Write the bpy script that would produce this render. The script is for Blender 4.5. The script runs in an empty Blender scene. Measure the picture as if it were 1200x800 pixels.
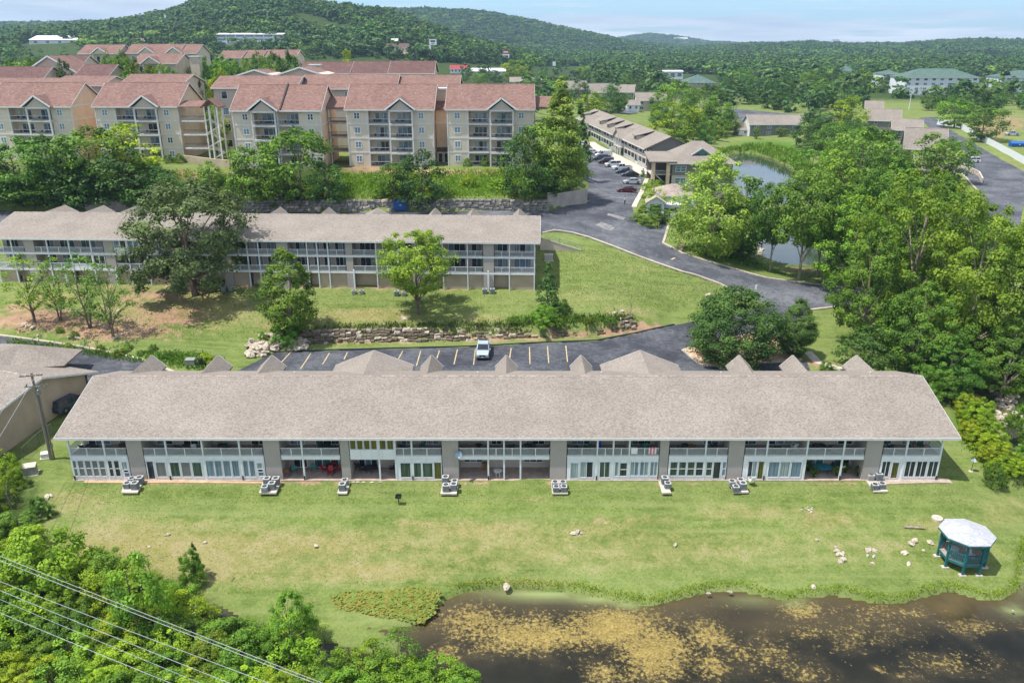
import bpy, bmesh, math, random
import numpy as np
from mathutils import Vector, Matrix
from mathutils.geometry import delaunay_2d_cdt

R = math.radians
random.seed(7)
rng = np.random.default_rng(11)
SC = bpy.context.scene
COL = SC.collection

# ------------------------------------------------------------------ camera
CAM_H, PITCH, FPX = 46.0, 20.6, 933.0
cam_data = bpy.data.cameras.new('camera')
cam = bpy.data.objects.new('camera', cam_data)
COL.objects.link(cam)
cam.location = (0, 0, CAM_H)
cam.rotation_euler = (R(90 - PITCH), 0, 0)
cam_data.sensor_width = 36.0
cam_data.lens = FPX / 1200 * 36.0
cam_data.clip_start = 0.5
cam_data.clip_end = 30000
SC.camera = cam

# ------------------------------------------------------------------ sky, sun, exposure
SUN_EL, SUN_AZ = 66.0, 254.0          # azimuth clockwise from +Y: the sun stands to the left, a little behind the camera
world = bpy.data.worlds.new('World')
SC.world = world
world.use_nodes = True
nt = world.node_tree
nt.nodes.clear()
W_out = nt.nodes.new('ShaderNodeOutputWorld')
W_bg = nt.nodes.new('ShaderNodeBackground')
W_bg.inputs['Strength'].default_value = 0.135
sky = nt.nodes.new('ShaderNodeTexSky')
sky.sky_type = 'NISHITA'
sky.sun_disc = False
sky.sun_elevation = R(SUN_EL)
sky.sun_rotation = R(SUN_AZ)
sky.altitude = 300
sky.air_density = 1.0
sky.dust_density = 0.6
sky.ozone_density = 1.6
# stratus streaks: noise on the direction, stretched along the horizon
tc = nt.nodes.new('ShaderNodeTexCoord')
mp = nt.nodes.new('ShaderNodeMapping')
mp.inputs['Scale'].default_value = (1.5, 1.5, 24.0)
mp.inputs['Location'].default_value = (0.35, 0.1, 0.42)
nz = nt.nodes.new('ShaderNodeTexNoise')
nz.inputs['Scale'].default_value = 2.3
nz.inputs['Detail'].default_value = 7
nz.inputs['Roughness'].default_value = 0.58
rp = nt.nodes.new('ShaderNodeValToRGB')
rp.color_ramp.elements[0].position = 0.43
rp.color_ramp.elements[1].position = 0.515
mp2 = nt.nodes.new('ShaderNodeMapping')
mp2.inputs['Scale'].default_value = (2.6, 2.6, 30.0)
nz2 = nt.nodes.new('ShaderNodeTexNoise')
nz2.inputs['Scale'].default_value = 2.0
nz2.inputs['Detail'].default_value = 5
rp2 = nt.nodes.new('ShaderNodeValToRGB')
rp2.color_ramp.elements[0].position = 0.35
rp2.color_ramp.elements[0].color = (3.9, 4.2, 4.7, 1)
rp2.color_ramp.elements[1].position = 0.62
rp2.color_ramp.elements[1].color = (6.6, 6.7, 6.8, 1)
mixc = nt.nodes.new('ShaderNodeMixRGB')
mixm = nt.nodes.new('ShaderNodeMath')
mixm.operation = 'MULTIPLY'
mixm.inputs[1].default_value = 0.92
gl = nt.nodes.new('ShaderNodeMixRGB')          # evens the clear sky a touch
gl.blend_type = 'MULTIPLY'
gl.inputs['Fac'].default_value = 1.0
gl.inputs['Color2'].default_value = (0.64, 0.86, 1.1, 1)
L = nt.links.new
L(tc.outputs['Generated'], mp.inputs['Vector'])
L(mp.outputs['Vector'], nz.inputs['Vector'])
L(nz.outputs['Fac'], rp.inputs['Fac'])
L(tc.outputs['Generated'], mp2.inputs['Vector'])
L(mp2.outputs['Vector'], nz2.inputs['Vector'])
L(nz2.outputs['Fac'], rp2.inputs['Fac'])
L(rp.outputs['Color'], mixm.inputs[0])
L(mixm.outputs[0], mixc.inputs['Fac'])
L(sky.outputs['Color'], gl.inputs['Color1'])
L(gl.outputs['Color'], mixc.inputs['Color1'])
L(rp2.outputs['Color'], mixc.inputs['Color2'])
L(mixc.outputs['Color'], W_bg.inputs['Color'])
L(W_bg.outputs['Background'], W_out.inputs['Surface'])

sun_data = bpy.data.lights.new('sun', 'SUN')
sun = bpy.data.objects.new('sun', sun_data)
COL.objects.link(sun)
sun_data.energy = 4.4
sun_data.angle = R(0.53)
sun_data.color = (1.0, 0.955, 0.88)
_s = Vector((math.sin(R(SUN_AZ)) * math.cos(R(SUN_EL)), math.cos(R(SUN_AZ)) * math.cos(R(SUN_EL)), math.sin(R(SUN_EL))))
sun.rotation_euler = (-_s).to_track_quat('-Z', 'Y').to_euler()
sun.location = _s * 300

SC.view_settings.view_transform = 'Standard'
SC.view_settings.look = 'None'
SC.view_settings.exposure = 0.47
SC.view_settings.gamma = 1.0
SC.view_settings.use_curve_mapping = False
SC.cycles.max_bounces = 6
SC.cycles.diffuse_bounces = 3
SC.cycles.glossy_bounces = 2
SC.cycles.transmission_bounces = 3
SC.cycles.transparent_max_bounces = 4
SC.cycles.volume_bounces = 0
SC.cycles.caustics_reflective = False
SC.cycles.caustics_refractive = False

# ------------------------------------------------------------------ pixel -> place (where things of the photo stand)
SP, CP = math.sin(R(PITCH)), math.cos(R(PITCH))
def ray(px, py):
    u, v = (px - 600) / FPX, (py - 400) / FPX
    return np.array([u, CP - v * SP, -SP - v * CP])
def P(px, py, z):
    d = ray(px, py)
    t = (z - CAM_H) / d[2]
    return (d[0] * t, d[1] * t, z)
def zat(px, py, Y):                    # height of the ray at distance Y
    d = ray(px, py)
    return CAM_H + d[2] * Y / d[1]

# ------------------------------------------------------------------ mesh helpers
def srgb(h):
    h = h.lstrip('#')
    o = []
    for i in (0, 2, 4):
        c = int(h[i:i + 2], 16) / 255
        o.append(c / 12.92 if c <= 0.04045 else ((c + 0.055) / 1.055) ** 2.4)
    return tuple(o)

class MB:
    """collects shapes; build() links them as one mesh object"""
    def __init__(s):
        s.v, s.f, s.m = [], [], []
    def poly(s, pts, m=0):
        b = len(s.v)
        s.v.extend(tuple(p) for p in pts)
        s.f.append(tuple(range(b, b + len(pts))))
        s.m.append(m)
        return s
    def box(s, x0, x1, y0, y1, z0, z1, m=0):
        b = len(s.v)
        s.v.extend([(x0, y0, z0), (x1, y0, z0), (x1, y1, z0), (x0, y1, z0), (x0, y0, z1), (x1, y0, z1), (x1, y1, z1), (x0, y1, z1)])
        for q in ((0, 3, 2, 1), (4, 5, 6, 7), (0, 1, 5, 4), (1, 2, 6, 5), (2, 3, 7, 6), (3, 0, 4, 7)):
            s.f.append(tuple(b + i for i in q)); s.m.append(m)
        return s
    def prism(s, pts, d, m=0):
        """polygon pts (3D, any plane) extruded by vector d"""
        b, n = len(s.v), len(pts)
        d = Vector(d)
        s.v.extend(tuple(p) for p in pts)
        s.v.extend(tuple(Vector(p) + d) for p in pts)
        s.f.append(tuple(range(b + n - 1, b - 1, -1))); s.m.append(m)
        s.f.append(tuple(range(b + n, b + 2 * n))); s.m.append(m)
        for i in range(n):
            j = (i + 1) % n
            s.f.append((b + i, b + j, b + n + j, b + n + i)); s.m.append(m)
        return s
    def tube(s, p0, p1, r0, r1=None, n=6, m=0, caps=True):
        r1 = r0 if r1 is None else r1
        p0, p1 = Vector(p0), Vector(p1)
        d = (p1 - p0)
        if d.length < 1e-6: return s
        d.normalize()
        a = d.orthogonal().normalized(); c = d.cross(a)
        b = len(s.v)
        for p, r in ((p0, r0), (p1, r1)):
            for i in range(n):
                t = 2 * math.pi * i / n
                s.v.append(tuple(p + a * (math.cos(t) * r) + c * (math.sin(t) * r)))
        for i in range(n):
            j = (i + 1) % n
            s.f.append((b + i, b + j, b + n + j, b + n + i)); s.m.append(m)
        if caps:
            s.f.append(tuple(range(b + n - 1, b - 1, -1))); s.m.append(m)
            s.f.append(tuple(range(b + n, b + 2 * n))); s.m.append(m)
        return s
    def bar(s, p0, p1, w, h, m=0):
        """rectangular bar from p0 to p1, w across, h upright"""
        p0, p1 = Vector(p0), Vector(p1)
        d = (p1 - p0).normalized()
        up = Vector((0, 0, 1)) if abs(d.z) < 0.95 else Vector((0, 1, 0))
        a = d.cross(up).normalized() * (w / 2); c = a.cross(d).normalized() * (h / 2)
        b = len(s.v)
        for p in (p0, p1):
            s.v.extend(tuple(p + q) for q in (-a - c, a - c, a + c, -a + c))
        for q in ((3, 2, 1, 0), (4, 5, 6, 7), (0, 1, 5, 4), (1, 2, 6, 5), (2, 3, 7, 6), (3, 0, 4, 7)):
            s.f.append(tuple(b + i for i in q)); s.m.append(m)
        return s
    def lathe(s, c, prof, n=12, m=0):
        b = len(s.v)
        for r, z in prof:
            for i in range(n):
                t = 2 * math.pi * i / n
                s.v.append((c[0] + r * math.cos(t), c[1] + r * math.sin(t), c[2] + z))
        for k in range(len(prof) - 1):
            for i in range(n):
                j = (i + 1) % n
                s.f.append((b + k * n + i, b + k * n + j, b + (k + 1) * n + j, b + (k + 1) * n + i)); s.m.append(m)
        s.f.append(tuple(b + (len(prof) - 1) * n + i for i in range(n))); s.m.append(m)
        return s
    def blob(s, c, rx, ry, rz, seed=0, n=7, k=5, rough=0.25, m=0):
        """an uneven boulder"""
        rr = random.Random(seed)
        b = len(s.v)
        s.v.append((c[0], c[1], c[2] - rz * 0.8))
        for a in range(1, k):
            ph = math.pi * a / k - math.pi / 2
            for i in range(n):
                t = 2 * math.pi * i / n + a * 0.3
                q = 1 + rr.uniform(-rough, rough)
                s.v.append((c[0] + rx * q * math.cos(ph) * math.cos(t), c[1] + ry * q * math.cos(ph) * math.sin(t), c[2] + rz * q * math.sin(ph)))
        s.v.append((c[0], c[1], c[2] + rz * 0.85))
        top = len(s.v) - 1
        for i in range(n):
            j = (i + 1) % n
            s.f.append((b, b + 1 + j, b + 1 + i)); s.m.append(m)
            for a in range(k - 2):
                o = b + 1 + a * n
                s.f.append((o + i, o + j, o + n + j, o + n + i)); s.m.append(m)
            o = b + 1 + (k - 2) * n
            s.f.append((o + i, o + j, top)); s.m.append(m)
        return s
    def mesh(s, name, mats):
        me = bpy.data.meshes.new(name)
        me.from_pydata(s.v, [], s.f)
        for mt in (mats if isinstance(mats, (list, tuple)) else [mats]):
            me.materials.append(mt)
        if any(s.m):
            me.polygons.foreach_set('material_index', s.m)
        me.update()
        return me
    def build(s, name, mats, parent=None, loc=None, rz=0.0):
        return link(name, s.mesh(name, mats), parent, loc, rz)

def link(name, data, parent=None, loc=None, rz=0.0):
    o = bpy.data.objects.new(name, data)
    COL.objects.link(o)
    if parent is not None: o.parent = parent
    if loc is not None: o.location = loc
    if rz: o.rotation_euler = (0, 0, rz)
    return o

def tag(o, label=None, cat=None, group=None, kind=None):
    if label: o['label'] = label
    if cat: o['category'] = cat
    if group: o['group'] = group
    if kind: o['kind'] = kind
    return o

def thing(name, label, cat, loc=(0, 0, 0), rz=0.0, group=None):
    o = link(name, None, None, loc, rz)
    o.empty_display_size = 0.3
    return tag(o, label, cat, group)

def kids(o):
    return KID.get(o.name, [])
KID = {}
def copy_tree(o, loc=None, rz=None, label=None, group=None, scale=None, color=None, _parent=None, _tree=None):
    tree = _tree or snapshot(o)
    src, chs = tree
    c = src.copy()
    COL.objects.link(c)
    if _parent is not None: c.parent = _parent
    if loc is not None: c.location = loc
    if rz is not None: c.rotation_euler = (0, 0, rz)
    if scale is not None: c.scale = scale if hasattr(scale, '__len__') else (scale,) * 3
    if label: c['label'] = label
    if group: c['group'] = group
    if color is not None and (c.get('tinted') or _parent is None): c.color = color
    for ch in chs:
        copy_tree(None, color=color, _parent=c, _tree=ch)
    return c
def snapshot(o):
    return (o, [snapshot(k) for k in o.children])
def paint_tree(tree, color):
    o, chs = tree
    if o.get('tinted'): o.color = color
    for k in chs: paint_tree(k, color)

# ------------------------------------------------------------------ materials
MATS = {}
def newmat(name):
    m = bpy.data.materials.new(name)
    m.use_nodes = True
    MATS[name] = m
    n = m.node_tree.nodes
    return m, n, m.node_tree.links.new, n['Principled BSDF']

def pm(name, c1, c2=None, scale=3.0, rough=0.8, bump=0.0, metal=0.0, spec=0.4, detail=5, stretch=(1, 1, 1), bscale=None, tint=False):
    """two-tone procedural surface; object coordinates"""
    m, n, l, b = newmat(name)
    b.inputs['Roughness'].default_value = rough
    b.inputs['Metallic'].default_value = metal
    b.inputs['Specular IOR Level'].default_value = spec
    c2 = c2 or tuple(x * 0.82 for x in c1)
    t = n.new('ShaderNodeTexCoord'); mpn = n.new('ShaderNodeMapping'); z = n.new('ShaderNodeTexNoise')
    mpn.inputs['Scale'].default_value = stretch
    z.inputs['Scale'].default_value = scale; z.inputs['Detail'].default_value = detail
    r = n.new('ShaderNodeValToRGB')
    r.color_ramp.elements[0].position = 0.36; r.color_ramp.elements[1].position = 0.64
    r.color_ramp.elements[0].color = (*c2, 1); r.color_ramp.elements[1].color = (*c1, 1)
    l(t.outputs['Object'], mpn.inputs['Vector']); l(mpn.outputs['Vector'], z.inputs['Vector']); l(z.outputs['Fac'], r.inputs['Fac'])
    if tint:
        oi = n.new('ShaderNodeObjectInfo'); mx = n.new('ShaderNodeMixRGB'); mx.blend_type = 'MULTIPLY'; mx.inputs['Fac'].default_value = 1
        l(r.outputs['Color'], mx.inputs['Color1']); l(oi.outputs['Color'], mx.inputs['Color2']); l(mx.outputs['Color'], b.inputs['Base Color'])
    else:
        l(r.outputs['Color'], b.inputs['Base Color'])
    if bump:
        z2 = n.new('ShaderNodeTexNoise'); z2.inputs['Scale'].default_value = bscale or scale * 3; z2.inputs['Detail'].default_value = 4
        bp = n.new('ShaderNodeBump'); bp.inputs['Strength'].default_value = bump; bp.inputs['Distance'].default_value = 0.05
        l(mpn.outputs['Vector'], z2.inputs['Vector']); l(z2.outputs['Fac'], bp.inputs['Height']); l(bp.outputs['Normal'], b.inputs['Normal'])
    return m

def shingle(name, cols, bw=0.32, bh=0.14, weather=0.18):
    """asphalt shingles: mottled tabs from a brick grid broken by cell noise"""
    m, n, l, b = newmat(name)
    b.inputs['Roughness'].default_value = 0.95
    b.inputs['Specular IOR Level'].default_value = 0.15
    t = n.new('ShaderNodeTexCoord'); mpn = n.new('ShaderNodeMapping')
    mpn.inputs['Scale'].default_value = (1 / bw, 1 / bh, 1 / bh)
    v = n.new('ShaderNodeTexVoronoi'); v.inputs['Scale'].default_value = 1.0; v.inputs['Randomness'].default_value = 0.9
    sep = n.new('ShaderNodeSeparateColor'); r = n.new('ShaderNodeValToRGB'); r.color_ramp.interpolation = 'CONSTANT'
    els = r.color_ramp.elements
    k = len(cols)
    els[0].position = 0; els[0].color = (*cols[0], 1)
    els[1].position = 1 / k; els[1].color = (*cols[1], 1)
    for i in range(2, k):
        e = els.new(i / k); e.color = (*cols[i], 1)
    z = n.new('ShaderNodeTexNoise'); z.inputs['Scale'].default_value = 0.22; z.inputs['Detail'].default_value = 6
    mr = n.new('ShaderNodeMapRange'); mr.inputs['To Min'].default_value = 1 - weather; mr.inputs['To Max'].default_value = 1 + weather
    mr.inputs['From Min'].default_value = 0.3; mr.inputs['From Max'].default_value = 0.7
    mx = n.new('ShaderNodeMixRGB'); mx.blend_type = 'MULTIPLY'; mx.inputs['Fac'].default_value = 1
    bp = n.new('ShaderNodeBump'); bp.inputs['Strength'].default_value = 0.35; bp.inputs['Distance'].default_value = 0.03
    l(t.outputs['Object'], mpn.inputs['Vector']); l(mpn.outputs['Vector'], v.inputs['Vector'])
    l(v.outputs['Color'], sep.inputs['Color']); l(sep.outputs['Red'], r.inputs['Fac'])
    l(t.outputs['Object'], z.inputs['Vector']); l(z.outputs['Fac'], mr.inputs['Value'])
    l(r.outputs['Color'], mx.inputs['Color1']); l(mr.outputs['Result'], mx.inputs['Color2']); l(mx.outputs['Color'], b.inputs['Base Color'])
    l(sep.outputs['Green'], bp.inputs['Height']); l(bp.outputs['Normal'], b.inputs['Normal'])
    return m

def siding(name, c1, lap=0.2, vertical=False, dark=0.8):
    """boards with a groove every lap metres"""
    m, n, l, b = newmat(name)
    b.inputs['Roughness'].default_value = 0.75
    b.inputs['Specular IOR Level'].default_value = 0.25
    t = n.new('ShaderNodeTexCoord'); w = n.new('ShaderNodeTexWave'); w.wave_type = 'BANDS'; w.bands_direction = 'X' if vertical else 'Z'
    w.wave_profile = 'SAW'; w.inputs['Scale'].default_value = 0.314 / lap; w.inputs['Distortion'].default_value = 0
    r = n.new('ShaderNodeValToRGB'); r.color_ramp.elements[0].position = 0.0; r.color_ramp.elements[1].position = 0.12
    r.color_ramp.elements[0].color = (*[x * dark for x in c1], 1); r.color_ramp.elements[1].color = (*c1, 1)
    z = n.new('ShaderNodeTexNoise'); z.inputs['Scale'].default_value = 0.8; z.inputs['Detail'].default_value = 6
    mr = n.new('ShaderNodeMapRange'); mr.inputs['To Min'].default_value = 0.88; mr.inputs['To Max'].default_value = 1.08
    mx = n.new('ShaderNodeMixRGB'); mx.blend_type = 'MULTIPLY'; mx.inputs['Fac'].default_value = 1
    bp = n.new('ShaderNodeBump'); bp.inputs['Strength'].default_value = 0.4; bp.inputs['Distance'].default_value = 0.02
    l(t.outputs['Object'], w.inputs['Vector']); l(w.outputs['Fac'], r.inputs['Fac']); l(t.outputs['Object'], z.inputs['Vector']); l(z.outputs['Fac'], mr.inputs['Value'])
    l(r.outputs['Color'], mx.inputs['Color1']); l(mr.outputs['Result'], mx.inputs['Color2']); l(mx.outputs['Color'], b.inputs['Base Color'])
    l(w.outputs['Fac'], bp.inputs['Height']); l(bp.outputs['Normal'], b.inputs['Normal'])
    return m

def glass(name, c1, c2, rough=0.06, stretch=(6, 1, 0.25)):
    return pm(name, c1, c2, scale=1.0, rough=rough, spec=0.5, stretch=stretch, detail=2)

M = {}
M['shingle'] = shingle('taupe_shingles', [srgb('#918980'), srgb('#857d75'), srgb('#8c847b'), srgb('#7f776f'), srgb('#978f86'), srgb('#898179'), srgb('#7b726a'), srgb('#8f877e')], 0.17, 0.1, 0.1)
M['shingle_dark'] = shingle('grey_brown_shingles', [srgb('#a3968d'), srgb('#8d8078'), srgb('#9a8d84'), srgb('#82756c'), srgb('#a89c93')])
M['shingle_red'] = shingle('red_shingles', [srgb('#81675f'), srgb('#785e56'), srgb('#7e645c'), srgb('#715851'), srgb('#876d65')], 0.5, 0.25, 0.1)
M['shingle_maroon'] = shingle('maroon_shingles', [srgb('#6b5350'), srgb('#624b48'), srgb('#6f5753'), srgb('#5d4745')], 0.5, 0.25, 0.1)
M['shingle_grey'] = shingle('pale_grey_shingles', [srgb('#acadb1'), srgb('#a5a7ab'), srgb('#b2b3b6'), srgb('#a0a3a8')], 0.28, 0.14, 0.05)
M['shingle_green'] = shingle('green_shingles', [srgb('#566b62'), srgb('#4f645d'), srgb('#5d736a')], 0.8, 0.4, 0.08)
M['siding_grey'] = siding('grey_board_siding', srgb('#a9a39d'), 0.3, True)
M['siding_tan'] = siding('tan_lap_siding', srgb('#d6cab7'), 0.2)
M['siding_greige'] = siding('greige_lap_siding', srgb('#bfb5a9'), 0.22)
M['siding_slate'] = siding('slate_grey_siding', srgb('#7d7b7a'), 0.22)
M['stucco_peach'] = pm('peach_stucco', srgb('#dcc6ad'), srgb('#d2baa0'), 0.6, 0.9, 0.1)
M['stucco_cream'] = pm('cream_stucco', srgb('#cdbfae'), srgb('#c2b3a2'), 0.6, 0.9, 0.1)
M['stucco_beige'] = pm('beige_stucco', srgb('#b5a591'), srgb('#a89884'), 0.5, 0.9, 0.15)
M['white'] = pm('white_paint', srgb('#e6e8ea'), srgb('#dcdfe2'), 1.5, 0.55)
M['white_panel'] = siding('white_panel', srgb('#e4e7ea'), 1.2, True, 0.85)
M['frame'] = pm('white_window_frame', srgb('#dfe4e8'), srgb('#d3d9de'), 2, 0.45)
M['rail'] = pm('grey_rail', srgb('#c6ced4'), srgb('#b9c2c8'), 2, 0.5)
M['trim'] = pm('pale_trim', srgb('#d9d8d6'), srgb('#cbc9c6'), 2, 0.6)
M['gutter'] = pm('dark_bronze_gutter', srgb('#5b524c'), srgb('#4d4540'), 2, 0.5)
M['g_dark'] = glass('dark_glass', srgb('#3a4147'), srgb('#23282c'))
M['g_blue'] = glass('blue_grey_glass', srgb('#7e93a3'), srgb('#5c7080'))
M['g_screen'] = glass('grey_insect_screen', srgb('#75787a'), srgb('#66696b'), 0.5)
M['g_olive'] = glass('olive_reflection_glass', srgb('#66662a'), srgb('#3c3d22'))  # reflected trees painted into the pane as an olive base colour
M['g_green'] = glass('green_grey_glass', srgb('#4f6258'), srgb('#2f3b36'))
M['g_curtain'] = glass('curtained_glass', srgb('#a9b8ba'), srgb('#6c7b7f'), 0.12, (9, 1, 0.1))
M['g_teal'] = glass('teal_glass', srgb('#517a7c'), srgb('#2e4c50'))
M['deck'] = pm('weathered_deck', srgb('#a59a90'), srgb('#8f857c'), 1.2, 0.85, stretch=(1, 8, 1))
M['patio'] = pm('patio_concrete', srgb('#b7a598'), srgb('#9d8b7f'), 1.3, 0.9, 0.1)
M['concrete'] = pm('pale_concrete', srgb('#c9c0b3'), srgb('#b3a99c'), 0.9, 0.9, 0.15)
M['concrete_wall'] = pm('grey_concrete_wall', srgb('#b3aaa2'), srgb('#9f968e'), 0.5, 0.9, 0.15)
M['kerb'] = pm('kerb_concrete', srgb('#bfb4a2'), srgb('#a69b8a'), 0.7, 0.9, 0.15)
M['paint_yellow'] = pm('worn_yellow_paint', srgb('#cdb88a'), srgb('#9a8c70'), 2.5, 0.8)
M['paint_white'] = pm('worn_white_paint', srgb('#a9a9a6'), srgb('#6f7073'), 2.5, 0.8)
M['stone'] = pm('limestone', srgb('#cfc3b0'), srgb('#9c9080'), 1.6, 0.95, 0.5)
M['stone_pale'] = pm('pale_limestone', srgb('#c4b9a7'), srgb('#9b9080'), 2.0, 0.95, 0.4)
M['stone_dark'] = pm('stained_grey_stone', srgb('#9c978e'), srgb('#4a4a48'), 1.1, 0.95, 0.5)
M['dirt'] = pm('bare_dirt', srgb('#c7a98b'), srgb('#a58a70'), 1.0, 0.95, 0.4)
M['wood_pole'] = pm('weathered_pole_wood', srgb('#8a8178'), srgb('#6b6259'), 2, 0.9, 0.2, stretch=(6, 6, 0.4))
M['metal_grey'] = pm('grey_metal', srgb('#8d9194'), srgb('#74787b'), 3, 0.45, metal=0.6)
M['dark_metal'] = pm('dark_metal', srgb('#3b3d40'), srgb('#2b2d2f'), 3, 0.5, metal=0.2)
M['black'] = pm('black_plastic', srgb('#262728'), srgb('#1a1b1c'), 3, 0.6)
M['rubber'] = pm('tyre_rubber', srgb('#242424'), srgb('#1b1b1b'), 5, 0.85)
M['wire'] = pm('aluminium_wire', srgb('#b4b6ba'), srgb('#a0a2a6'), 3, 0.4, metal=0.3)
M['teal_paint'] = pm('teal_paint', srgb('#1f6f74'), srgb('#195d63'), 2, 0.6)
M['tint'] = pm('tinted_paint', (1, 1, 1), (0.86, 0.86, 0.86), 2.5, 0.5, tint=True)
M['carpaint'] = pm('car_paint', (1, 1, 1), (0.95, 0.95, 0.95), 0.8, 0.25, spec=0.6, tint=True)
M['lamp'] = pm('clear_lamp_lens', srgb('#dfe3e6'), srgb('#b9c0c6'), 6, 0.1)
M['lamp_red'] = pm('red_lamp_lens', srgb('#9a1f1c'), srgb('#7a1512'), 6, 0.15)
M['bark'] = pm('bark', srgb('#7a6b5c'), srgb('#574a3f'), 2.2, 0.95, 0.6, stretch=(4, 4, 0.6))
M['bark_pale'] = pm('pale_bark', srgb('#a39786'), srgb('#7d7060'), 2.2, 0.95, 0.4, stretch=(4, 4, 0.8))
M['wood'] = pm('brown_wood', srgb('#8c6a49'), srgb('#6f5138'), 2, 0.8, stretch=(1, 1, 6))
M['skin'] = pm('skin', srgb('#b98c6e'), srgb('#b08264'), 8, 0.6)
M['cloth_white'] = pm('white_shirt', srgb('#e8e8e8'), srgb('#d8d8da'), 9, 0.9)
M['cloth_dark'] = pm('dark_trousers', srgb('#2c2e36'), srgb('#222329'), 9, 0.9)
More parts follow.
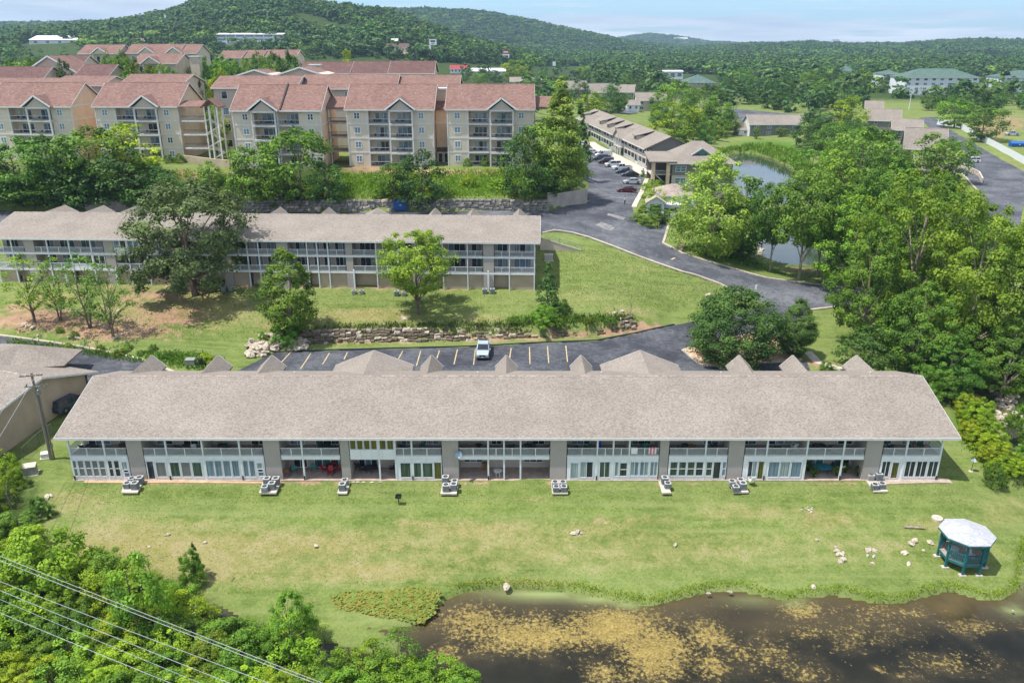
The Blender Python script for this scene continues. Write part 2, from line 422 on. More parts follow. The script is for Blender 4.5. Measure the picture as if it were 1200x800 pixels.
# ------------------------------------------------------------------ the lie of the land: break lines from near to far
def line(pts):
    w = []
    for p in pts:
        if p[0] == 'W': w.append(p[1:])
        else: w.append(P(*p))
    w.sort(key=lambda q: q[0])
    a = np.array(w, float)
    return a[:, 0], a[:, 1], a[:, 2]
BREAKS = [line(l) for l in [
    [('W', -400, -80, -4.5), ('W', 400, -80, -4.5)],
    [('W', -400, 45, -3.2), ('W', -40, 45, -3.2), ('W', 60, 45, -3.2), ('W', 400, 45, -3.2)],
    [(-300, 640, -1.2), (0, 650, -1.4), (120, 665, -1.7), (240, 692, -2.1), (530, 691, -2.1), (660, 691, -2.1), (770, 708, -2.1), (870, 690, -2.1), (1060, 708, -2.1), (1200, 690, -2.1), (1500, 690, -2.1)],
    [(-300, 560, 0.6), (0, 560, 0.3), (85, 562, 0), (1100, 562, 0), (1150, 566, -0.5), (1200, 575, -1.6), (1300, 580, -1.6), (1500, 580, -1)],
    [('W', -400, 79.5, .7), ('W', -52, 79.5, .2), ('W', -49.2, 79.3, -0.35), ('W', 47.6, 79.3, -0.35), ('W', 50, 79.5, -0.1), ('W', 400, 79.5, -.8)],
    [('W', -400, 84, 1.0), ('W', -52.5, 84, 0.7), ('W', -49.6, 93, -0.35), ('W', 48.0, 93, -0.35), ('W', 51, 86, -0.4), ('W', 400, 86, -1)],
    [(-300, 440, 3.4), (-100, 445, 3.2), (60, 455, 2.85), (130, 459.5, 2.75), (1060, 459.5, 2.7), (1120, 468, 1.2), (1170, 480, -0.9), (1240, 485, -0.9), (1400, 480, 0.5)],
    [(-250, 365, 5.6), (-60, 384, 4.6), (0, 393, 4.2), (100, 407, 3.7), (165, 421, 3.2), (215, 439, 2.8), (275, 434, 2.8), (320, 413, 2.8), (480, 408, 2.8), (700, 400, 2.8), (790, 381, 3.2), (850, 375, 3.5), (920, 385, 3.2), (1000, 392, 2.8), (1060, 405, 1.6), (1120, 420, 0.2), (1200, 420, 0), (1400, 420, 1)],
    [(-250, 362, 5.7), (0, 390, 4.3), (100, 405, 3.8), (215, 434, 2.95), (300, 416, 2.95), (345, 404, 3.0), (400, 401, 3.0), (480, 399.5, 3.0), (600, 395.5, 3.05), (700, 391.5, 3.05), (745, 385, 3.3), (790, 378.5, 3.35), (850, 373, 3.65), (1000, 390, 2.9), (1120, 418, 0.3), (1400, 418, 1.1)],
    [(-250, 350, 7.0), (0, 374, 5.6), (100, 391, 5.0), (200, 402, 4.2), (285, 404, 3.5), (335, 394, 3.9), (400, 386.5, 4.55), (600, 381.5, 4.85), (700, 378, 4.9), (745, 375, 4.4), (800, 364, 4.4), (860, 360, 4.5), (920, 366, 4.0), (1000, 370, 3.4), (1060, 385, 2.4), (1120, 395, 1.0), (1200, 398, 0.8), (1400, 398, 1.5)],
    [(-250, 318, 8.1), (0, 327, 7.7), (320, 333, 7.35), (627, 338, 7.2), (700, 327, 8.3), (780, 319, 8.3), (850, 326, 7.3), (900, 336, 6.3), (985, 351, 5.0), (1060, 347, 4.0), (1130, 345, 3), (1200, 342, 3), (1400, 340, 3.5)],
    [(-250, 262, 12.6), (0, 268, 12.4), (320, 271.5, 12.3), (632, 274, 12.2), (660, 272, 12.0), (720, 283, 10.6), (776, 286, 9.6), (800, 289, 9.2), (860, 295, 6.6), (900, 303, 5.4), (960, 305, 5.2), (1050, 300, 4.2), (1200, 290, 4.5), (1400, 290, 5)],
    [(-250, 243, 13.2), (0, 247, 12.8), (270, 248, 12.6), (640, 247, 12.6), (690, 240, 12.3), (730, 240, 12.1), (790, 244, 11.2), (820, 262, 8.8), (870, 272, 6.2), (950, 284, 5.0), (1050, 270, 4.6), (1200, 262, 5.4), (1400, 262, 6)],
    [(-250, 231, 15.4), (0, 236, 15.2), (270, 236, 14.8), (640, 235.5, 14.8), (655, 234, 14.4), (692, 231, 12.3), (740, 225, 12.1), (800, 232, 10.8), (830, 243, 8.2), (880, 256, 5.6), (950, 262, 5.0), (1050, 255, 5.2), (1200, 246, 6.4), (1400, 246, 7)],
    [(-250, 198, 19.6), (0, 202, 19.3), (300, 198, 19.3), (620, 196, 19.3), (645, 196, 18.6), (689, 197, 12.3), (760, 205, 11.8), (850, 212, 8.6), (880, 215, 6.3), (940, 215, 6.3), (1000, 213, 6.6), (1100, 212, 7), (1200, 210, 7.6), (1400, 208, 8)],
    [(-300, 135, 22), (0, 135, 21), (560, 135, 20.6), (620, 140, 18), (690, 165, 12.6), (760, 172, 11.6), (830, 172, 8), (870, 174, 6.6), (930, 174, 7), (1000, 176, 8.4), (1100, 173, 8.8), (1200, 168, 9.4), (1500, 160, 10)],
    [('W', -700, 520, 25), ('W', -60, 520, 20), ('W', 70, 520, 12), ('W', 400, 520, 11), ('W', 700, 520, 14)],
    [('W', -1500, 900, 34), ('W', -150, 900, 22), ('W', 120, 900, 9), ('W', 1200, 900, 8)],
    [('W', -3000, 1600, 30), ('W', 0, 1600, 14), ('W', 3000, 1600, 6)],
    [('W', -20000, 9000, 30), ('W', 0, 9000, 25), ('W', 20000, 9000, 25)],
]]
RIDGES = []   # (distance, start, silhouette px, silhouette py)
def ridge(Yr, start, pts):
    px = np.array([p[0] for p in pts], float)
    zz = np.array([zat(600, p[1], Yr) for p in pts])
    RIDGES.append((Yr, start, (px - 600) / (FPX / CP), zz))
ridge(1350, 620, [(-500, 12), (-200, 30), (0, 44), (70, 41), (120, 35), (165, 31), (210, 22), (260, 8), (300, 4), (340, 5), (385, 14), (440, 20), (480, 30), (540, 50), (600, 66), (660, 80), (760, 90), (2500, 90)])
ridge(2700, 1900, [(-2000, 40), (200, 30), (400, 16), (440, 15), (500, 15), (560, 18), (620, 28), (680, 40), (730, 51), (790, 60), (860, 70), (2500, 70)])
ridge(5200, 3800, [(-2000, 70), (600, 64), (690, 53), (730, 46), (757, 42), (790, 44), (825, 50), (870, 53), (940, 52), (1000, 54), (1100, 52), (1200, 53), (1500, 50), (2500, 50)])
ridge(2500, 1500, [(-2000, 90), (700, 80), (800, 62), (860, 58), (940, 55), (1010, 57), (1060, 57), (1110, 52), (1160, 52), (1250, 53), (1500, 45), (2500, 50)])
def sstep(a):
    a = np.clip(a, 0, 1)
    return a * a * (3 - 2 * a)
def ground(X, Y):
    X = np.asarray(X, float); Y = np.asarray(Y, float)
    yb = []; zb = []
    for k, (bx, by, bz) in enumerate(BREAKS):
        y = np.interp(X, bx, by)
        if k: y = np.maximum(y, yb[-1] + 0.25)
        yb.append(y); zb.append(np.interp(X, bx, bz))
    z = zb[0].copy() if X.shape else np.array(zb[0])
    for k in range(len(yb) - 1):
        t = np.clip((Y - yb[k]) / (yb[k + 1] - yb[k]), 0, 1)
        z = z + t * (zb[k + 1] - zb[k])
    u = X / np.maximum(Y, 1)
    top = z
    for Yr, st, us, zs in RIDGES:
        zr = np.interp(u, us, zs)
        up = sstep((Y - st) / (Yr - st)) * (1 - 0.6 * sstep((Y - Yr) / (Yr * 0.8)))
        top = np.maximum(top, z + (zr - z) * up)
    far = sstep((Y - 250) / 200)
    wob = np.sin(X * 0.021 + 1.3) * np.cos(Y * 0.017) * 1.6 + np.sin(X * 0.006 + Y * 0.008) * 2.0
    return top + far * wob * np.where(top > z + 1, 1.5, 0.5) + 0.05 * np.sin(X * 0.31 + Y * 0.17) + 0.05 * np.sin(X * 0.13 - Y * 0.41 + 2)
def gz(x, y): return float(ground(np.array([x]), np.array([y]))[0])
_T = np.geomspace(30, 7000, 2600)
def G(px, py):
    """where the line of sight through a photo pixel meets the land"""
    d = ray(px, py)
    X, Y, Z = d[0] * _T, d[1] * _T, CAM_H + d[2] * _T
    below = Z < ground(X, Y)
    i = int(np.argmax(below)) if below.any() else len(_T) - 1
    if i == 0: i = 1
    a, b = _T[i - 1], _T[i]
    for _ in range(14):
        m = (a + b) / 2
        if CAM_H + d[2] * m < gz(d[0] * m, d[1] * m): b = m
        else: a = m
    return (d[0] * b, d[1] * b, gz(d[0] * b, d[1] * b))
def Gl(pts): return [G(*p)[:2] for p in pts]

def inside(X, Y, poly):
    r = np.zeros(X.shape, bool)
    n = len(poly)
    j = n - 1
    for i in range(n):
        xi, yi = poly[i]; xj, yj = poly[j]
        c = ((yi > Y) != (yj > Y))
        with np.errstate(divide='ignore', invalid='ignore'):
            r ^= c & (X < (xj - xi) * (Y - yi) / ((yj - yi) if yj != yi else 1e-9) + xi)
        j = i
    return r
def dist_poly(X, Y, poly):
    d = np.full(X.shape, 1e9)
    n = len(poly)
    for i in range(n):
        x0, y0 = poly[i]; x1, y1 = poly[(i + 1) % n]
        dx, dy = x1 - x0, y1 - y0
        t = np.clip(((X - x0) * dx + (Y - y0) * dy) / max(dx * dx + dy * dy, 1e-9), 0, 1)
        d = np.minimum(d, np.hypot(X - x0 - t * dx, Y - y0 - t * dy))
    return d
def smooth_poly(poly, it=2):
    for _ in range(it):
        q = []
        for i in range(len(poly)):
            a, b = poly[i], poly[(i + 1) % len(poly)]
            q.append((a[0] * .75 + b[0] * .25, a[1] * .75 + b[1] * .25)); q.append((a[0] * .25 + b[0] * .75, a[1] * .25 + b[1] * .75))
        poly = q
    return poly

# ------------------------------------------------------------------ ponds (water level, outline)
WL = -2.6
def Pz(pts, z): return [P(a, b, z)[:2] for a, b in pts]
pond_a = smooth_poly(Pz([(330, 735), (392, 728), (450, 738), (500, 728), (520, 700), (560, 690), (590, 688), (640, 691), (680, 694), (730, 705), (768, 709), (790, 702), (830, 692), (865, 690), (900, 699), (925, 702), (960, 697), (990, 697), (1020, 706), (1055, 708), (1085, 697), (1110, 692), (1135, 697), (1160, 704), (1182, 698), (1193, 688), (1193, 660), (1198, 645), (1300, 640), (1350, 900), (450, 900), (430, 830), (380, 800), (330, 770)], WL), 2)
creek_a = smooth_poly(Pz([(225, 722), (250, 703), (275, 716), (300, 735), (345, 742), (400, 760), (440, 770), (430, 800), (340, 780), (270, 750)], WL), 2)
pond_b = smooth_poly(Pz([(880, 292), (898, 306), (920, 313), (955, 312), (985, 318), (1000, 300), (990, 280), (960, 268), (920, 262), (890, 275)], 4.6), 2)
pond_c = smooth_poly(Pz([(835, 205), (848, 186), (856, 180), (880, 179), (905, 186), (925, 196), (945, 206), (950, 220), (930, 240), (880, 240), (850, 225)], 5.4), 2)
creek_b = smooth_poly(Pz([(1160, 500), (1178, 522), (1185, 545), (1225, 555), (1230, 520), (1195, 500), (1180, 488)], -1.9), 1)
WATERS = [(pond_a, WL), (creek_a, WL - 0.02), (pond_b, 4.6), (pond_c, 5.4), (creek_b, -1.9)]

# ------------------------------------------------------------------ asphalt outlines (on the land, from the photo)
lower_lot = Gl([(-120, 380), (0, 394.5), (60, 402), (100, 408.5), (165, 422), (214, 441)]) + [P(225, 452, 2.75)[:2]] + \
    Gl([(262, 441), (278, 434.5), (320, 413.5), (400, 410.5), (480, 408.5), (600, 404), (700, 399.5), (745, 391), (790, 381), (815, 376), (850, 371), (897, 359), (918, 357), (952, 362), (950, 369), (930, 378), (908, 388), (870, 397), (835, 402), (800, 409), (820, 427)]) + \
    [P(840, 431, 2.8)[:2], P(945, 424, 2.8)[:2], P(952, 440, 2.8)[:2], P(960, 457, 2.75)[:2], P(130, 457, 2.9)[:2], P(60, 450, 3.0)[:2], P(-160, 436, 3.6)[:2]]
upper_road = Gl([(-120, 246), (270, 249), (640, 247.5), (660, 243), (688, 237), (690, 215), (684, 188), (679, 172), (684, 165), (700, 174), (722, 191), (757, 210), (754, 220), (741, 243), (746, 262), (752, 265), (775, 264), (776, 240), (802, 238), (808, 246), (793, 256), (784, 263), (777, 285), (800, 297), (850, 312.5), (900, 326.5), (950, 333), (1000, 338), (1040, 341), (1075, 352), (1060, 362), (985, 358), (950, 362), (918, 358), (897, 357), (870, 347), (845, 334), (800, 319.5), (760, 305.5), (720, 290), (690, 279), (672, 274), (650, 271), (636, 273)]) + [P(634, 275, 12.2)[:2], P(300, 270, 12.3)[:2], P(-120, 263, 12.4)[:2]]
right_road = Gl([(1085, 275), (1095, 245), (1127, 235), (1150, 228), (1124, 200), (1130, 178), (1098, 158), (1078, 138), (1098, 137), (1110, 150), (1135, 165), (1165, 182), (1200, 201), (1240, 222), (1212, 226), (1199, 240), (1195, 265), (1186, 300), (1100, 320)])
far_road = Gl([(838, 128), (862, 128), (905, 132), (990, 139), (990, 142), (930, 138), (884, 137), (893, 150), (868, 160), (858, 152), (868, 143)])
lane_a = Gl([(700, 129), (740, 128), (748, 133), (700, 134)])
ROADS = [lower_lot, upper_road, right_road, far_road, lane_a]

# ------------------------------------------------------------------ one sheet of land out to the horizon
rows = np.concatenate([np.arange(-90, 40, 5.0), np.arange(40, 80, 0.4), np.arange(80, 200, 0.8), np.arange(200, 440, 2.2), np.geomspace(440, 8800, 130)])
us = np.linspace(-1, 1, 520)
us = np.sign(us) * (0.82 * np.abs(us) + 0.18 * np.abs(us) ** 3)
RR, UU = np.meshgrid(rows, us, indexing='ij')
XX = UU * np.maximum(185, 0.95 * RR); YY = RR
ZZ = ground(XX, YY)
SHORE = np.full(XX.shape, 99.0)
for poly, wl in WATERS:
    ins = inside(XX, YY, poly)
    dp = dist_poly(XX, YY, poly) if True else 0
    near = (~ins) & (dp < 3)
    ZZ = np.where(ins, np.minimum(ZZ, wl - 0.12 - 0.3 * np.minimum(dp, 3)), ZZ)
    ZZ = np.where(near, np.maximum(ZZ, wl + 0.10 + 0.04 * dp), ZZ)
    SHORE = np.minimum(SHORE, np.where(ins, 0, dp))
for poly in ROADS:
    ins = inside(XX, YY, poly)
    ZZ = np.where(ins, ZZ - 0.16, ZZ)

# ground cover: dry = straw coloured turf, dirt = bare reddish soil, rank = unmown growth, wood = leaf litter under trees
def wblob(pts, soft=1.0):
    """weights from photo blobs (px, py, rx, ry, w)"""
    w = np.zeros(XX.shape)
    d0 = XX; zc = CAM_H - ZZ
    dep = YY * CP + zc * SP
    dep = np.maximum(dep, 1)
    ppx = 600 + FPX * XX / dep
    ppy = 400 + FPX * (zc * CP - YY * SP) / dep
    for px, py, rx, ry, q in pts:
        w = np.maximum(w, q * np.exp(-(((ppx - px) / rx) ** 2 + ((ppy - py) / ry) ** 2) ** 1.0))
    w[YY < 30] = 0
    return w
dry = wblob([(330, 640, 260, 26, .75), (150, 640, 90, 40, .95), (560, 622, 150, 18, .65), (760, 640, 150, 16, .5), (880, 600, 90, 14, .55), (430, 668, 130, 18, .8), (240, 670, 60, 18, .9), (1010, 640, 120, 25, .45), (1180, 600, 50, 30, .5), (620, 585, 60, 7, .4), (90, 590, 50, 25, .6), (690, 622, 80, 14, .6), (970, 610, 60, 18, .6), (1100, 615, 45, 14, .6), (600, 682, 120, 7, .6), (600, 642, 640, 40, .54), (200, 650, 200, 46, .85), (760, 610, 60, 8, .6), (500, 615, 70, 9, .6), (1010, 700, 50, 6, .5),
             (250, 362, 70, 24, .8), (430, 370, 90, 12, .8), (160, 370, 60, 20, .8), (60, 350, 60, 12, .7), (330, 380, 60, 14, .6), (680, 350, 60, 14, .4), (560, 372, 60, 8, .6), (740, 365, 40, 10, .6), (640, 300, 25, 10, .35), (760, 315, 60, 10, .3), (560, 218, 60, 8, .5), (620, 225, 30, 10, .7), (1170, 195, 40, 14, .6), (60, 62, 60, 8, .8), (1160, 140, 60, 20, .5), (950, 95, 100, 30, .3)])
dirt = wblob([(45, 376, 75, 15, 1), (135, 388, 90, 14, .9), (200, 372, 60, 20, .7), (20, 360, 30, 8, .7), (185, 348, 55, 12, .75), (225, 340, 40, 9, .6), (420, 398, 90, 5, 1), (560, 396, 90, 5, 1), (680, 391, 60, 6, 1), (745, 384, 45, 7, 1), (160, 338, 40, 5, .6), (330, 337, 300, 1.6, .8), (500, 338, 140, 1.6, .8), (520, 202, 130, 3.6, 1), (210, 206, 55, 8, .95), (300, 203, 60, 4, .8), (430, 198, 40, 4, 1), (600, 222, 5, 12, .9),
              (655, 566, 20, 2.5, .7), (360, 565, 60, 2.2, .75), (200, 565, 60, 2.2, .7), (560, 566, 60, 2.0, .6), (800, 566, 60, 2.0, .6), (980, 566, 70, 2.0, .6), (865, 420, 60, 9, .9), (950, 425, 30, 6, .8), (1150, 470, 40, 45, .8), (1170, 490, 26, 24, .9), (655, 280, 10, 2, .4), (945, 316, 40, 3, .8), (985, 322, 30, 4, .8), (1160, 155, 30, 10, .7), (1180, 145, 40, 12, .6), (1060, 190, 30, 10, .3), (1145, 660, 20, 10, .2), (330, 690, 20, 6, .4), (360, 705, 30, 6, .5), (950, 605, 16, 8, .5), (410, 645, 14, 8, .4), (730, 632, 14, 6, .4), (480, 612, 40, 9, .34), (585, 618, 26, 8, .36), (690, 612, 50, 7, .36), (860, 612, 40, 8, .34), (300, 622, 40, 8, .34), (180, 640, 60, 14, .36)])
rank = wblob([(40, 398, 60, 5, .8), (200, 418, 60, 8, .6), (300, 300, 500, 6, .0), (430, 215, 60, 14, .95), (560, 217, 60, 14, .8), (240, 225, 50, 14, .8), (1140, 490, 40, 40, .7), (830, 310, 60, 14, .5), (880, 305, 40, 10, .6), (900, 172, 50, 8, .9), (640, 372, 60, 8, .7), (730, 395, 20, 4, .2)])
wood = wblob([(60, 720, 170, 60, 1), (250, 770, 130, 40, 1), (400, 790, 100, 30, 1), (10, 580, 40, 60, .9), (1130, 430, 90, 40, 1), (1180, 440, 50, 60, 1), (1050, 410, 60, 30, .8), (100, 215, 130, 28, 1), (350, 215, 90, 30, 1), (640, 205, 60, 30, 1), (1020, 300, 120, 50, .8)])
wood = np.maximum(wood, sstep((YY - 470) / 120) * 0.85)
for poly, wl in WATERS[:2]:
    pass
dry = np.clip(dry, 0, 1)
nv = XX.size
ri, ci = XX.shape
idx = np.arange(nv).reshape(ri, ci)
quads = np.stack([idx[:-1, :-1], idx[:-1, 1:], idx[1:, 1:], idx[1:, :-1]], -1).reshape(-1, 4)
def np_mesh(name, verts, faces, mats):
    me = bpy.data.meshes.new(name)
    k = faces.shape[1]
    me.vertices.add(len(verts)); me.vertices.foreach_set('co', np.ascontiguousarray(verts, np.float32).ravel())
    me.loops.add(faces.size); me.loops.foreach_set('vertex_index', np.ascontiguousarray(faces, np.int32).ravel())
    me.polygons.add(len(faces)); me.polygons.foreach_set('loop_start', np.arange(0, faces.size, k, dtype=np.int32))
    try: me.polygons.foreach_set('loop_total', np.full(len(faces), k, np.int32))
    except Exception: pass
    for mt in (mats if isinstance(mats, (list, tuple)) else [mats]): me.materials.append(mt)
    me.update(calc_edges=True)
    return me

m, n, l, b = newmat('land')
b.inputs['Roughness'].default_value = 0.95; b.inputs['Specular IOR Level'].default_value = 0.1
geo = n.new('ShaderNodeNewGeometry')
def noise(scale, detail=6, rough=0.6, stretch=None, src=None):
    z = n.new('ShaderNodeTexNoise'); z.inputs['Scale'].default_value = scale; z.inputs['Detail'].default_value = detail; z.inputs['Roughness'].default_value = rough
    if stretch:
        mpn = n.new('ShaderNodeMapping'); mpn.inputs['Scale'].default_value = stretch[0]; mpn.inputs['Rotation'].default_value = (0, 0, stretch[1])
        l(geo.outputs['Position'], mpn.inputs['Vector']); l(mpn.outputs['Vector'], z.inputs['Vector'])
    else: l(geo.outputs['Position'], z.inputs['Vector'])
    return z.outputs['Fac']
def ramp(fac, stops):
    r = n.new('ShaderNodeValToRGB'); e = r.color_ramp.elements
    e[0].position, e[0].color = stops[0][0], (*stops[0][1], 1)
    e[1].position, e[1].color = stops[-1][0], (*stops[-1][1], 1)
    for p, c in stops[1:-1]:
        x = e.new(p); x.color = (*c, 1)
    l(fac, r.inputs['Fac']); return r.outputs['Color']
def math2(op, a, b_, clamp=False):
    q = n.new('ShaderNodeMath'); q.operation = op; q.use_clamp = clamp
    for i, v in enumerate((a, b_)):
        if isinstance(v, (int, float)): q.inputs[i].default_value = v
        else: l(v, q.inputs[i])
    return q.outputs[0]
def mixrgb(f, a, b_, mode='MIX'):
    q = n.new('ShaderNodeMixRGB'); q.blend_type = mode
    if isinstance(f, (int, float)): q.inputs[0].default_value = f
    else: l(f, q.inputs[0])
    for i, v in ((1, a), (2, b_)):
        if isinstance(v, tuple): q.inputs[i].default_value = (*v, 1)
        else: l(v, q.inputs[i])
    return q.outputs['Color']
def attr(nm):
    a = n.new('ShaderNodeAttribute'); a.attribute_name = nm; return a.outputs['Fac']
def thresh(w, nf, width=0.18):
    """weight broken up by noise: patchy edges"""
    s = math2('ADD', w, math2('MULTIPLY', math2('SUBTRACT', nf, 0.5), 1.7))
    mr = n.new('ShaderNodeMapRange'); mr.interpolation_type = 'SMOOTHSTEP'; mr.inputs['From Min'].default_value = 0.5 - width; mr.inputs['From Max'].default_value = 0.5 + width
    l(s, mr.inputs['Value']); return mr.outputs['Result']
nA = noise(0.09, 8, 0.62); nB = noise(0.55, 8, 0.66); nC = noise(3.2, 6, 0.7); nD = noise(0.3, 7, 0.65, ((1.0, 3.0, 1), 0.06))
mow = noise(0.5, 3, 0.5, ((0.12, 2.2, 1), 0.03))
nM = math2('ADD', math2('MULTIPLY', nA, 0.25), math2('ADD', math2('MULTIPLY', nB, 0.35), math2('MULTIPLY', nC, 0.4)))
lawn = ramp(nM, [(0.36, srgb('#4a5b26')), (0.46, srgb('#5d6f35')), (0.54, srgb('#728044')), (0.64, srgb('#868955'))])
lawn = mixrgb(math2('MULTIPLY', math2('SUBTRACT', mow, 0.4, True), 2.2, True), lawn, srgb('#7d8653'))
straw = ramp(nM, [(0.36, srgb('#6b7639')), (0.47, srgb('#857f4e')), (0.56, srgb('#918a63')), (0.66, srgb('#a0957a'))])
earth = ramp(nM, [(0.36, srgb('#775f48')), (0.5, srgb('#987c63')), (0.64, srgb('#b09780'))])
weeds = ramp(nM, [(0.36, srgb('#2f5016')), (0.5, srgb('#4a7024')), (0.64, srgb('#6f8538'))])
litter = ramp(nM, [(0.36, srgb('#26361a')), (0.5, srgb('#364a20')), (0.64, srgb('#54532f'))])
nF = math2('ADD', math2('MULTIPLY', nB, 0.5), math2('MULTIPLY', noise(1.7, 9, 0.75), 0.5))
c = mixrgb(thresh(attr('dry'), nF, 0.3), lawn, straw)
c = mixrgb(thresh(attr('rank'), nB, 0.25), c, weeds)
c = mixrgb(thresh(attr('dirt'), nB, 0.22), c, earth)
c = mixrgb(thresh(attr('wood'), nB, 0.3), c, litter)
l(c, b.inputs['Base Color'])
bp = n.new('ShaderNodeBump'); bp.inputs['Strength'].default_value = 0.55; bp.inputs['Distance'].default_value = 0.14
l(math2('ADD', nB, math2('MULTIPLY', nC, 0.7)), bp.inputs['Height']); l(bp.outputs['Normal'], b.inputs['Normal'])
land_me = np_mesh('land', np.stack([XX, YY, ZZ], -1).reshape(-1, 3), quads, m)
for nm, w in (('dry', dry), ('dirt', dirt), ('rank', rank), ('wood', wood)):
    a = land_me.attributes.new(nm, 'FLOAT', 'POINT'); a.data.foreach_set('value', w.astype(np.float32).ravel())
land_me.polygons.foreach_set('use_smooth', np.ones(len(quads), bool))
tag(link('ground', land_me), 'grassy land with lawns, dirt and woodland floor out to the hills', kind='structure')

# ------------------------------------------------------------------ sheets draped on the land
def drape(name, poly, mat, off, step=1.2, zfix=None, kind='structure', label=None):
    poly = [tuple(map(float, p)) for p in poly]
    xs = [p[0] for p in poly]; ys = [p[1] for p in poly]
    ep = []
    for i in range(len(poly)):
        a, b_ = poly[i], poly[(i + 1) % len(poly)]
        k = max(1, int(math.hypot(b_[0] - a[0], b_[1] - a[1]) / step))
        ep += [(a[0] + (b_[0] - a[0]) * j / k, a[1] + (b_[1] - a[1]) * j / k) for j in range(k)]
    gx, gy = np.meshgrid(np.arange(min(xs), max(xs), step), np.arange(min(ys), max(ys), step))
    gx = gx.ravel() + 0.013; gy = gy.ravel() + 0.007
    ok = inside(gx, gy, poly)
    pts = [Vector(p) for p in ep]
    if zfix is None:
        ok &= dist_poly(gx, gy, poly) > step * 0.4
        pts += [Vector((float(x), float(y))) for x, y in zip(gx[ok], gy[ok])]
    ne = len(ep)
    vs, es, fs, *_ = delaunay_2d_cdt(pts, [(i, (i + 1) % ne) for i in range(ne)], [], 1, 1e-4)
    ax = np.array([[v.x, v.y] for v in vs])
    z = ground(ax[:, 0], ax[:, 1]) + off if zfix is None else np.full(len(ax), zfix)
    me = bpy.data.meshes.new(name)
    me.from_pydata([(p[0], p[1], q) for p, q in zip(ax, z)], [], [list(f) for f in fs])
    me.materials.append(mat); me.update()
    me.polygons.foreach_set('use_smooth', np.ones(len(me.polygons), bool))
    if len(me.polygons) and sum(p.normal.z for p in me.polygons) < 0: me.flip_normals()
    o = link(name, me)
    return tag(o, label, kind=kind)

def asphalt(name, c1, c2, c3):
    global m, n, l, b, geo
    m, n, l, b = newmat(name)
    b.inputs['Roughness'].default_value = 0.9; b.inputs['Specular IOR Level'].default_value = 0.2
    geo = n.new('ShaderNodeNewGeometry')
    a1 = noise(0.12, 8, 0.65); a2 = noise(1.4, 8, 0.7); cr = noise(0.35, 10, 0.75, ((1, 1.6, 1), 0.4))
    base = ramp(math2('ADD', math2('MULTIPLY', a1, 0.6), math2('MULTIPLY', a2, 0.4)), [(0.38, c1), (0.5, c2), (0.62, c3)])
    d = n.new('ShaderNodeMath'); d.operation = 'ABSOLUTE'; l(math2('SUBTRACT', cr, 0.5), d.inputs[0])
    mr = n.new('ShaderNodeMapRange'); mr.inputs['From Min'].default_value = 0.0; mr.inputs['From Max'].default_value = 0.012; mr.inputs['To Min'].default_value = 0.5; mr.inputs['To Max'].default_value = 0
    l(d.outputs[0], mr.inputs['Value'])
    l(mixrgb(math2('MULTIPLY', mr.outputs['Result'], math2('GREATER_THAN', a1, 0.47)), base, srgb('#8d8f92')), b.inputs['Base Color'])
    bp = n.new('ShaderNodeBump'); bp.inputs['Strength'].default_value = 0.2; bp.inputs['Distance'].default_value = 0.02
    l(a2, bp.inputs['Height']); l(bp.outputs['Normal'], b.inputs['Normal'])
    return m
M['asphalt'] = asphalt('asphalt', srgb('#3f4147'), srgb('#505259'), srgb('#6b6d71'))
M['asphalt_new'] = asphalt('dark_asphalt', srgb('#34363c'), srgb('#43454c'), srgb('#5c5e63'))
drape('parking_lot', lower_lot, M['asphalt_new'], 0.0)
drape('road', upper_road, M['asphalt'], 0.012)
drape('side_road', right_road, M['asphalt'], 0.0, 2.0)
drape('far_road', far_road, M['asphalt'], 0.1, 3.0)
drape('driveway', lane_a, M['asphalt'], 0.1, 3.0)

def strip(name, pts, w, h, mat, kind='structure', label=None, step=1.0, base=0.25, closed=False):
    """a kerb or path that follows the land: pts = world xy"""
    q = []
    pts = list(pts) + ([pts[0]] if closed else [])
    for i in range(len(pts) - 1):
        a, b_ = pts[i], pts[i + 1]
        k = max(1, int(math.hypot(b_[0] - a[0], b_[1] - a[1]) / step))
        q += [(a[0] + (b_[0] - a[0]) * j / k, a[1] + (b_[1] - a[1]) * j / k) for j in range(k)]
    q.append(pts[-1])
    q = np.array(q); d = np.gradient(q, axis=0); d /= np.maximum(np.hypot(d[:, 0], d[:, 1])[:, None], 1e-6)
    nrm = np.stack([-d[:, 1], d[:, 0]], -1) * w / 2
    A, B = q + nrm, q - nrm
    zc = ground(q[:, 0], q[:, 1]) + h
    vs = []; fs = []
    for i in range(len(q)):
        vs += [(A[i, 0], A[i, 1], zc[i] - h - base), (A[i, 0], A[i, 1], zc[i]), (B[i, 0], B[i, 1], zc[i]), (B[i, 0], B[i, 1], zc[i] - h - base)]
        if i:
            o = 4 * i
            for k in range(3): fs.append((o - 4 + k, o - 4 + k + 1, o + k + 1, o + k))
    fs.append((0, 1, 2, 3)); o = 4 * (len(q) - 1); fs.append((o + 3, o + 2, o + 1, o))
    me = bpy.data.meshes.new(name); me.from_pydata(vs, [], fs); me.materials.append(mat); me.update()
    bm = bmesh.new(); bm.from_mesh(me); bmesh.ops.recalc_face_normals(bm, faces=bm.faces); bm.to_mesh(me); bm.free()
    return tag(link(name, me), label, kind=kind)
for pts in ([(-60, 386), (0, 393), (60, 401), (100, 407), (165, 421), (214, 440)], [(636, 273), (650, 270), (672, 273), (690, 278), (720, 289), (760, 304.5), (800, 318.5), (845, 333), (870, 346), (897, 357)],
            [(777, 285), (784, 262), (793, 255), (808, 245)], [(777, 285), (800, 297), (850, 312), (900, 326), (950, 332.5), (1000, 337.5), (1040, 340)],
            [(800, 410), (822, 428)], [(985, 359), (950, 363)], [(1124, 200), (1150, 228)], [(640, 247), (690, 236)]):
    strip('kerb', Gl(pts), 0.45, 0.14, M['kerb'])
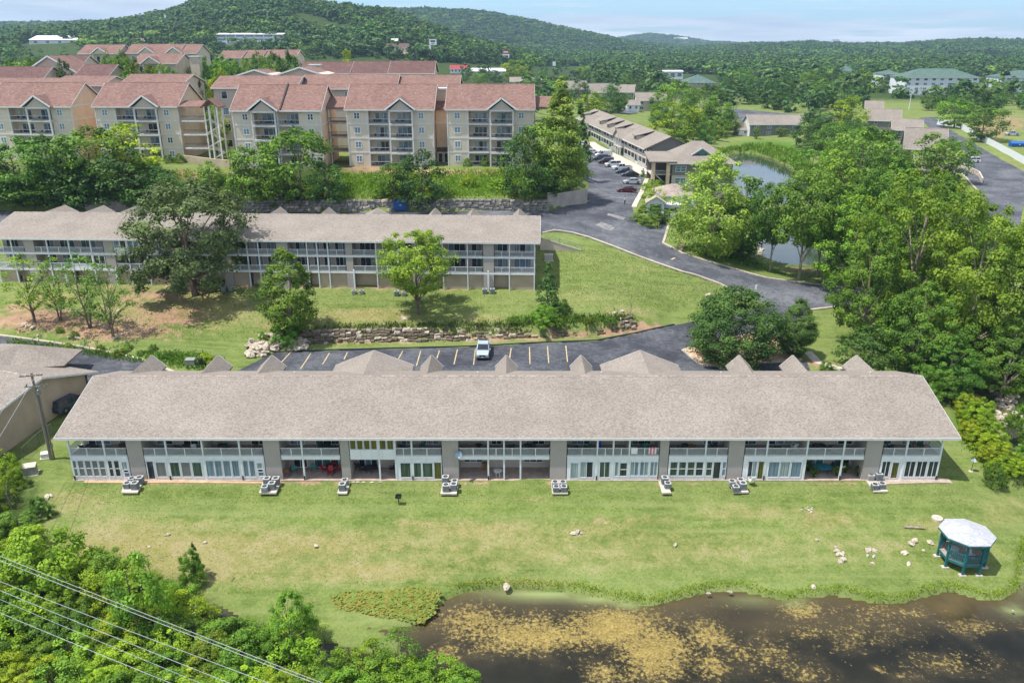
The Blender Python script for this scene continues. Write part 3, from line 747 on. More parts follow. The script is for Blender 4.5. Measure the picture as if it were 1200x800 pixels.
island = [P(801, 410, 3)[:2], P(850, 398, 3.1)[:2], P(905, 388, 3.2)[:2], P(940, 414, 2.9)[:2], P(938, 423, 2.8)[:2], P(845, 431, 2.8)[:2], P(823, 429, 2.8)[:2]]
drape('traffic_island', island, M['dirt'], 0.12)
strip('kerb', island, 0.3, 0.17, M['kerb'], closed=True)
strip('kerb', Gl([(320, 412.5), (400, 409.5), (480, 407.5), (600, 403), (700, 398.5), (745, 390), (790, 380)]), 0.3, 0.1, M['dark_metal'])
# walks
strip('footpath', Gl([(946, 412), (958, 424), (985, 432), (1010, 436)]), 1.3, 0.05, M['concrete'])
strip('footpath', [P(190, 444, 2.8)[:2], P(235, 443, 2.8)[:2]], 2.0, 0.07, M['concrete'])
strip('footpath', Gl([(689, 167), (723, 185.5), (760, 205)]), 4.6, 0.15, M['concrete'])
strip('footpath', Gl([(758, 210), (752, 225), (743, 243)]), 1.1, 0.15, M['concrete'])
strip('footpath', Gl([(795, 294), (800, 285), (797, 279)]), 1.2, 0.03, M['dirt'])
strip('footpath', Gl([(100, 562.8), (180, 563.2), (330, 563.5)]), 0.9, 0.03, M['dirt'])
strip('footpath', Gl([(1036, 564.5), (1114, 563.5)]), 1.0, 0.04, M['patio'])
# stall lines and patches
STALLS = [((352, 432), (364, 414)), ((378, 426), (386, 413)), ((403, 420), (407, 412)), ((467, 420), (472, 411)), ((488, 429), (493, 411)), ((512, 420), (515, 410)), ((532, 427), (536, 409)), ((555, 427), (557, 409)), ((597, 421), (599, 408)), ((621, 426), (620.5, 407)), ((643, 425), (641.5, 406)), ((665, 424), (663, 405)),
          ((330, 424), (341, 412.5))]
for a, b_ in STALLS:
    strip('stall_line', [P(a[0], a[1], 2.8)[:2], P(b_[0], b_[1], 2.8)[:2]], 0.16, 0.008, M['paint_yellow'], base=0.0)
for a, b_ in (((716, 226), (744, 227)), ((714, 231), (742, 233)), ((718, 221), (746, 221)), ((722, 236), (741, 238)), ((470, 246), (490, 246)), ((520, 246), (545, 246)), ((585, 248), (600, 248))):
    strip('stall_line', Gl([a, b_]), 0.25, 0.02, M['paint_white'], base=0.0)
strip('painted_arrow', Gl([(786, 304), (790, 302)]), 0.7, 0.02, M['paint_yellow'], base=0.0)
M['patch'] = pm('pale_worn_asphalt', srgb('#8f8e8c'), srgb('#6a6a6b'), 1.2, 0.9)
drape('asphalt_patch', Gl([(697, 264), (705, 260), (721, 266), (716, 271)]), M['patch'], 0.02, 0.8)
drape('asphalt_patch', Gl([(711, 252), (713, 250), (733, 255), (730, 258)]), M['patch'], 0.02, 0.8)
drape('asphalt_patch', Gl([(770, 263), (785, 262), (783, 266), (772, 267)]), M['patch'], 0.02, 0.8)

# ------------------------------------------------------------------ water
def water(name, col, col2, algae):
    global m, n, l, b, geo
    m, n, l, b = newmat(name)
    b.inputs['Specular IOR Level'].default_value = 0.16 if algae else 0.5
    geo = n.new('ShaderNodeNewGeometry')
    w1 = noise(0.25, 6, 0.6); w2 = noise(1.1, 9, 0.68); w3 = noise(5.0, 4, 0.6)
    base = ramp(w1, [(0.35, col), (0.65, col2)])
    base = mixrgb(attr('shallow'), base, srgb('#5c5138'))
    if algae:
        mat_ = ramp(math2('ADD', math2('MULTIPLY', w2, 0.4), math2('MULTIPLY', w3, 0.6)), [(0.36, srgb('#5c5330')), (0.5, srgb('#857442')), (0.64, srgb('#a49358'))])
        w4 = noise(2.6, 8, 0.72)
        drowned = thresh(math2('MULTIPLY', attr('algae'), 1.1), w1, 0.45)
        base = mixrgb(math2('MULTIPLY', drowned, 0.75), base, ramp(w2, [(0.35, srgb('#332e20')), (0.65, srgb('#61543a'))]))
        k = math2('ADD', attr('algae'), math2('MULTIPLY', math2('SUBTRACT', math2('ADD', math2('MULTIPLY', w4, 0.6), math2('ADD', math2('MULTIPLY', w3, 0.2), math2('MULTIPLY', w1, 0.2))), 0.5), 3.2))
        mr = n.new('ShaderNodeMapRange'); mr.inputs['From Min'].default_value = 0.4; mr.inputs['From Max'].default_value = 0.66; l(k, mr.inputs['Value'])
        base = mixrgb(mr.outputs['Result'], base, mat_)
        base = mixrgb(math2('MULTIPLY', attr('scum'), 0.95, True), base, srgb('#87935f'))
        rr_ = math2('MAXIMUM', mr.outputs['Result'], attr('scum'))
        r2 = n.new('ShaderNodeMapRange'); r2.inputs['To Min'].default_value = 0.07; r2.inputs['To Max'].default_value = 0.9; l(rr_, r2.inputs['Value']); l(r2.outputs['Result'], b.inputs['Roughness'])
    else: b.inputs['Roughness'].default_value = 0.04
    l(base, b.inputs['Base Color'])
    bp = n.new('ShaderNodeBump'); bp.inputs['Strength'].default_value = 0.06; bp.inputs['Distance'].default_value = 0.05
    l(w3, bp.inputs['Height']); l(bp.outputs['Normal'], b.inputs['Normal'])
    return m
M['pond'] = water('pond_water', srgb('#1d1e18'), srgb('#2a2921'), True)
M['pond_clear'] = water('clear_pond_water', srgb('#2b3430'), srgb('#35403a'), False)
def pond(name, poly, z, mat, label, grid=None):
    poly = [tuple(map(float, p)) for p in poly]
    xs = [p[0] for p in poly]; ys = [p[1] for p in poly]
    st = grid or 3.0
    gx, gy = np.meshgrid(np.arange(min(xs), max(xs), st), np.arange(min(ys), max(ys), st)); gx = gx.ravel() + .01; gy = gy.ravel() + .02
    ok = inside(gx, gy, poly) & (dist_poly(gx, gy, poly) > st * .4)
    pts = [Vector(p) for p in poly] + [Vector((float(x), float(y))) for x, y in zip(gx[ok], gy[ok])]
    ne = len(poly)
    vs, es, fs, *_ = delaunay_2d_cdt(pts, [(i, (i + 1) % ne) for i in range(ne)], [], 1, 1e-4)
    ax = np.array([[v.x, v.y] for v in vs])
    me = bpy.data.meshes.new(name); me.from_pydata([(p[0], p[1], z) for p in ax], [], [list(f) for f in fs]); me.materials.append(mat); me.update()
    if sum(p.normal.z for p in me.polygons) < 0: me.flip_normals()
    dep = ax[:, 1] * CP + (CAM_H - z) * SP
    ppx = 600 + FPX * ax[:, 0] / dep; ppy = 400 + FPX * ((CAM_H - z) * CP - ax[:, 1] * SP) / dep
    def bl(lst):
        w = np.zeros(len(ax))
        for x, y, rx, ry, q in lst: w = np.maximum(w, q * np.exp(-((ppx - x) / rx) ** 2 - ((ppy - y) / ry) ** 2))
        return w
    al = bl([(620, 742, 95, 26, .72), (710, 735, 90, 28, .78), (770, 765, 60, 40, .8), (560, 730, 60, 26, .66), (660, 745, 90, 22, .74), (720, 790, 60, 22, .62), (830, 745, 40, 22, .62), (835, 780, 24, 22, .75), (870, 765, 30, 14, .5), (940, 715, 40, 16, .6), (945, 742, 30, 12, .55), (1010, 715, 70, 14, .44), (1060, 718, 60, 12, .42), (1150, 735, 60, 14, .42), (905, 770, 40, 30, .46), (1060, 790, 30, 8, .5), (1030, 785, 12, 6, .6), (990, 772, 12, 6, .5), (520, 760, 30, 16, .5), (860, 710, 30, 8, .4), (1120, 775, 90, 20, .42), (940, 790, 60, 16, .44), (1000, 745, 120, 30, .38), (420, 790, 30, 10, .3)])
    sc = bl([(640, 696, 60, 6, 1), (700, 700, 34, 6, 1), (735, 707, 16, 5, .9), (590, 692, 40, 4, .8), (930, 704, 16, 6, .7), (1188, 715, 12, 6, .8), (1195, 670, 10, 20, .9), (250, 705, 30, 10, .3), (880, 704, 30, 5, .35)])
    sh = np.clip(1 - dist_poly(ax[:, 0], ax[:, 1], poly) / 4.5, 0, 1) * 0.75
    if name != 'pond': sh *= 0.3
    sh = np.maximum(sh, bl([(1110, 712, 28, 12, 1.0), (1120, 705, 26, 9, 1.0), (950, 730, 130, 14, .5), (620, 700, 120, 14, .6), (1000, 720, 160, 16, .45)]))
    for nm, w in (('algae', al), ('scum', sc), ('shallow', sh)):
        a = me.attributes.new(nm, 'FLOAT', 'POINT'); a.data.foreach_set('value', w.astype(np.float32))
    return tag(link(name, me), label, kind='structure')
pond('pond', pond_a, WL, M['pond'], 'dark pond with yellow algae mats', 0.8)
pond('creek', creek_a, WL - 0.02, M['pond'], 'murky creek between the bushes')
pond('small_pond', pond_b, 4.6, M['pond_clear'], 'clear pond beside the road')
pond('large_pond', pond_c, 5.4, M['pond_clear'], 'pond reflecting the sky behind the end block')
pond('stream', creek_b, -1.9, M['pond_clear'], 'stream among pale rocks')
# ------------------------------------------------------------------ pieces of facades (facing local -y)
def window(parent, x0, x1, z0, z1, y, k=1, gm='g_dark', mid=False, fw=0.07, name='window', fm='frame', panes=True):
    f = MB()
    f.box(x0, x1, y - 0.07, y + 0.02, z1 - fw, z1); f.box(x0, x1, y - 0.075, y + 0.02, z0, z0 + fw)
    w = (x1 - x0) / k
    for i in range(k + 1):
        c = x0 + i * w
        a = c if i == 0 else (c - fw if i == k else c - fw / 2)
        f.box(a, a + fw, y - 0.065, y + 0.015, z0 + fw, z1 - fw)
    if mid:
        zm = z0 + (z1 - z0) * (mid if isinstance(mid, float) else 0.5)
        for i in range(k):
            f.box(x0 + i * w + fw, x0 + (i + 1) * w - fw, y - 0.055, y + 0.01, zm - 0.03, zm + 0.03)
    o = f.build(name, M[fm], parent)
    for i in range(k):
        g = gm[i % len(gm)] if isinstance(gm, (list, tuple)) else gm
        MB().box(x0 + i * w + fw / 2, x0 + (i + 1) * w - fw / 2, y - 0.025, y + 0.005, z0 + fw / 2, z1 - fw / 2).build('pane', M[g], o)
    return o
def railing(parent, x0, x1, z, y=0.0, h=1.0, posts=1, step=0.115):
    r = MB()
    r.box(x0, x1, y - 0.035, y + 0.035, z + h - 0.06, z + h)
    r.box(x0, x1, y - 0.025, y + 0.025, z + 0.1, z + 0.15)
    n_ = posts + 1
    for i in range(1, n_):
        c = x0 + (x1 - x0) * i / n_
        r.box(c - 0.045, c + 0.045, y - 0.045, y + 0.04, z, z + h + 0.015)
    o = r.build('railing', M['frame'], parent)
    b_ = MB()
    k = max(2, int((x1 - x0) / step))
    for i in range(1, k):
        c = x0 + (x1 - x0) * i / k
        b_.box(c - 0.018, c + 0.018, y - 0.012, y + 0.012, z + 0.14, z + h - 0.055)
    tag(b_.build('baluster', M['rail'], o), kind='stuff')
    return o
def side_railing(parent, x, y0, y1, z, h=1.0):
    r = MB()
    r.box(x - 0.035, x + 0.035, y0, y1, z + h - 0.06, z + h); r.box(x - 0.025, x + 0.025, y0, y1, z + 0.1, z + 0.15)
    o = r.build('railing', M['frame'], parent)
    b_ = MB(); k = int((y1 - y0) / 0.12)
    for i in range(1, k):
        c = y0 + (y1 - y0) * i / k
        b_.box(x - 0.012, x + 0.012, c - 0.016, c + 0.016, z + 0.14, z + h - 0.055)
    tag(b_.build('baluster', M['rail'], o), kind='stuff')
def gable_roof(parent, x0, x1, yf, zf, yr, zr, yb, zb, mat, th=0.22, fascia=True):
    r = MB()
    a = [(x0, yf, zf), (x0, yr, zr), (x0, yb, zb), (x0, yb, zb - th), (x0, yr, zr - th), (x0, yf, zf - th)]
    r.prism(a, (x1 - x0, 0, 0))
    o = r.build('roof', M[mat], parent)
    if fascia:
        MB().box(x0 - 0.02, x1 + 0.02, yf - 0.05, yf - 0.003, zf - th - 0.06, zf + 0.01).build('gutter', M['trim'], o)
        for xx in (x0, x1):
            c = MB()
            s_ = -1 if xx == x0 else 1
            xa, xb = (xx - 0.04, xx - 0.003) if s_ < 0 else (xx + 0.003, xx + 0.04)
            for (ya, za, yb_, zb_) in ((yf, zf, yr, zr), (yr, zr, yb, zb)):
                c.prism([(xa, ya, za - th - 0.04), (xa, yb_, zb_ - th - 0.04), (xa, yb_, zb_ + 0.01), (xa, ya, za + 0.01)], (xb - xa, 0, 0))
            c.build('rake_board', M['trim'], o)
        q = MB()
        q.prism([(x0, yr - 0.16, zr - 0.02), (x0, yr, zr + 0.05), (x0, yr + 0.16, zr - 0.02)], (x1 - x0, 0, 0))
        q.build('ridge_cap', M['shingle_dark'] if 'shingle' == mat else M[mat], o)
    return o
def back_gable(parent, x, hl, hr, zr, el, er, y0, y1, mat='shingle', th=0.2):
    """small gable roof running back over an entry stair; el / er: eave heights"""
    r = MB()
    for s_, h, e in ((-1, hl, el), (1, hr, er)):
        q = [(x, y0, zr), (x, y1, zr), (x + s_ * h, y1, e), (x + s_ * h, y0, e)]
        r.prism(q, (0, 0, -th))
    g = r.build('entry_roof', M[mat], parent)
    w = MB()
    w.prism([(x - hl + .2, y1 - .35, zr - 5.2), (x + hr - .2, y1 - .35, zr - 5.2), (x + hr - .2, y1 - .35, er - th), (x, y1 - .35, zr - th), (x - hl + .2, y1 - .35, el - th)], (0, 0.15, 0))
    w.build('gable_wall', M['siding_greige'], g)
    for s_, h, e in ((-1, hl, el), (1, hr, er)):
        t_ = MB()
        t_.bar((x, y1 + 0.03, zr - 0.1), (x + s_ * h, y1 + 0.03, e - 0.1), 0.05, 0.24)
        t_.build('verge_board', M['trim'], g)

BX = lambda px: (px - 600) * 0.0945
# ------------------------------------------------------------------ the long front block
FY = 78.3
front = thing('condominium_building', 'long two storey condominium block with taupe shingle roof in the middle of the lawn', 'building', (0, FY, 0))
DK = 3.0
x_l, x_r = BX(80.5), BX(1104)
gable_roof(front, -50.15, 49.15, -0.45, 5.45, 9.5, 8.62, 16.2, 6.45, 'shingle')
w = MB()
w.box(x_l + 0.1, x_r - 0.1, 2.7, 15.6, -0.6, 5.35)
for xx in (x_l + 0.1, x_r - 0.25):
    w.prism([(xx, 2.7, 5.35), (xx, 15.6, 5.35), (xx, 15.6, 6.45), (xx, 9.5, 8.35), (xx, 2.7, 6.2)], (0.15, 0, 0))
w.build('wall', M['siding_greige'], front)
MB().box(x_l - 0.15, x_r + 0.15, -0.25, 2.69, -0.5, 0.05).build('patio_slab', M['patio'], front)
MB().box(x_l + 0.02, x_r - 0.02, 0.02, 2.69, DK - 0.2, DK).build('balcony_deck', M['deck'], front)
MB().box(x_l + 0.02, x_r - 0.02, 0.0, 2.69, 5.1, 5.18).build('soffit', M['trim'], front)
PANELS = [(149, 167), (309, 328), (398.7, 409), (518, 537), (645, 664), (773.4, 783.7), (854, 872), (1014.5, 1033.7)]
for a, c in PANELS:
    MB().box(BX(a), BX(c), -0.06, 2.69, -0.2, 5.2).build('wall_panel', M['siding_grey'], front)
POSTS = [122.5, 195, 237.5, 281, 354, 443.7, 463, 482.5, 572, 590.6, 610, 700, 718.7, 737.5, 827, 898.7, 945.6, 988.7, 1062]
pm_ = MB().box(-0.09, 0.09, -0.09, 0.09, -0.1, 5.2).mesh('post', M['frame'])
for px in POSTS + [81.5, 1103]:
    link('post', pm_, front, (BX(px), -0.02, 0))
dsp = MB().box(-0.07, 0.07, -0.2, -0.1, 0.0, 0.55).mesh('downspout_boot', M['dark_metal'])
for px in (81.5, 195, 281, 354, 482.5, 572, 700, 898.7, 988.7, 1103):
    link('downspout_boot', dsp, front, (BX(px), 0.0, 0.0))
# bays: (x0, x1, upper, lower); lower windows: (x0, x1, z0, z1, panes, glass, mid) in photo px
O = 'open'
BAYS = [
 (80.5, 122.5, 'rail', [(84, 91, .55, 2.15, 1, 'g_screen', True), (92.2, 99.5, .55, 2.15, 1, 'g_screen', True), (100.5, 108, .55, 2.15, 1, 'g_screen', True), (108.8, 116, .55, 2.15, 1, 'g_screen', True), (117, 124.2, .55, 2.15, 1, 'g_screen', True)]),
 (122.5, 149, 'rail', [(127, 133, .5, 2.15, 1, 'g_dark', True), (134.5, 141, .5, 2.15, 1, 'g_dark', True), (143.3, 150.3, 1.1, 1.85, 1, 'g_curtain', False), (144.5, 151.3, .4, 1.05, 1, 'g_blue', False)]),
 (167, 195, 'rail', [(172.5, 181, .1, 1.9, 1, 'g_dark', False), (183, 195, .45, 1.8, 1, 'g_screen', False)]),
 (195, 237.5, 'rail', [(199.5, 211, .45, 1.8, 1, 'g_green', False), (212.5, 224, .45, 1.8, 1, 'g_screen', False), (225.5, 237, .45, 1.8, 1, 'g_green', False)]),
 (237.5, 281, 'rail', [(241.5, 251.5, .45, 2.0, 1, 'g_blue', False), (252, 261, .45, 2.0, 1, 'g_blue', False), (261.8, 271, .45, 2.0, 1, 'g_blue', False), (272, 281, .45, 2.0, 1, 'g_blue', False)]),
 (281, 309, 'rail', [(285, 291.8, .45, 2.0, 1, 'g_blue', False), (292.3, 299.5, .45, 2.0, 1, 'g_blue', False), (301, 308.5, 1.2, 1.75, 1, 'g_curtain', False), (301.8, 309, .55, 1.12, 1, 'g_blue', False)]),
 (328, 354, 'rail', O), (354, 398.7, 'rail', O),
 (409, 443.7, 'glass', O), (443.7, 463, 'glass', O),
 (463, 482.5, 'rail', [(469, 481.5, .35, 1.75, 1, 'g_green', False)]),
 (482.5, 518, 'rail', [(484.5, 494, .35, 1.75, 1, 'g_green', False), (495, 507.5, .35, 1.75, 1, 'g_green', False), (508.5, 518, .1, 1.8, 1, 'g_olive', False)]),
 (537, 572, 'rail', O), (572, 590.6, 'rail', O), (590.6, 610, 'rail', O), (610, 645, 'rail', O),
 (664, 700, 'rail', [(668, 678, .15, 1.75, 1, 'g_curtain', False), (679.5, 695, .35, 1.85, 2, ['g_curtain', 'g_dark'], False)]),
 (700, 718.7, 'rail', [(702.3, 714.7, .35, 1.85, 2, 'g_green', False)]),
 (718.7, 737.5, 'rail', [(720, 725.2, .55, 1.85, 1, 'g_curtain', False), (726, 735, .55, 1.75, 1, 'g_dark', True)]),
 (737.5, 773.4, 'rail', [(738.2, 748.5, .6, 1.85, 2, ['g_curtain', 'g_blue'], False), (749.5, 760, .6, 1.85, 2, ['g_blue', 'g_curtain'], False), (761.5, 771.5, .6, 1.85, 2, ['g_blue', 'g_curtain'], False)]),
 (783.7, 827, 'rail', [(784.8, 794, .6, 1.85, 1, 'g_green', True), (795, 804, .6, 1.85, 1, 'g_green', True), (805, 814, .6, 1.85, 1, 'g_green', True), (815, 824.3, .6, 1.85, 1, 'g_dark', True)]),
 (827, 854, 'rail', [(827, 834.5, .6, 1.85, 1, 'g_green', True), (835.5, 844.5, .15, 1.85, 1, 'g_dark', False), (846, 853, .6, 1.85, 1, 'g_blue', True)]),
 (872, 898.7, 'rail', [(876, 887, .45, 1.9, 2, ['g_dark', 'g_curtain'], False), (887.8, 895, .1, 1.9, 1, 'g_olive', False)]),
 (898.7, 945.6, 'rail', [(900, 913, .4, 1.85, 1, 'g_blue', False), (913.5, 925.5, .4, 1.85, 1, 'g_curtain', False), (926.5, 939, .4, 1.85, 1, 'g_blue', False)]),
 (945.6, 988.7, 'rail', O), (988.7, 1014.5, 'rail', O),
 (1033.7, 1062, 'rail', [(1032.5, 1042.5, .45, 1.9, 2, 'g_dark', False), (1044.5, 1053, .2, 1.8, 1, 'g_olive', False)]),
 (1062, 1104, 'rail', [(1060, 1072, .45, 1.9, 2, 'g_dark', False), (1073.2, 1085.5, .45, 1.9, 2, 'g_dark', False), (1087, 1099, .45, 1.9, 2, 'g_dark', False)]),
]
rr = random.Random(3)
DOORG = ['g_dark', 'g_dark', 'g_teal', 'g_curtain', 'g_blue', 'g_dark']
for i, (a, c, up, lo) in enumerate(BAYS):
    x0, x1 = BX(a) + 0.09, BX(c) - 0.09
    if up == 'rail':
        railing(front, x0, x1, DK, -0.02, 1.0, 1 if c - a < 50 else 1)
        MB().box(x0, x1, -0.08, 0.0, DK - 0.42, DK + 0.04).build('fascia', M['white'], front)
    else:
        MB().box(x0, x1, -0.07, 0.02, DK - 0.42, DK + 0.78).build('white_panel', M['white_panel'], front)
        k = 4 if c - a > 25 else 2
        ww = (x1 - x0) / k
        for j in range(k):
            window(front, x0 + j * ww + 0.02, x0 + (j + 1) * ww - 0.02, DK + 0.8, 5.1, -0.02, 1, 'g_olive')
    # rear wall of the balcony: sliding door or window
    wd = x1 - x0
    g = [rr.choice(DOORG) for _ in range(3)]
    if wd > 2.6: window(front, x0 + wd * 0.18, x0 + wd * 0.86, DK + 0.02 if rr.random() < .6 else DK + 0.8, DK + 2.1, 2.68, 3, g, name='sliding_door')
    elif rr.random() < 0.7: window(front, x0 + wd * 0.12, x0 + wd * 0.88, DK + 0.02, DK + 2.05, 2.68, 2, g, name='sliding_door')
    if lo == O:
        g = [rr.choice(['g_dark', 'g_dark', 'g_blue', 'g_teal']) for _ in range(3)]
        if wd > 2.6: window(front, x0 + wd * 0.1, x0 + wd * 0.8, 0.75 if i in (15, 12) else 0.08, 2.2, 2.68, 3, g, name='sliding_door')
        elif i == 6: window(front, x0 + wd * 0.2, x0 + wd * 0.9, 0.08, 2.1, 2.68, 2, g, name='sliding_door')
        elif i == 14: window(front, x0 + wd * 0.1, x0 + wd * 0.6, 1.2, 1.9, 2.68, 1, 'g_blue')
        elif i == 25: window(front, x0 + wd * 0.1, x0 + wd * 0.9, 0.08, 2.1, 2.68, 2, ['g_teal', 'g_dark'], name='sliding_door')
    else:
        MB().box(x0, x1, -0.05, 0.05, 0.02, DK - 0.42).build('white_panel', M['white_panel'], front)
        for (wa, wb, z0, z1, k, gm, mid) in lo:
            z0, z1 = z0 * .85, min(z1 * 1.27, 2.5)
            xa, xb = (wa - 600) * 0.0953, (wb - 600) * 0.0953
            xa = max(xa, x0 + 0.01); xb = min(xb, x1 - 0.01)
            nm = 'door' if z0 < 0.25 else 'window'
            window(front, xa, xb, z0, z1, -0.05, k, gm, mid, 0.06, nm)
# partitions between open patios and enclosed ones
for px in (463, 945.6):
    MB().box(BX(px) - 0.06, BX(px) + 0.06, 0.08, 2.68, 0, DK - 0.2).build('partition', M['siding_greige'], front)
for px in (237.5, 463, 590.6, 737.5, 945.6):
    MB().box(BX(px) - 0.06, BX(px) + 0.06, 0.08, 2.68, DK + 0.01, 5.1).build('partition', M['siding_greige'], front)
for s_, x in ((-1, x_l), (1, x_r)):
    side_railing(front, x, 0.1, 2.65, DK)
    MB().box(x - 0.05, x + 0.05, 0.05, 2.69, DK - 0.42, DK + 0.04).build('fascia', M['white'], front)
    MB().box(x - 0.04, x + 0.04, 0.06, 2.69, 0.0, DK - 0.42).build('white_panel', M['white_panel'], front)
# roofs over the entry stairs behind
for (px, hl, hr, big) in ((178, 1.7, 1.7, 0), (256, 1.7, 1.7, 0), (319, 1.7, 1.7, 0), (437, 5.2, 5.2, 1), (506, 1.45, 1.45, 0), (593.5, 1.45, 1.45, 0), (681, 1.45, 1.45, 0), (751, 5.2, 5.2, 1), (866, 1.6, 1.6, 0), (929, 1.6, 1.6, 0), (1004, 1.7, 1.7, 0)):
    X = (px - 600) / FPX * 104.3
    if big: back_gable(front, X, hl, hr, 7.95, 5.85, 5.85, 9.6, 19.6)
    else: back_gable(front, X, hl, hr, 7.7, 6.1, 6.1, 9.6, 18.6)
vents = MB().lathe((0, 0, 0), [(0.06, 0), (0.06, 0.35), (0.09, 0.36), (0.09, 0.42), (0.02, 0.46)], 8).mesh('roof_vent', M['trim'])
for px in (345, 560, 705, 845, 1020):
    link('roof_vent', vents, front, ((px - 600) / FPX * 97, 11.2, 8.0))
# satellite dish on the panel
def dish(loc, label):
    t = thing('satellite_dish', label, 'dish', loc)
    d = MB().lathe((0, 0, 0), [(0.02, 0.0), (0.22, 0.03), (0.42, 0.11), (0.43, 0.13), (0.2, 0.05)], 16).build('reflector', M['g_blue'], t); d.rotation_euler = (R(60), 0, R(25)); d.location = (0, -0.35, 0.1)
    a = MB(); a.tube((0, 0, -0.2), (0, -0.3, 0.1), 0.03); a.tube((0, -0.35, 0.0), (0.1, -0.85, 0.0), 0.015); a.build('bracket', M['dark_metal'], t)
    MB().box(0.05, 0.17, -0.95, -0.82, -0.06, 0.06).build('receiver', M['white'], t)
dish((BX(537.3), FY - 0.1, 3.3), 'round satellite dish on the corner of a grey wall panel')

# ------------------------------------------------------------------ the upper block with crawl space
Rt, Lf = Vector(P(627, 337.5, 7.5)), Vector(P(3, 327.5, 8.0))
ang = math.atan2(Rt.y - Lf.y, Rt.x - Lf.x)
LEN = (Rt.xy - Lf.xy).length
upper = thing('condominium_building', 'long condominium block on the upper slope behind the large oak, raised on a crawl space', 'building', (Rt.x, Rt.y, 7.5), ang)
UX = lambda px: (px - 626) * (LEN / 623.5)
ZL, ZU, ZE = 2.55, 5.3, 7.8
ux_l = UX(-2)
gable_roof(upper, UX(-9), 0.75, -0.45, ZE + 0.05, 9.3, ZE + 2.45, 16.5, ZE + 0.65, 'shingle')
w = MB(); w.box(ux_l + 0.3, -0.15, 2.6, 16, -1.0, ZE)
for xx in (ux_l + 0.3, -0.3):
    w.prism([(xx, 2.6, ZE), (xx, 16, ZE), (xx, 16, ZE + 0.5), (xx, 9.3, ZE + 2.2), (xx, 2.6, ZE + 0.7)], (0.15, 0, 0))
w.build('wall', M['siding_greige'], upper)
for z in (ZL, ZU):
    MB().box(ux_l, -0.02, 0.02, 2.59, z - 0.2, z).build('balcony_deck', M['deck'], upper)
    MB().box(ux_l, 0.0, -0.06, 0.02, z - 0.3, z + 0.03).build('fascia', M['white'], upper)
UP = [(37.5, 49), (130.5, 142), (203, 212), (268, 277), (331, 344), (410, 418), (486, 497), (567, 579)]
for a, c in UP:
    MB().box(UX(a), UX(c), -0.05, 2.59, -0.5, ZE - 0.03).build('wall_panel', M['siding_grey'], upper)
UPOST = [1, 22.5, 64.5, 90, 115.5, 158, 180, 228, 250, 297, 310, 366, 377.5, 390, 445, 470, 521, 549, 596.6, 625]
pm2 = MB().box(-0.09, 0.09, -0.09, 0.09, -0.8, ZE - 0.02).mesh('post', M['frame'])
for px in UPOST: link('post', pm2, upper, (UX(px), -0.03, 0))
edges = sorted([(p, p) for p in UPOST] + UP)
for i in range(len(edges) - 1):
    a, c = edges[i][1], edges[i + 1][0]
    x0, x1 = UX(a) + 0.1, UX(c) - 0.1
    wd = x1 - x0
    if wd < 0.6: continue
    encl = 142 <= a < 200 
    for lev, z in enumerate((ZL, ZU)):
        if lev == 1 and encl or (lev == 0 and 88 <= a < 130):
            MB().box(x0, x1, -0.04, 0.03, z + 0.03, z + 0.85).build('white_panel', M['white_panel'], upper)
            k = 2 if wd < 2.8 else 3
            for j in range(k):
                window(upper, x0 + wd * j / k + .01, x0 + wd * (j + 1) / k - .01, z + 0.87, z + 2.4, -0.02, 1, rr.choice(['g_blue', 'g_dark']), False, 0.09)
        else:
            railing(upper, x0, x1, z, -0.03, 1.0, 1 if wd > 2 else 0, 0.13)
        g = [rr.choice(DOORG) for _ in range(3)]
        if wd > 1.2: window(upper, x0 + wd * 0.15, x0 + wd * 0.88, z + 0.03, z + 2.1, 2.58, 3 if wd > 2.6 else 2, g, name='sliding_door')
    # crawl space screen walls, set back in some bays
    back = 1.1 if i % 3 == 1 else 0.25
    MB().box(x0 - 0.05, x1 + 0.05, back, back + 0.15, -0.9, ZL - 0.2).build('crawl_space_wall', M['stucco_beige'], upper)
side_railing(upper, -0.02, 0.1, 2.55, ZU); side_railing(upper, -0.02, 0.1, 2.55, ZL)
side_railing(upper, ux_l, 0.1, 2.55, ZU); side_railing(upper, ux_l, 0.1, 2.55, ZL)
for (px, h, zr) in ((72, 2.5, 1.8), (118, 2.2, 1.8), (158, 2.2, 1.8), (250, 1.9, 1.75), (328, 1.35, 1.75), (385, 1.35, 1.75), (441, 2.7, 1.6), (509, 1.1, 1.75), (553, 1.1, 1.75), (606, 1.1, 1.75)):
    X = UX(px) * 1.115
    back_gable(upper, X, h, h, ZE + zr - .25, ZE + zr - .25 - min(h, 1.3), ZE + zr - .25 - min(h, 1.3), 9.4, 20.5)
dp = MB().box(-0.13, 0.13, -0.3, -0.08, -0.6, ZL + 0.4).mesh('line_cover', M['frame'])
for px in (81, 141, 262, 418.5, 469, 572.5): link('line_cover', dp, upper, (UX(px), -0.1, 0))

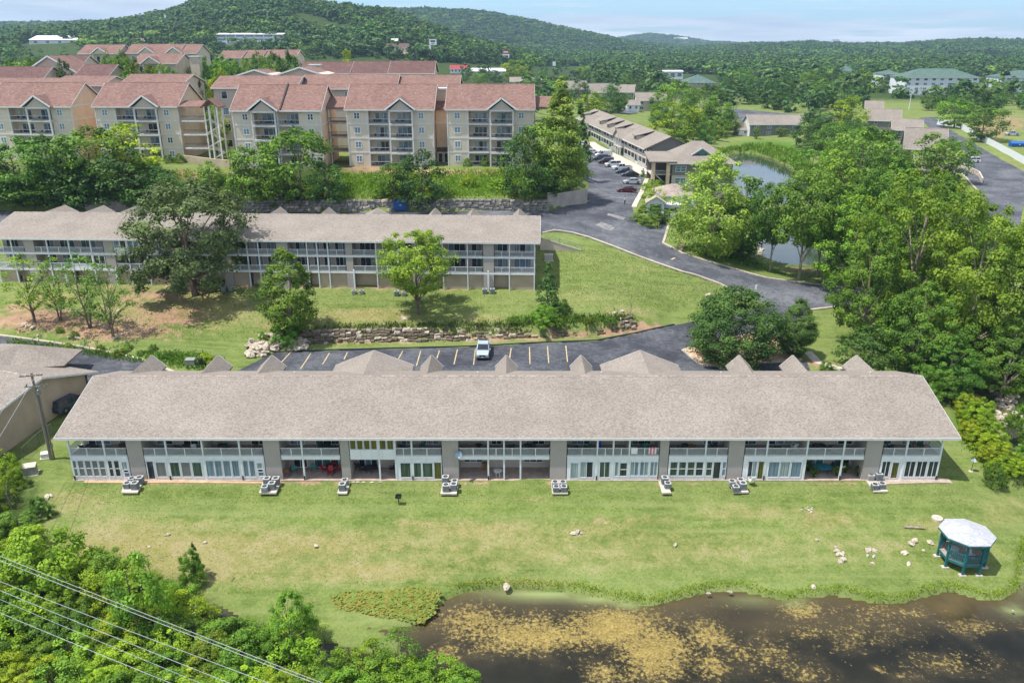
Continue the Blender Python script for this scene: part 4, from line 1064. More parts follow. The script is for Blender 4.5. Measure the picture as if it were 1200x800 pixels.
# ------------------------------------------------------------------ block cut by the left edge of the photo
lw = thing('condominium_building', 'taupe roofed block with a tan stucco end wall beside the utility pole', 'building', (-60.0, 83.0, 0), R(-18.4))
gable_roof(lw, -34, 0.8, -5, 4.95, 6.7, 7.85, 15.0, 5.35, 'shingle')
w = MB(); w.box(-33, 0, -3.4, 13.6, -1, 4.9); w.prism([(-0.15, -3.4, 4.9), (-0.15, 13.6, 4.9), (-0.15, 13.6, 5.6), (-0.15, 6.7, 7.6), (-0.15, -3.4, 5.2)], (0.14, 0, 0))
w.build('wall', M['stucco_beige'], lw)
MB().box(-0.1, 0.02, -3.5, -3.3, -1, 5.0).build('corner_board', M['trim'], lw)
MB().box(-0.05, 0.1, 13.4, 13.62, 1, 5.2).build('downspout', M['gutter'], lw)
b2 = MB()
b2.prism([(-34, 8, 8.0), (-3.0, 8, 8.0), (-6.0, 20.5, 8.0), (-34, 20.5, 8.0)], (0, 0, -0.05))
back = [(-14, 9.0, 7.9), (-9, 23.0, 7.9), (-1.5, 14.2, 6.3), (-8.5, 10.2, 6.9)]
mb = MB()
A_, B_, C_, D_, E_ = [Vector(P(25, 403, 7.9)), Vector(P(-90, 440, 7.9)), Vector(P(-160, 400, 6.2)), Vector(P(75, 428, 6.0)), Vector(P(8, 433, 6.4))]
inv = (Matrix.Translation((-60.0, 83.0, 0)) @ Matrix.Rotation(R(-18.4), 4, 'Z')).inverted()
q = [inv @ v for v in (A_, B_, C_, D_, E_)]
mb.prism([q[0], q[1], q[4], q[3]], (0, 0, -0.2)); mb.prism([q[0], q[3], q[3] + Vector((-3, 6, -.3)), q[2], q[1]], (0, 0, -0.2))
mb.build('entry_roof', M['shingle'], lw)
ev = MB(); ev.bar(q[4] + Vector((0, 0, -.25)), q[3] + Vector((0, 0, -.25)), 0.3, 0.4); ev.build('gutter', M['gutter'], lw)  # dark bar that stands in for the shadow line under this eave
for px, py in ((2, 432), (14, 439), (28, 442)):
    v = inv @ Vector(P(px, py, 6.9 if px < 20 else 7.3))
    MB().lathe(v, [(0.1, -0.4), (0.1, 0.25), (0.02, 0.3)], 8).build('roof_vent', M['metal_grey'], lw)
MB().box(0.02, 0.22, 8.2, 8.8, 2.2, 3.0).build('meter_box', M['metal_grey'], lw)
MB().box(0.02, 0.22, 9.1, 9.5, 2.0, 2.7).build('meter_box', M['metal_grey'], lw)
# ------------------------------------------------------------------ red roofed four storey condominiums
def condo(X0, Y, label, W=19.2, mirror=False, zb=19.3, n=4, dep=16.5, S=3.15):
    t = thing('apartment_building', label, 'building', (X0, Y, zb), 0, 'red roofed four storey apartment blocks above the slope')
    H = n * S
    mx = (lambda a, c: (W - c, W - a)) if mirror else (lambda a, c: (a, c))
    w = MB()
    # solid body with two recessed balcony bays
    b1, b2 = mx(4.75, 9.2), mx(9.75, 14.6)
    lo, hi = min(b1[0], b2[0]), max(b1[1], b2[1])
    w.box(0, lo, 0, 2.2, -2, H); w.build('front_wall', M['siding_tan'], t)
    w = MB(); w.box(hi, W, 0, 2.2, -2, H); w.build('front_wall', M['siding_tan'], t)
    w = MB(); w.box(0, W, 2.2, dep, -2, H); w.build('rear_wall', M['siding_tan'], t)
    for xx, nm in ((0.0, 'gable_wall'), (W, 'gable_wall')):
        d = -0.06 if xx == 0 else 0.06
        g = MB(); g.prism([(xx, 0.0, -2), (xx, dep, -2), (xx, dep, H), (xx, dep / 2, H + 4.7), (xx, 0.0, H)], (d, 0, 0))
        g.build(nm, M['stucco_peach'], t)
    r = gable_roof(t, -0.5, W + 0.5, -0.6, H + 0.02, dep / 2, H + 5.0, dep + 0.6, H + 0.02, 'shingle_red', 0.25)
    for q in range(3):
        k = link('roof_vent', vents, r, (3 + q * 6.0, 4.5, H + 2.8))
    # belt courses and corner boards
    for k in range(1, n):
        b_ = MB(); z = k * S
        b_.box(0.1, lo, -0.05, 0.01, z - .16, z + .16); b_.build('belt_course', M['trim'], t)
        b_ = MB(); b_.box(hi, W - .1, -0.05, 0.01, z - .16, z + .16); b_.build('belt_course', M['trim'], t)
    for k in (n - 1, 1, n):
        MB().box(W + 0.04, W + 0.11, 0.1, dep - .1, k * S - .16 - (.1 if k == n else 0), k * S + .16).build('belt_course', M['trim'], t)
    for xx in (0, W):
        s_ = -1 if xx == 0 else 1
        MB().box(min(xx, xx + s_ * .12) - .06, max(xx, xx + s_ * .12) + .06, -0.08, 0.14, -2, H - .05).build('corner_board', M['trim'], t)
    # wing windows
    wa, wb = mx(1.45, 2.85), mx(15.9, 17.25)
    for (a, c) in (wa, wb):
        for k in range(n):
            window(t, a, c, k * S + 1.0, k * S + 2.5, -0.01, 2, rr.choice(['g_blue', 'g_dark', 'g_blue']), True, 0.16)
    # recessed balconies
    for bi, (a, c) in enumerate((b1, b2)):
        y0 = 0.0 if bi == 0 else -1.3
        for k in range(n):
            z = k * S
            if k: MB().box(a - .15, c + .15, y0 - .08, 2.19, z - .3, z + .04).build('balcony_slab', M['trim'], t)
            rl = MB(); rl.box(a + .05, c - .05, y0 + .02, y0 + .07, z + 1.02, z + 1.1); rl.box(a + .05, c - .05, y0 + .02, y0 + .06, z + .15, z + .2)
            ro = rl.build('railing', M['trim'], t)
            q = MB(); kk = int((c - a) / .16)
            for i in range(1, kk): q.box(a + i * (c - a) / kk - .014, a + i * (c - a) / kk + .014, y0 + .03, y0 + .055, z + .19, z + 1.03)
            tag(q.build('baluster', M['dark_metal'], ro), kind='stuff')
            window(t, a + 1.2, c - .4, z + .08, z + 2.25, 2.18, 3, [rr.choice(['g_teal', 'g_blue', 'g_dark', 'g_curtain']) for _ in range(3)], name='sliding_door')
            for cx in (a + .9, a + 2.2):
                f = MB(); f.box(cx, cx + .45, .9, 1.3, z + .4, z + .46); f.box(cx, cx + .45, 1.3, 1.34, z + .4, z + .9); f.build('balcony_chair', M['black'], t)
    for xx in (b1[0] - .25, b2[0] - .12, b2[1] + .12):
        y0 = -1.35 if xx != b1[0] - .25 else -.02
        MB().box(xx - .16, xx + .16, y0, y0 + .32, -1.5, H - (0 if y0 > -1 else .1)).build('column', M['trim'], t)
    # portico gable
    a, c = b2[0] - 1.0, b2[1] + 1.0; m_ = (a + c) / 2
    g = MB(); g.prism([(a, -1.9, H + .05), (m_, -1.9, H + 2.55), (c, -1.9, H + .05), (c, -1.9, H - .15), (m_, -1.9, H + 2.35), (a, -1.9, H - .15)], (0, 6.4, 0))
    p_ = g.build('portico_roof', M['shingle_red'], t)
    MB().prism([(a + .9, -1.45, H - .1), (c - .9, -1.45, H - .1), (m_, -1.45, H + 1.95)], (0, .1, 0)).build('gable_panel', M['siding_greige'], p_)
    for s_, e in ((a, 1), (c, -1)):
        v_ = MB(); v_.bar((m_ + .0, -1.95, H + 2.47), (s_, -1.95, H - .02), .08, .34); v_.build('verge_board', M['white'], p_)
    MB().box(a + .9, c - .9, -1.5, -1.3, H - .45, H - .1).build('beam', M['trim'], p_)
    # ground floor rear plinth
    return t
condo(-122.6, 193.5, 'four storey red roofed block furthest left, its lower floors behind trees')
condo(-97.6, 193.5, 'four storey red roofed block behind the yellow green tree, beside a stair tower')
c3 = condo(-61.6, 182.0, 'four storey red roofed block with a black stepped roof edge above the tree clump', mirror=True)
condo(-37.0, 185.0, 'four storey red roofed block in the middle of the row above the grassy bank')
condo(-14.5, 185.5, 'four storey red roofed block at the right end with two round bushes in front')
MB().prism([(10.5, -.55, 12.65), (10.5, 8.25, 17.65), (10.5, 8.25, 17.95), (10.5, -.55, 12.95)], (.3, 0, 0)).build('roof_step', M['black'], c3)
# ------------------------------------------------------------------ simple gabled blocks
def block(name, label, cat, A, B, dep, he, hr, wall, roof, wins=None, group=None, hip=0.0, gm=('g_dark', 'g_blue'), storeys=2, zb=None, ov=0.6, winw=1.2, gap=3.2, white=False, gwall=None):
    """A, B: world xy of the near wall's ends; he eave height, hr ridge height above base"""
    A, B = Vector(A[:2]), Vector(B[:2])
    L_ = (B - A).length; an = math.atan2(B.y - A.y, B.x - A.x)
    mid = (A + B) / 2
    if zb is None: zb = min(gz(A.x, A.y), gz(B.x, B.y))
    t = thing(name, label, cat, (A.x, A.y, zb), an, group)
    w = MB(); w.box(0, L_, 0, dep, -3, he); w.build('wall', M[wall], t)
    if hip:
        r = MB(); h = hip
        v = [(-ov, -ov, he), (L_ + ov, -ov, he), (L_ + ov, dep + ov, he), (-ov, dep + ov, he), (h, dep / 2, hr), (L_ - h, dep / 2, hr)]
        for f in ((0, 1, 5, 4), (1, 2, 5), (2, 3, 4, 5), (3, 0, 4), (0, 3, 2, 1)): r.poly([v[i] for i in f])
        ro = r.build('roof', M[roof], t)
        MB().box(-ov, L_ + ov, -ov - .04, -ov - .003, he - .25, he + .02).build('gutter', M['trim'], ro)
    else:
        gw = M[gwall or wall]
        for xx, d in ((0, -.05), (L_, .05)):
            MB().prism([(xx, .02, -3), (xx, dep - .02, -3), (xx, dep - .02, he), (xx, dep / 2, hr - .3), (xx, .02, he)], (d, 0, 0)).build('gable_wall', gw, t)
        ro = gable_roof(t, -ov, L_ + ov, -ov, he, dep / 2, hr, dep + ov, he, roof, .22)
    if wins is None: wins = max(1, int(L_ / gap))
    sh = he / storeys
    for k in range(storeys):
        for i in range(wins):
            c = (i + .5) * L_ / wins
            window(t, c - winw / 2, c + winw / 2, k * sh + sh * .32, k * sh + sh * .8, -.01, 1 if winw < 1.6 else 2, rr.choice(gm), False, .1)
    return t
def at(px, py, Y):      # world point seen at a pixel, at distance Y
    d = ray(px, py); t_ = Y / d[1]
    return Vector((d[0] * t_, Y, CAM_H + d[2] * t_))
def redblock(px0, px1, ye, yr, Y, label, dep=16, roof='shingle_red', porticos=(), base=None, wall='siding_greige', wins=None):
    a, b_ = at(px0, ye, Y), at(px1, ye, Y)
    zr = zat(600, yr, Y + dep / 2)
    zb = base if base is not None else min(19.5 + (Y - 185) * .01, a.z - 6)
    t = block('apartment_building', label, 'building', a, b_, dep, a.z - zb, zr - zb, wall, roof, group='red roofed blocks behind the front row', zb=zb, storeys=4, wins=wins, winw=1.5, gap=4.5, gwall='stucco_cream')
    H = a.z - zb; hh = zr - zb - H
    for p in porticos:
        c = at(p, ye, Y).x - a.x
        q = MB(); q.prism([(c - 3.4, -1.6, H), (c, -1.6, H + 2.3), (c + 3.4, -1.6, H), (c + 3.4, -1.6, H - .2), (c, -1.6, H + 2.1), (c - 3.4, -1.6, H - .2)], (0, 6, 0))
        po = q.build('portico_roof', M[roof], t)
        MB().prism([(c - 2.8, -1.3, H - .1), (c + 2.8, -1.3, H - .1), (c, -1.3, H + 1.8)], (0, .1, 0)).build('gable_panel', M['stucco_cream'], po)
        for s_ in (-1, 1):
            MB().bar((c, -1.64, H + 2.2), (c + s_ * 3.4, -1.64, H - .05), .08, .35).build('verge_board', M['white'], po)
        for s_ in (-1, 1): MB().box(c + s_ * 2.6 - .15, c + s_ * 2.6 + .15, -1.4, -1.1, 0, H).build('column', M['trim'], t)
    return t
redblock(250, 345, 103, 89, 207, 'red roof of a block behind the third front block, left of its gable')
redblock(352, 462, 104, 87.5, 212, 'long red roof rising behind the gap between the third and fourth front blocks')
redblock(466, 536, 104, 88, 214, 'red roof behind the fourth and fifth front blocks, right of the middle')
redblock(-30, 56, 103, 91.5, 212, 'red roof directly behind the furthest left front block')
redblock(62, 118, 100, 89, 214, 'red roof with pale gable end behind the gap of the two left blocks')
redblock(142, 212, 99, 87, 214, 'red roof behind the block with the stair tower')
redblock(-20, 46, 95.5, 78, 240, 'dark maroon roof with a white verge at the left edge', roof='shingle_maroon')
redblock(50, 92, 80, 65, 280, 'maroon roofed block with a white gable beyond the dark tree', roof='shingle_maroon')
redblock(88, 124, 91, 75.5, 246, 'maroon roof right of the dark tree, with a white verge', roof='shingle_maroon')
redblock(93, 136, 63, 52.5, 335, 'red roofed block with one small gable beside the grassy field', porticos=(118,))
redblock(148, 208, 62.5, 51.8, 340, 'long red roofed block with two small gables in front of the dark grey roof', porticos=(173, 205))
redblock(210, 229, 62.5, 52, 341, 'short red roofed block joined to the right of the long one')
redblock(157, 206, 74.5, 63, 290, 'red roofed block with a grey gable end and one portico', porticos=(178,))
redblock(257, 282, 68, 59.5, 365, 'leftmost of the stepped red roofs below the white office')
redblock(284, 306, 67.5, 59, 367, 'second of the stepped red roofs below the white office')
redblock(308, 346, 67, 58.5, 369, 'third of the stepped red roofs below the white office', )
redblock(350, 408, 86, 72.5, 268, 'maroon roof with a white chimney beside it', roof='shingle_maroon')
redblock(412, 452, 86.5, 72, 268.5, 'maroon roof in the middle of the rear row', roof='shingle_maroon')
redblock(456, 507, 86, 71.5, 269, 'maroon roof at the right end of the rear row', roof='shingle_maroon')
def gablet(px, ye, yr, Y, hw, label, dep=14):
    """gable end that faces the camera"""
    c = at(px, ye, Y); zr = zat(600, yr, Y); zb = 19.6; H = c.z - zb; hh = zr - zb
    t = thing('apartment_building', label, 'building', (c.x, Y, zb), 0, 'red roofed blocks behind the front row')
    MB().prism([(-hw, 0, -2), (hw, 0, -2), (hw, 0, H), (0, 0, hh - .2), (-hw, 0, H)], (0, dep, 0)).build('wall', M['stucco_cream'], t)
    for s_ in (-1, 1):
        r = MB(); r.prism([(0, -.6, hh), (s_ * (hw + .7), -.6, H - .3), (s_ * (hw + .7), -.6, H - .55), (0, -.6, hh - .25)], (0, dep + 1.2, 0))
        ro = r.build('roof', M['shingle_red'], t)
        MB().bar((0, -.64, hh - .05), (s_ * (hw + .7), -.64, H - .35), .1, .4).build('verge_board', M['white'], ro)
    window(t, -1, 1, H - 2.6, H - 1, -.02, 2, 'g_dark', False, .12)
gablet(299, 88, 82, 236, 5.0, 'pale gable end with a red roof behind the second row, on the left')
gablet(352, 88, 79, 238, 7.0, 'wide pale gable end with red roof left of the white chimney')
gablet(60, 86, 66, 262, 8.5, 'white gable end of a maroon roofed block left of the dark tree')
def chimney(px, y0, y1, Y, label):
    a = at(px, y0, Y); h = a.z - zat(600, y1, Y)
    t = thing('lift_tower', label, 'tower', (a.x, Y, a.z - h))
    MB().box(-1.6, 1.6, 0, 3, -6, h).build('shaft', M['stucco_cream'], t); MB().box(-1.9, 1.9, -.3, 3.3, h, h + .3).build('cap', M['trim'], t)
chimney(368, 77, 87, 262, 'small white lift tower between the maroon roofs')
chimney(518, 105, 120, 194, 'small white lift tower between the fourth and fifth front blocks')
chimney(227, 67, 74, 296, 'small white tower beside the red roofed stair block')
# link between the fourth and fifth front blocks, and open walkways between the third and fourth
lk = thing('connecting_wing', 'recessed peach walled wing between the fourth and fifth front blocks', 'building', (-17.6, 190.5, 19.3))
MB().box(0, 3.0, 0, 6, -2, 12.2).build('wall', M['stucco_peach'], lk)
MB().prism([(-.2, -.6, 12.2), (3.2, -.6, 12.2), (3.2, 6, 14.8), (-.2, 6, 14.8)], (0, 0, -.2)).build('roof', M['shingle_red'], lk)
MB().box(-.05, 3.05, -.05, .02, 9.0, 9.3).build('belt_course', M['trim'], lk)
window(lk, .3, 1.3, .1, 2.3, -.02, 1, 'g_dark', name='door'); window(lk, 1.7, 2.7, .1, 2.3, -.02, 1, 'g_dark', name='door')
MB().box(0, 3, -.06, .02, 2.6, 3.6).build('dark_panel', M['gutter'], lk)
def walkway(X0, X1, Y, zb, n, label, dep=5.0):
    t = thing('covered_walkway', label, 'walkway', (X0, Y, zb))
    W = X1 - X0
    for k in range(1, n + 1):
        z = k * 3.15
        MB().box(0, W, 0, dep, z - .35, z).build('floor_slab', M['concrete_wall'], t)
        if k < n:
            r = MB(); r.box(0, W, .05, .1, z + .95, z + 1.03)
            ro = r.build('railing', M['dark_metal'], t)
            q = MB()
            for i in range(1, int(W / .18)): q.box(i * .18, i * .18 + .03, .06, .09, z, z + .97)
            tag(q.build('baluster', M['dark_metal'], ro), kind='stuff')
    for x in (0.2, W - .2): MB().box(x - .15, x + .15, .1, .4, -2, n * 3.15).build('column', M['trim'], t)
    MB().prism([(-.3, -.5, n * 3.15), (W + .3, -.5, n * 3.15), (W + .3, dep, n * 3.15 + 2), (-.3, dep, n * 3.15 + 2)], (0, 0, .2)).build('roof', M['shingle_red'], t)
    return t
walkway(-42.1, -37.1, 188.5, 19.3, 4, 'open four level walkway between the third and fourth front blocks')
walkway(5.0, 9.0, 190, 19.3, 4, 'open walkway at the right end of the front row, behind the pale cypress')
# stair tower right of the second block
st = thing('stair_tower', 'open white framed stair tower with a small gable beside the second block', 'stairs', (-77.5, 193, 19.3))
for k in range(1, 4):
    MB().box(0, 5.5, 0, 4, k * 3.15 - .3, k * 3.15).build('landing', M['trim'], st)
    MB().box(0, 5.5, .02, .08, k * 3.15 + .9, k * 3.15 + 1.0).build('railing', M['dark_metal'], st)
    MB().prism([(5.6, .3, k * 3.15 - 3.1), (8.4, .3, k * 3.15 - 1.6), (8.4, .3, k * 3.15 - 1.25), (5.6, .3, k * 3.15 - 2.75)], (0, 1.2, 0)).build('stair_flight', M['trim'], st)
    MB().prism([(5.6, 1.7, k * 3.15 - .1), (8.4, 1.7, k * 3.15 - 1.6), (8.4, 1.7, k * 3.15 - 1.25), (5.6, 1.7, k * 3.15 + .25)], (0, 1.2, 0)).build('stair_flight', M['trim'], st)
for x in (5.5, 6.6, 8.4):
    for y in (.1, 3.6): MB().box(x - .14, x + .14, y, y + .28, -1.5, 12.6).build('column', M['white'], st)
MB().prism([(4.9, -.5, 12.5), (7, -.5, 14.4), (9.1, -.5, 12.5), (9.1, -.5, 12.25), (7, -.5, 14.1), (4.9, -.5, 12.25)], (0, 5, 0)).build('roof', M['shingle_red'], st)
MB().prism([(-.5, -.3, 12.4), (5, -.3, 12.4), (5, 5, 13.4), (-.5, 5, 13.4)], (0, 0, .2)).build('roof', M['shingle_red'], st)
fw_ = Gl([(216, 190), (270, 196)])
strip('retaining_wall', fw_, 0.5, 1.6, M['stucco_beige'], label='low beige retaining wall by the stair tower', base=1.0)

# ------------------------------------------------------------------ long gallery block by the car park
n0, f0 = Vector(P(756, 197, 11.9)), Vector(P(677, 153.5, 12.3))
L_ = (f0 - n0).xy.length
an = math.atan2(f0.y - n0.y, f0.x - n0.x)
gal = thing('gallery_building', 'long two storey block with white railed galleries along the car park', 'building', (n0.x, n0.y, 11.9), an - math.pi)
# local: x runs from far (-L) to near (0); galleries face local -y (towards the car park)
EZ, RZ, DP = 5.5, 8.9, 14.0
gal.rotation_euler = (0, 0, an); gal.scale = (-1, 1, 1)
GX = [(-L_, 0)]
w = MB(); w.box(-L_, 0, -DP, -1.8, -2, EZ); w.build('wall', M['siding_slate'], gal)
for xx, d in ((0.0, .06), (-L_, -.06)):
    MB().prism([(xx, 0, 2.8 if False else EZ), (xx, -DP, EZ), (xx, -DP / 2, RZ - .3)], (d, 0, 0)).build('gable_wall', M['siding_slate'], gal)
r = MB(); ov = .8
r.prism([(-L_ - .8, ov, EZ), (-L_ - .8, -DP / 2, RZ), (-L_ - .8, -DP - ov, EZ), (-L_ - .8, -DP - ov, EZ - .25), (-L_ - .8, -DP / 2, RZ - .25), (-L_ - .8, ov, EZ - .25)], (L_ + 1.6, 0, 0))
gr = r.build('roof', M['shingle'], gal)
MB().box(-L_ - .8, .8, ov + .003, ov + .05, EZ - .3, EZ + .02).build('gutter', M['trim'], gr)
for z in (0.12, 2.8):
    MB().box(-L_, 0, -1.79, 0, z - .22, z).build('gallery_floor', M['concrete'], gal)
for k in range(0, 25):
    x = -k * L_ / 24
    MB().box(x - .1, x + .1, -.2, 0, -1, EZ - .22).build('post', M['frame'], gal)
for k in range(24):
    x0, x1 = -(k + 1) * L_ / 24 + .12, -k * L_ / 24 - .12
    for z in (.12, 2.8):
        if z < 1 and k % 4 == 2: continue
        b_ = MB(); b_.box(x0, x1, -.12, -.06, z + .95, z + 1.02); b_.box(x0, x1, -.115, -.065, z + .1, z + .16)
        ro = b_.build('railing', M['white'], gal)
        q = MB(); nn = int((x1 - x0) / .2)
        for i in range(1, nn): q.box(x0 + i * .2 - .03, x0 + i * .2 + .03, -.105, -.075, z + .15, z + .96)
        tag(q.build('baluster', M['white'], ro), kind='stuff')
        MB().box(x0 + .3, x1 - .5, -1.79, -1.74, z + .02, z + 2.1).build('door', M['wood'] if k % 3 else M['frame'], gal)
dm = None
for fx in (0.16, 0.40, 0.52, 0.64, 0.93):
    x = -L_ * fx
    d = MB(); d.prism([(x - 1.6, -1.0, EZ + .4), (x + 1.6, -1.0, EZ + .4), (x + 1.6, -1.0, EZ + 2.0), (x - 1.6, -1.0, EZ + 2.0)], (0, -4, 0))
    do = d.build('dormer', M['siding_greige'], gal)
    MB().prism([(x - 2.0, -.5, EZ + 1.95), (x + 2.0, -.5, EZ + 1.95), (x + 2.0, -6.3, RZ - .1), (x - 2.0, -6.3, RZ - .1)], (0, 0, .18)).build('dormer_roof', M['shingle'], do)
    window(do, x - .9, x + .9, EZ + .9, EZ + 1.75, -.98, 1, 'g_dark') if False else None
    MB().box(x - .9, x + .9, -.99, -.9, EZ + 1.0, EZ + 1.75).build('pane', M['g_dark'], do)
for fx in (0.30, 0.80):
    x = -L_ * fx
    g = MB(); g.prism([(x - 5, 1.6, EZ), (x, 1.6, EZ + 2.6), (x + 5, 1.6, EZ), (x + 5, 1.6, EZ - .25), (x, 1.6, EZ + 2.35), (x - 5, 1.6, EZ - .25)], (0, -9.2, 0))
    go = g.build('cross_gable_roof', M['shingle'], gal)
    MB().prism([(x - 4.3, 1.2, EZ - .1), (x + 4.3, 1.2, EZ - .1), (x, 1.2, EZ + 2.1)], (0, -.12, 0)).build('gable_panel', M['siding_greige'], go)
    for q in (-4.2, -1.5, 1.5, 4.2): MB().box(x + q - .14, x + q + .14, .95, 1.2, -1, EZ - .2).build('post', M['frame'], gal)
    for z in (.12, 2.8): MB().box(x - 4.3, x + 4.3, 0.01, 1.2, z - .22, z).build('gallery_floor', M['concrete'], gal)
sf = MB()
for i in range(10): sf.box(-L_ * .3 - 7 + i * .3, -L_ * .3 - 6.7 + i * .3, 1.3, 2.4, -.5 + i * .28 - .1, -.5 + i * .28 + .05)
tag(sf.build('stair_flight', M['trim'], gal), kind='stuff')

# pavilion at its near end
pv = thing('clubhouse', 'square grey block with a hipped taupe roof and louvred gablet by the pond', 'building', (41.5, 208.6, 10.6), 0)
MB().box(0, 15.6, 0, 15, -3, 6.2).build('wall', M['siding_slate'], pv)
MB().box(-.04, 15.64, -.05, .02, -3, 3.0).build('lower_wall', M['siding_greige'], pv)
r = MB(); v = [(-1, -1, 6.2), (16.6, -1, 6.2), (16.6, 16, 6.2), (-1, 16, 6.2), (6.4, 7.5, 10.9), (9.2, 7.5, 10.9)]
for f in ((0, 1, 5, 4), (1, 2, 5), (2, 3, 4, 5), (3, 0, 4), (0, 3, 2, 1)): r.poly([v[i] for i in f])
pr = r.build('roof', M['shingle'], pv)
MB().box(-1.03, 16.63, -1.05, -1.003, 5.95, 6.22).build('gutter', M['trim'], pr)
MB().prism([(5.2, 1.8, 8.0), (10.4, 1.8, 8.0), (7.8, 1.8, 9.7)], (0, 4, 0)).build('gablet', M['shingle'], pr)
MB().prism([(6.0, 1.72, 8.05), (9.6, 1.72, 8.05), (7.8, 1.72, 9.25)], (0, .07, 0)).build('louvre', M['g_teal'], pr)
for s_ in (-1, 1): MB().bar((7.8, 1.7, 9.75), (7.8 + s_ * 2.8, 1.7, 7.95), .1, .25).build('verge_board', M['white'], pr)
for z in (.9, 3.9):
    window(pv, .8, 3.6, z, z + 1.5, -.06, 2, 'g_blue', True, .12); window(pv, 12.2, 14.6, z, z + 1.5, -.06, 2, 'g_blue', True, .12)
po = thing('entrance_porch', 'porch with two tall tan columns and a stair left of the hipped block', 'porch', (36.2, 208.4, 10.8))
for x, y in ((.4, .4), (4.2, .2)): MB().box(x - .45, x + .45, y - .4, y + .4, -2, 6.2).build('column', M['stucco_peach'], po)
MB().prism([(-.9, -.9, 6.2), (6.2, -.9, 6.2), (6.2, 9, 7.6), (-.9, 9, 7.6)], (0, 0, .25)).build('roof', M['shingle'], po)
MB().box(0, 5.2, .8, 8, 2.75, 3.0).build('floor_slab', M['concrete'], po)
MB().box(.9, 3.7, .75, .85, 3.9, 4.0).build('railing', M['white'], po)
MB().prism([(.9, .9, 2.9), (4.0, .9, .2), (4.0, .9, .55), (.9, .9, 3.25)], (0, 1.2, 0)).build('stair_flight', M['trim'], po)
MB().box(0, 5.2, 7.9, 8.1, -2, 6.2).build('rear_wall', M['siding_slate'], po)
ga = block('garage', 'low garage with three white doors and a taupe roof in front of the hipped block', 'garage', P(776, 241, 11.3), P(812, 242, 11.0), 8.5, 2.7, 4.6, 'siding_greige', 'shingle_dark', wins=0, zb=10.9, hip=3.0)
for x in (.4, 3.0, 5.6): MB().box(x, x + 2.2, -.06, .03, 0, 2.2).build('garage_door', M['white_panel'], ga)
# pale tan shed with a white gable end
a = P(758, 250, 11.5)
sh = thing('shed', 'small shed with a tan metal roof and white gable behind the round bush', 'shed', (a[0], a[1], 11.5), R(-6))
MB().prism([(0, 0, -1), (3.6, 0, -1), (3.6, 0, 2.4), (1.8, 0, 3.5), (0, 0, 2.4)], (0, 5.5, 0)).build('wall', M['white_panel'], sh)
for s_ in (-1, 1):
    MB().prism([(1.8, -.4, 3.7), (1.8 + s_ * 2.2, -.4, 2.3), (1.8 + s_ * 2.2, -.4, 2.15), (1.8, -.4, 3.5)], (0, 6.3, 0)).build('roof', pm('tan_metal_roof', srgb('#b3ab98'), srgb('#a39b88'), .5, .6) if s_ < 0 else M['tan_roof'] if 'tan_roof' in M else MATS['tan_metal_roof'], sh)
MB().box(.6, 3.0, -.05, .02, -.5, 2.0).build('door', M['g_blue'], sh)

# ------------------------------------------------------------------ houses and shops in the middle distance
def house(px0, px1, yb, ye, yr, dep, label, wall='siding_greige', roof='shingle_dark', turn=0.0, storeys=2, name='house', cat='house', **k):
    a = Vector(G(px0, yb)); Y = a.y
    b_ = at(px1, yb, Y)
    b_ = Vector((b_.x, Y + turn * (b_.x - a.x)))
    ze = zat(600, ye, Y) - a.z; zr = zat(600, yr, Y + dep / 2) - a.z
    return block(name, label, cat, a, b_, dep, max(ze, 2.4), max(zr, ze + 1), wall, roof, zb=a.z, storeys=storeys, **k)
house(746, 780, 130, 118, 108.5, 10, 'white sided house with grey roof beyond the gallery block', 'siding_greige', 'shingle', gwall='white', winw=2, gap=5)
house(735, 749, 130, 123, 117, 7, 'small annex of the white sided house beyond the gallery block', 'white', 'shingle', storeys=1)
house(664, 690, 117, 105, 95, 12, 'leftmost grey townhouse beyond the pale cypress', 'siding_slate', 'shingle', storeys=2, turn=.3)
house(694, 726, 119, 109, 98, 12, 'grey townhouse behind the round dark tree', 'siding_slate', 'shingle', turn=.3)
house(722, 741, 119, 108, 99, 12, 'grey townhouse with a blank gable beside the blue bins', 'siding_slate', 'shingle', gwall='siding_greige', turn=-.25)
house(878, 938, 160, 146, 134.5, 11, 'two storey house with a long taupe roof behind the reeds', 'siding_slate', 'shingle', gwall='white', winw=2.0, gap=5, turn=.02)
house(866, 880, 159, 152, 144, 7, 'low white annex left of the house behind the reeds', 'white', 'shingle', storeys=1)
house(598, 640, 100, 96, 90.5, 14, 'long low grey roof left of the round street trees', 'siding_greige', 'shingle', storeys=1)
for i, (px0, px1, yb, ye, yr, lb) in enumerate([(1013, 1030, 138, 130, 118, 'farthest of the stepped grey townhouses on the right'), (1016, 1048, 152, 141, 127, 'second of the stepped grey townhouses, behind the yellowing tree'), (1044, 1073, 165, 152, 139, 'third of the stepped grey townhouses, with a dark gable'),
                                          (1058, 1098, 190, 174, 149, 'large stepped townhouse with a wide taupe roof behind the leafy tree'), (1070, 1110, 214, 199, 181, 'nearest of the stepped grey townhouses, beside the white car')]):
    house(px0, px1, yb, ye, yr, 11, lb, 'siding_slate', 'shingle', turn=-.35, gwall='siding_slate', gap=5)
house(1058, 1144, 112, 91, 80.5, 24, 'white hotel with a green hipped roof on the right', 'white', 'shingle_green', storeys=4, hip=14, name='hotel', cat='hotel', gap=5.5, winw=2.4)
house(1174, 1260, 110, 91, 82.5, 24, 'white hotel with a green hipped roof cut by the right edge', 'white', 'shingle_green', storeys=4, hip=14, name='hotel', cat='hotel', gap=5.5, winw=2.4)
house(1034, 1053, 104, 87, 81, 22, 'narrow white hotel wing with green roof between trees', 'white', 'shingle_green', storeys=4, hip=8, name='hotel', cat='hotel', gap=5.5, winw=2.4)
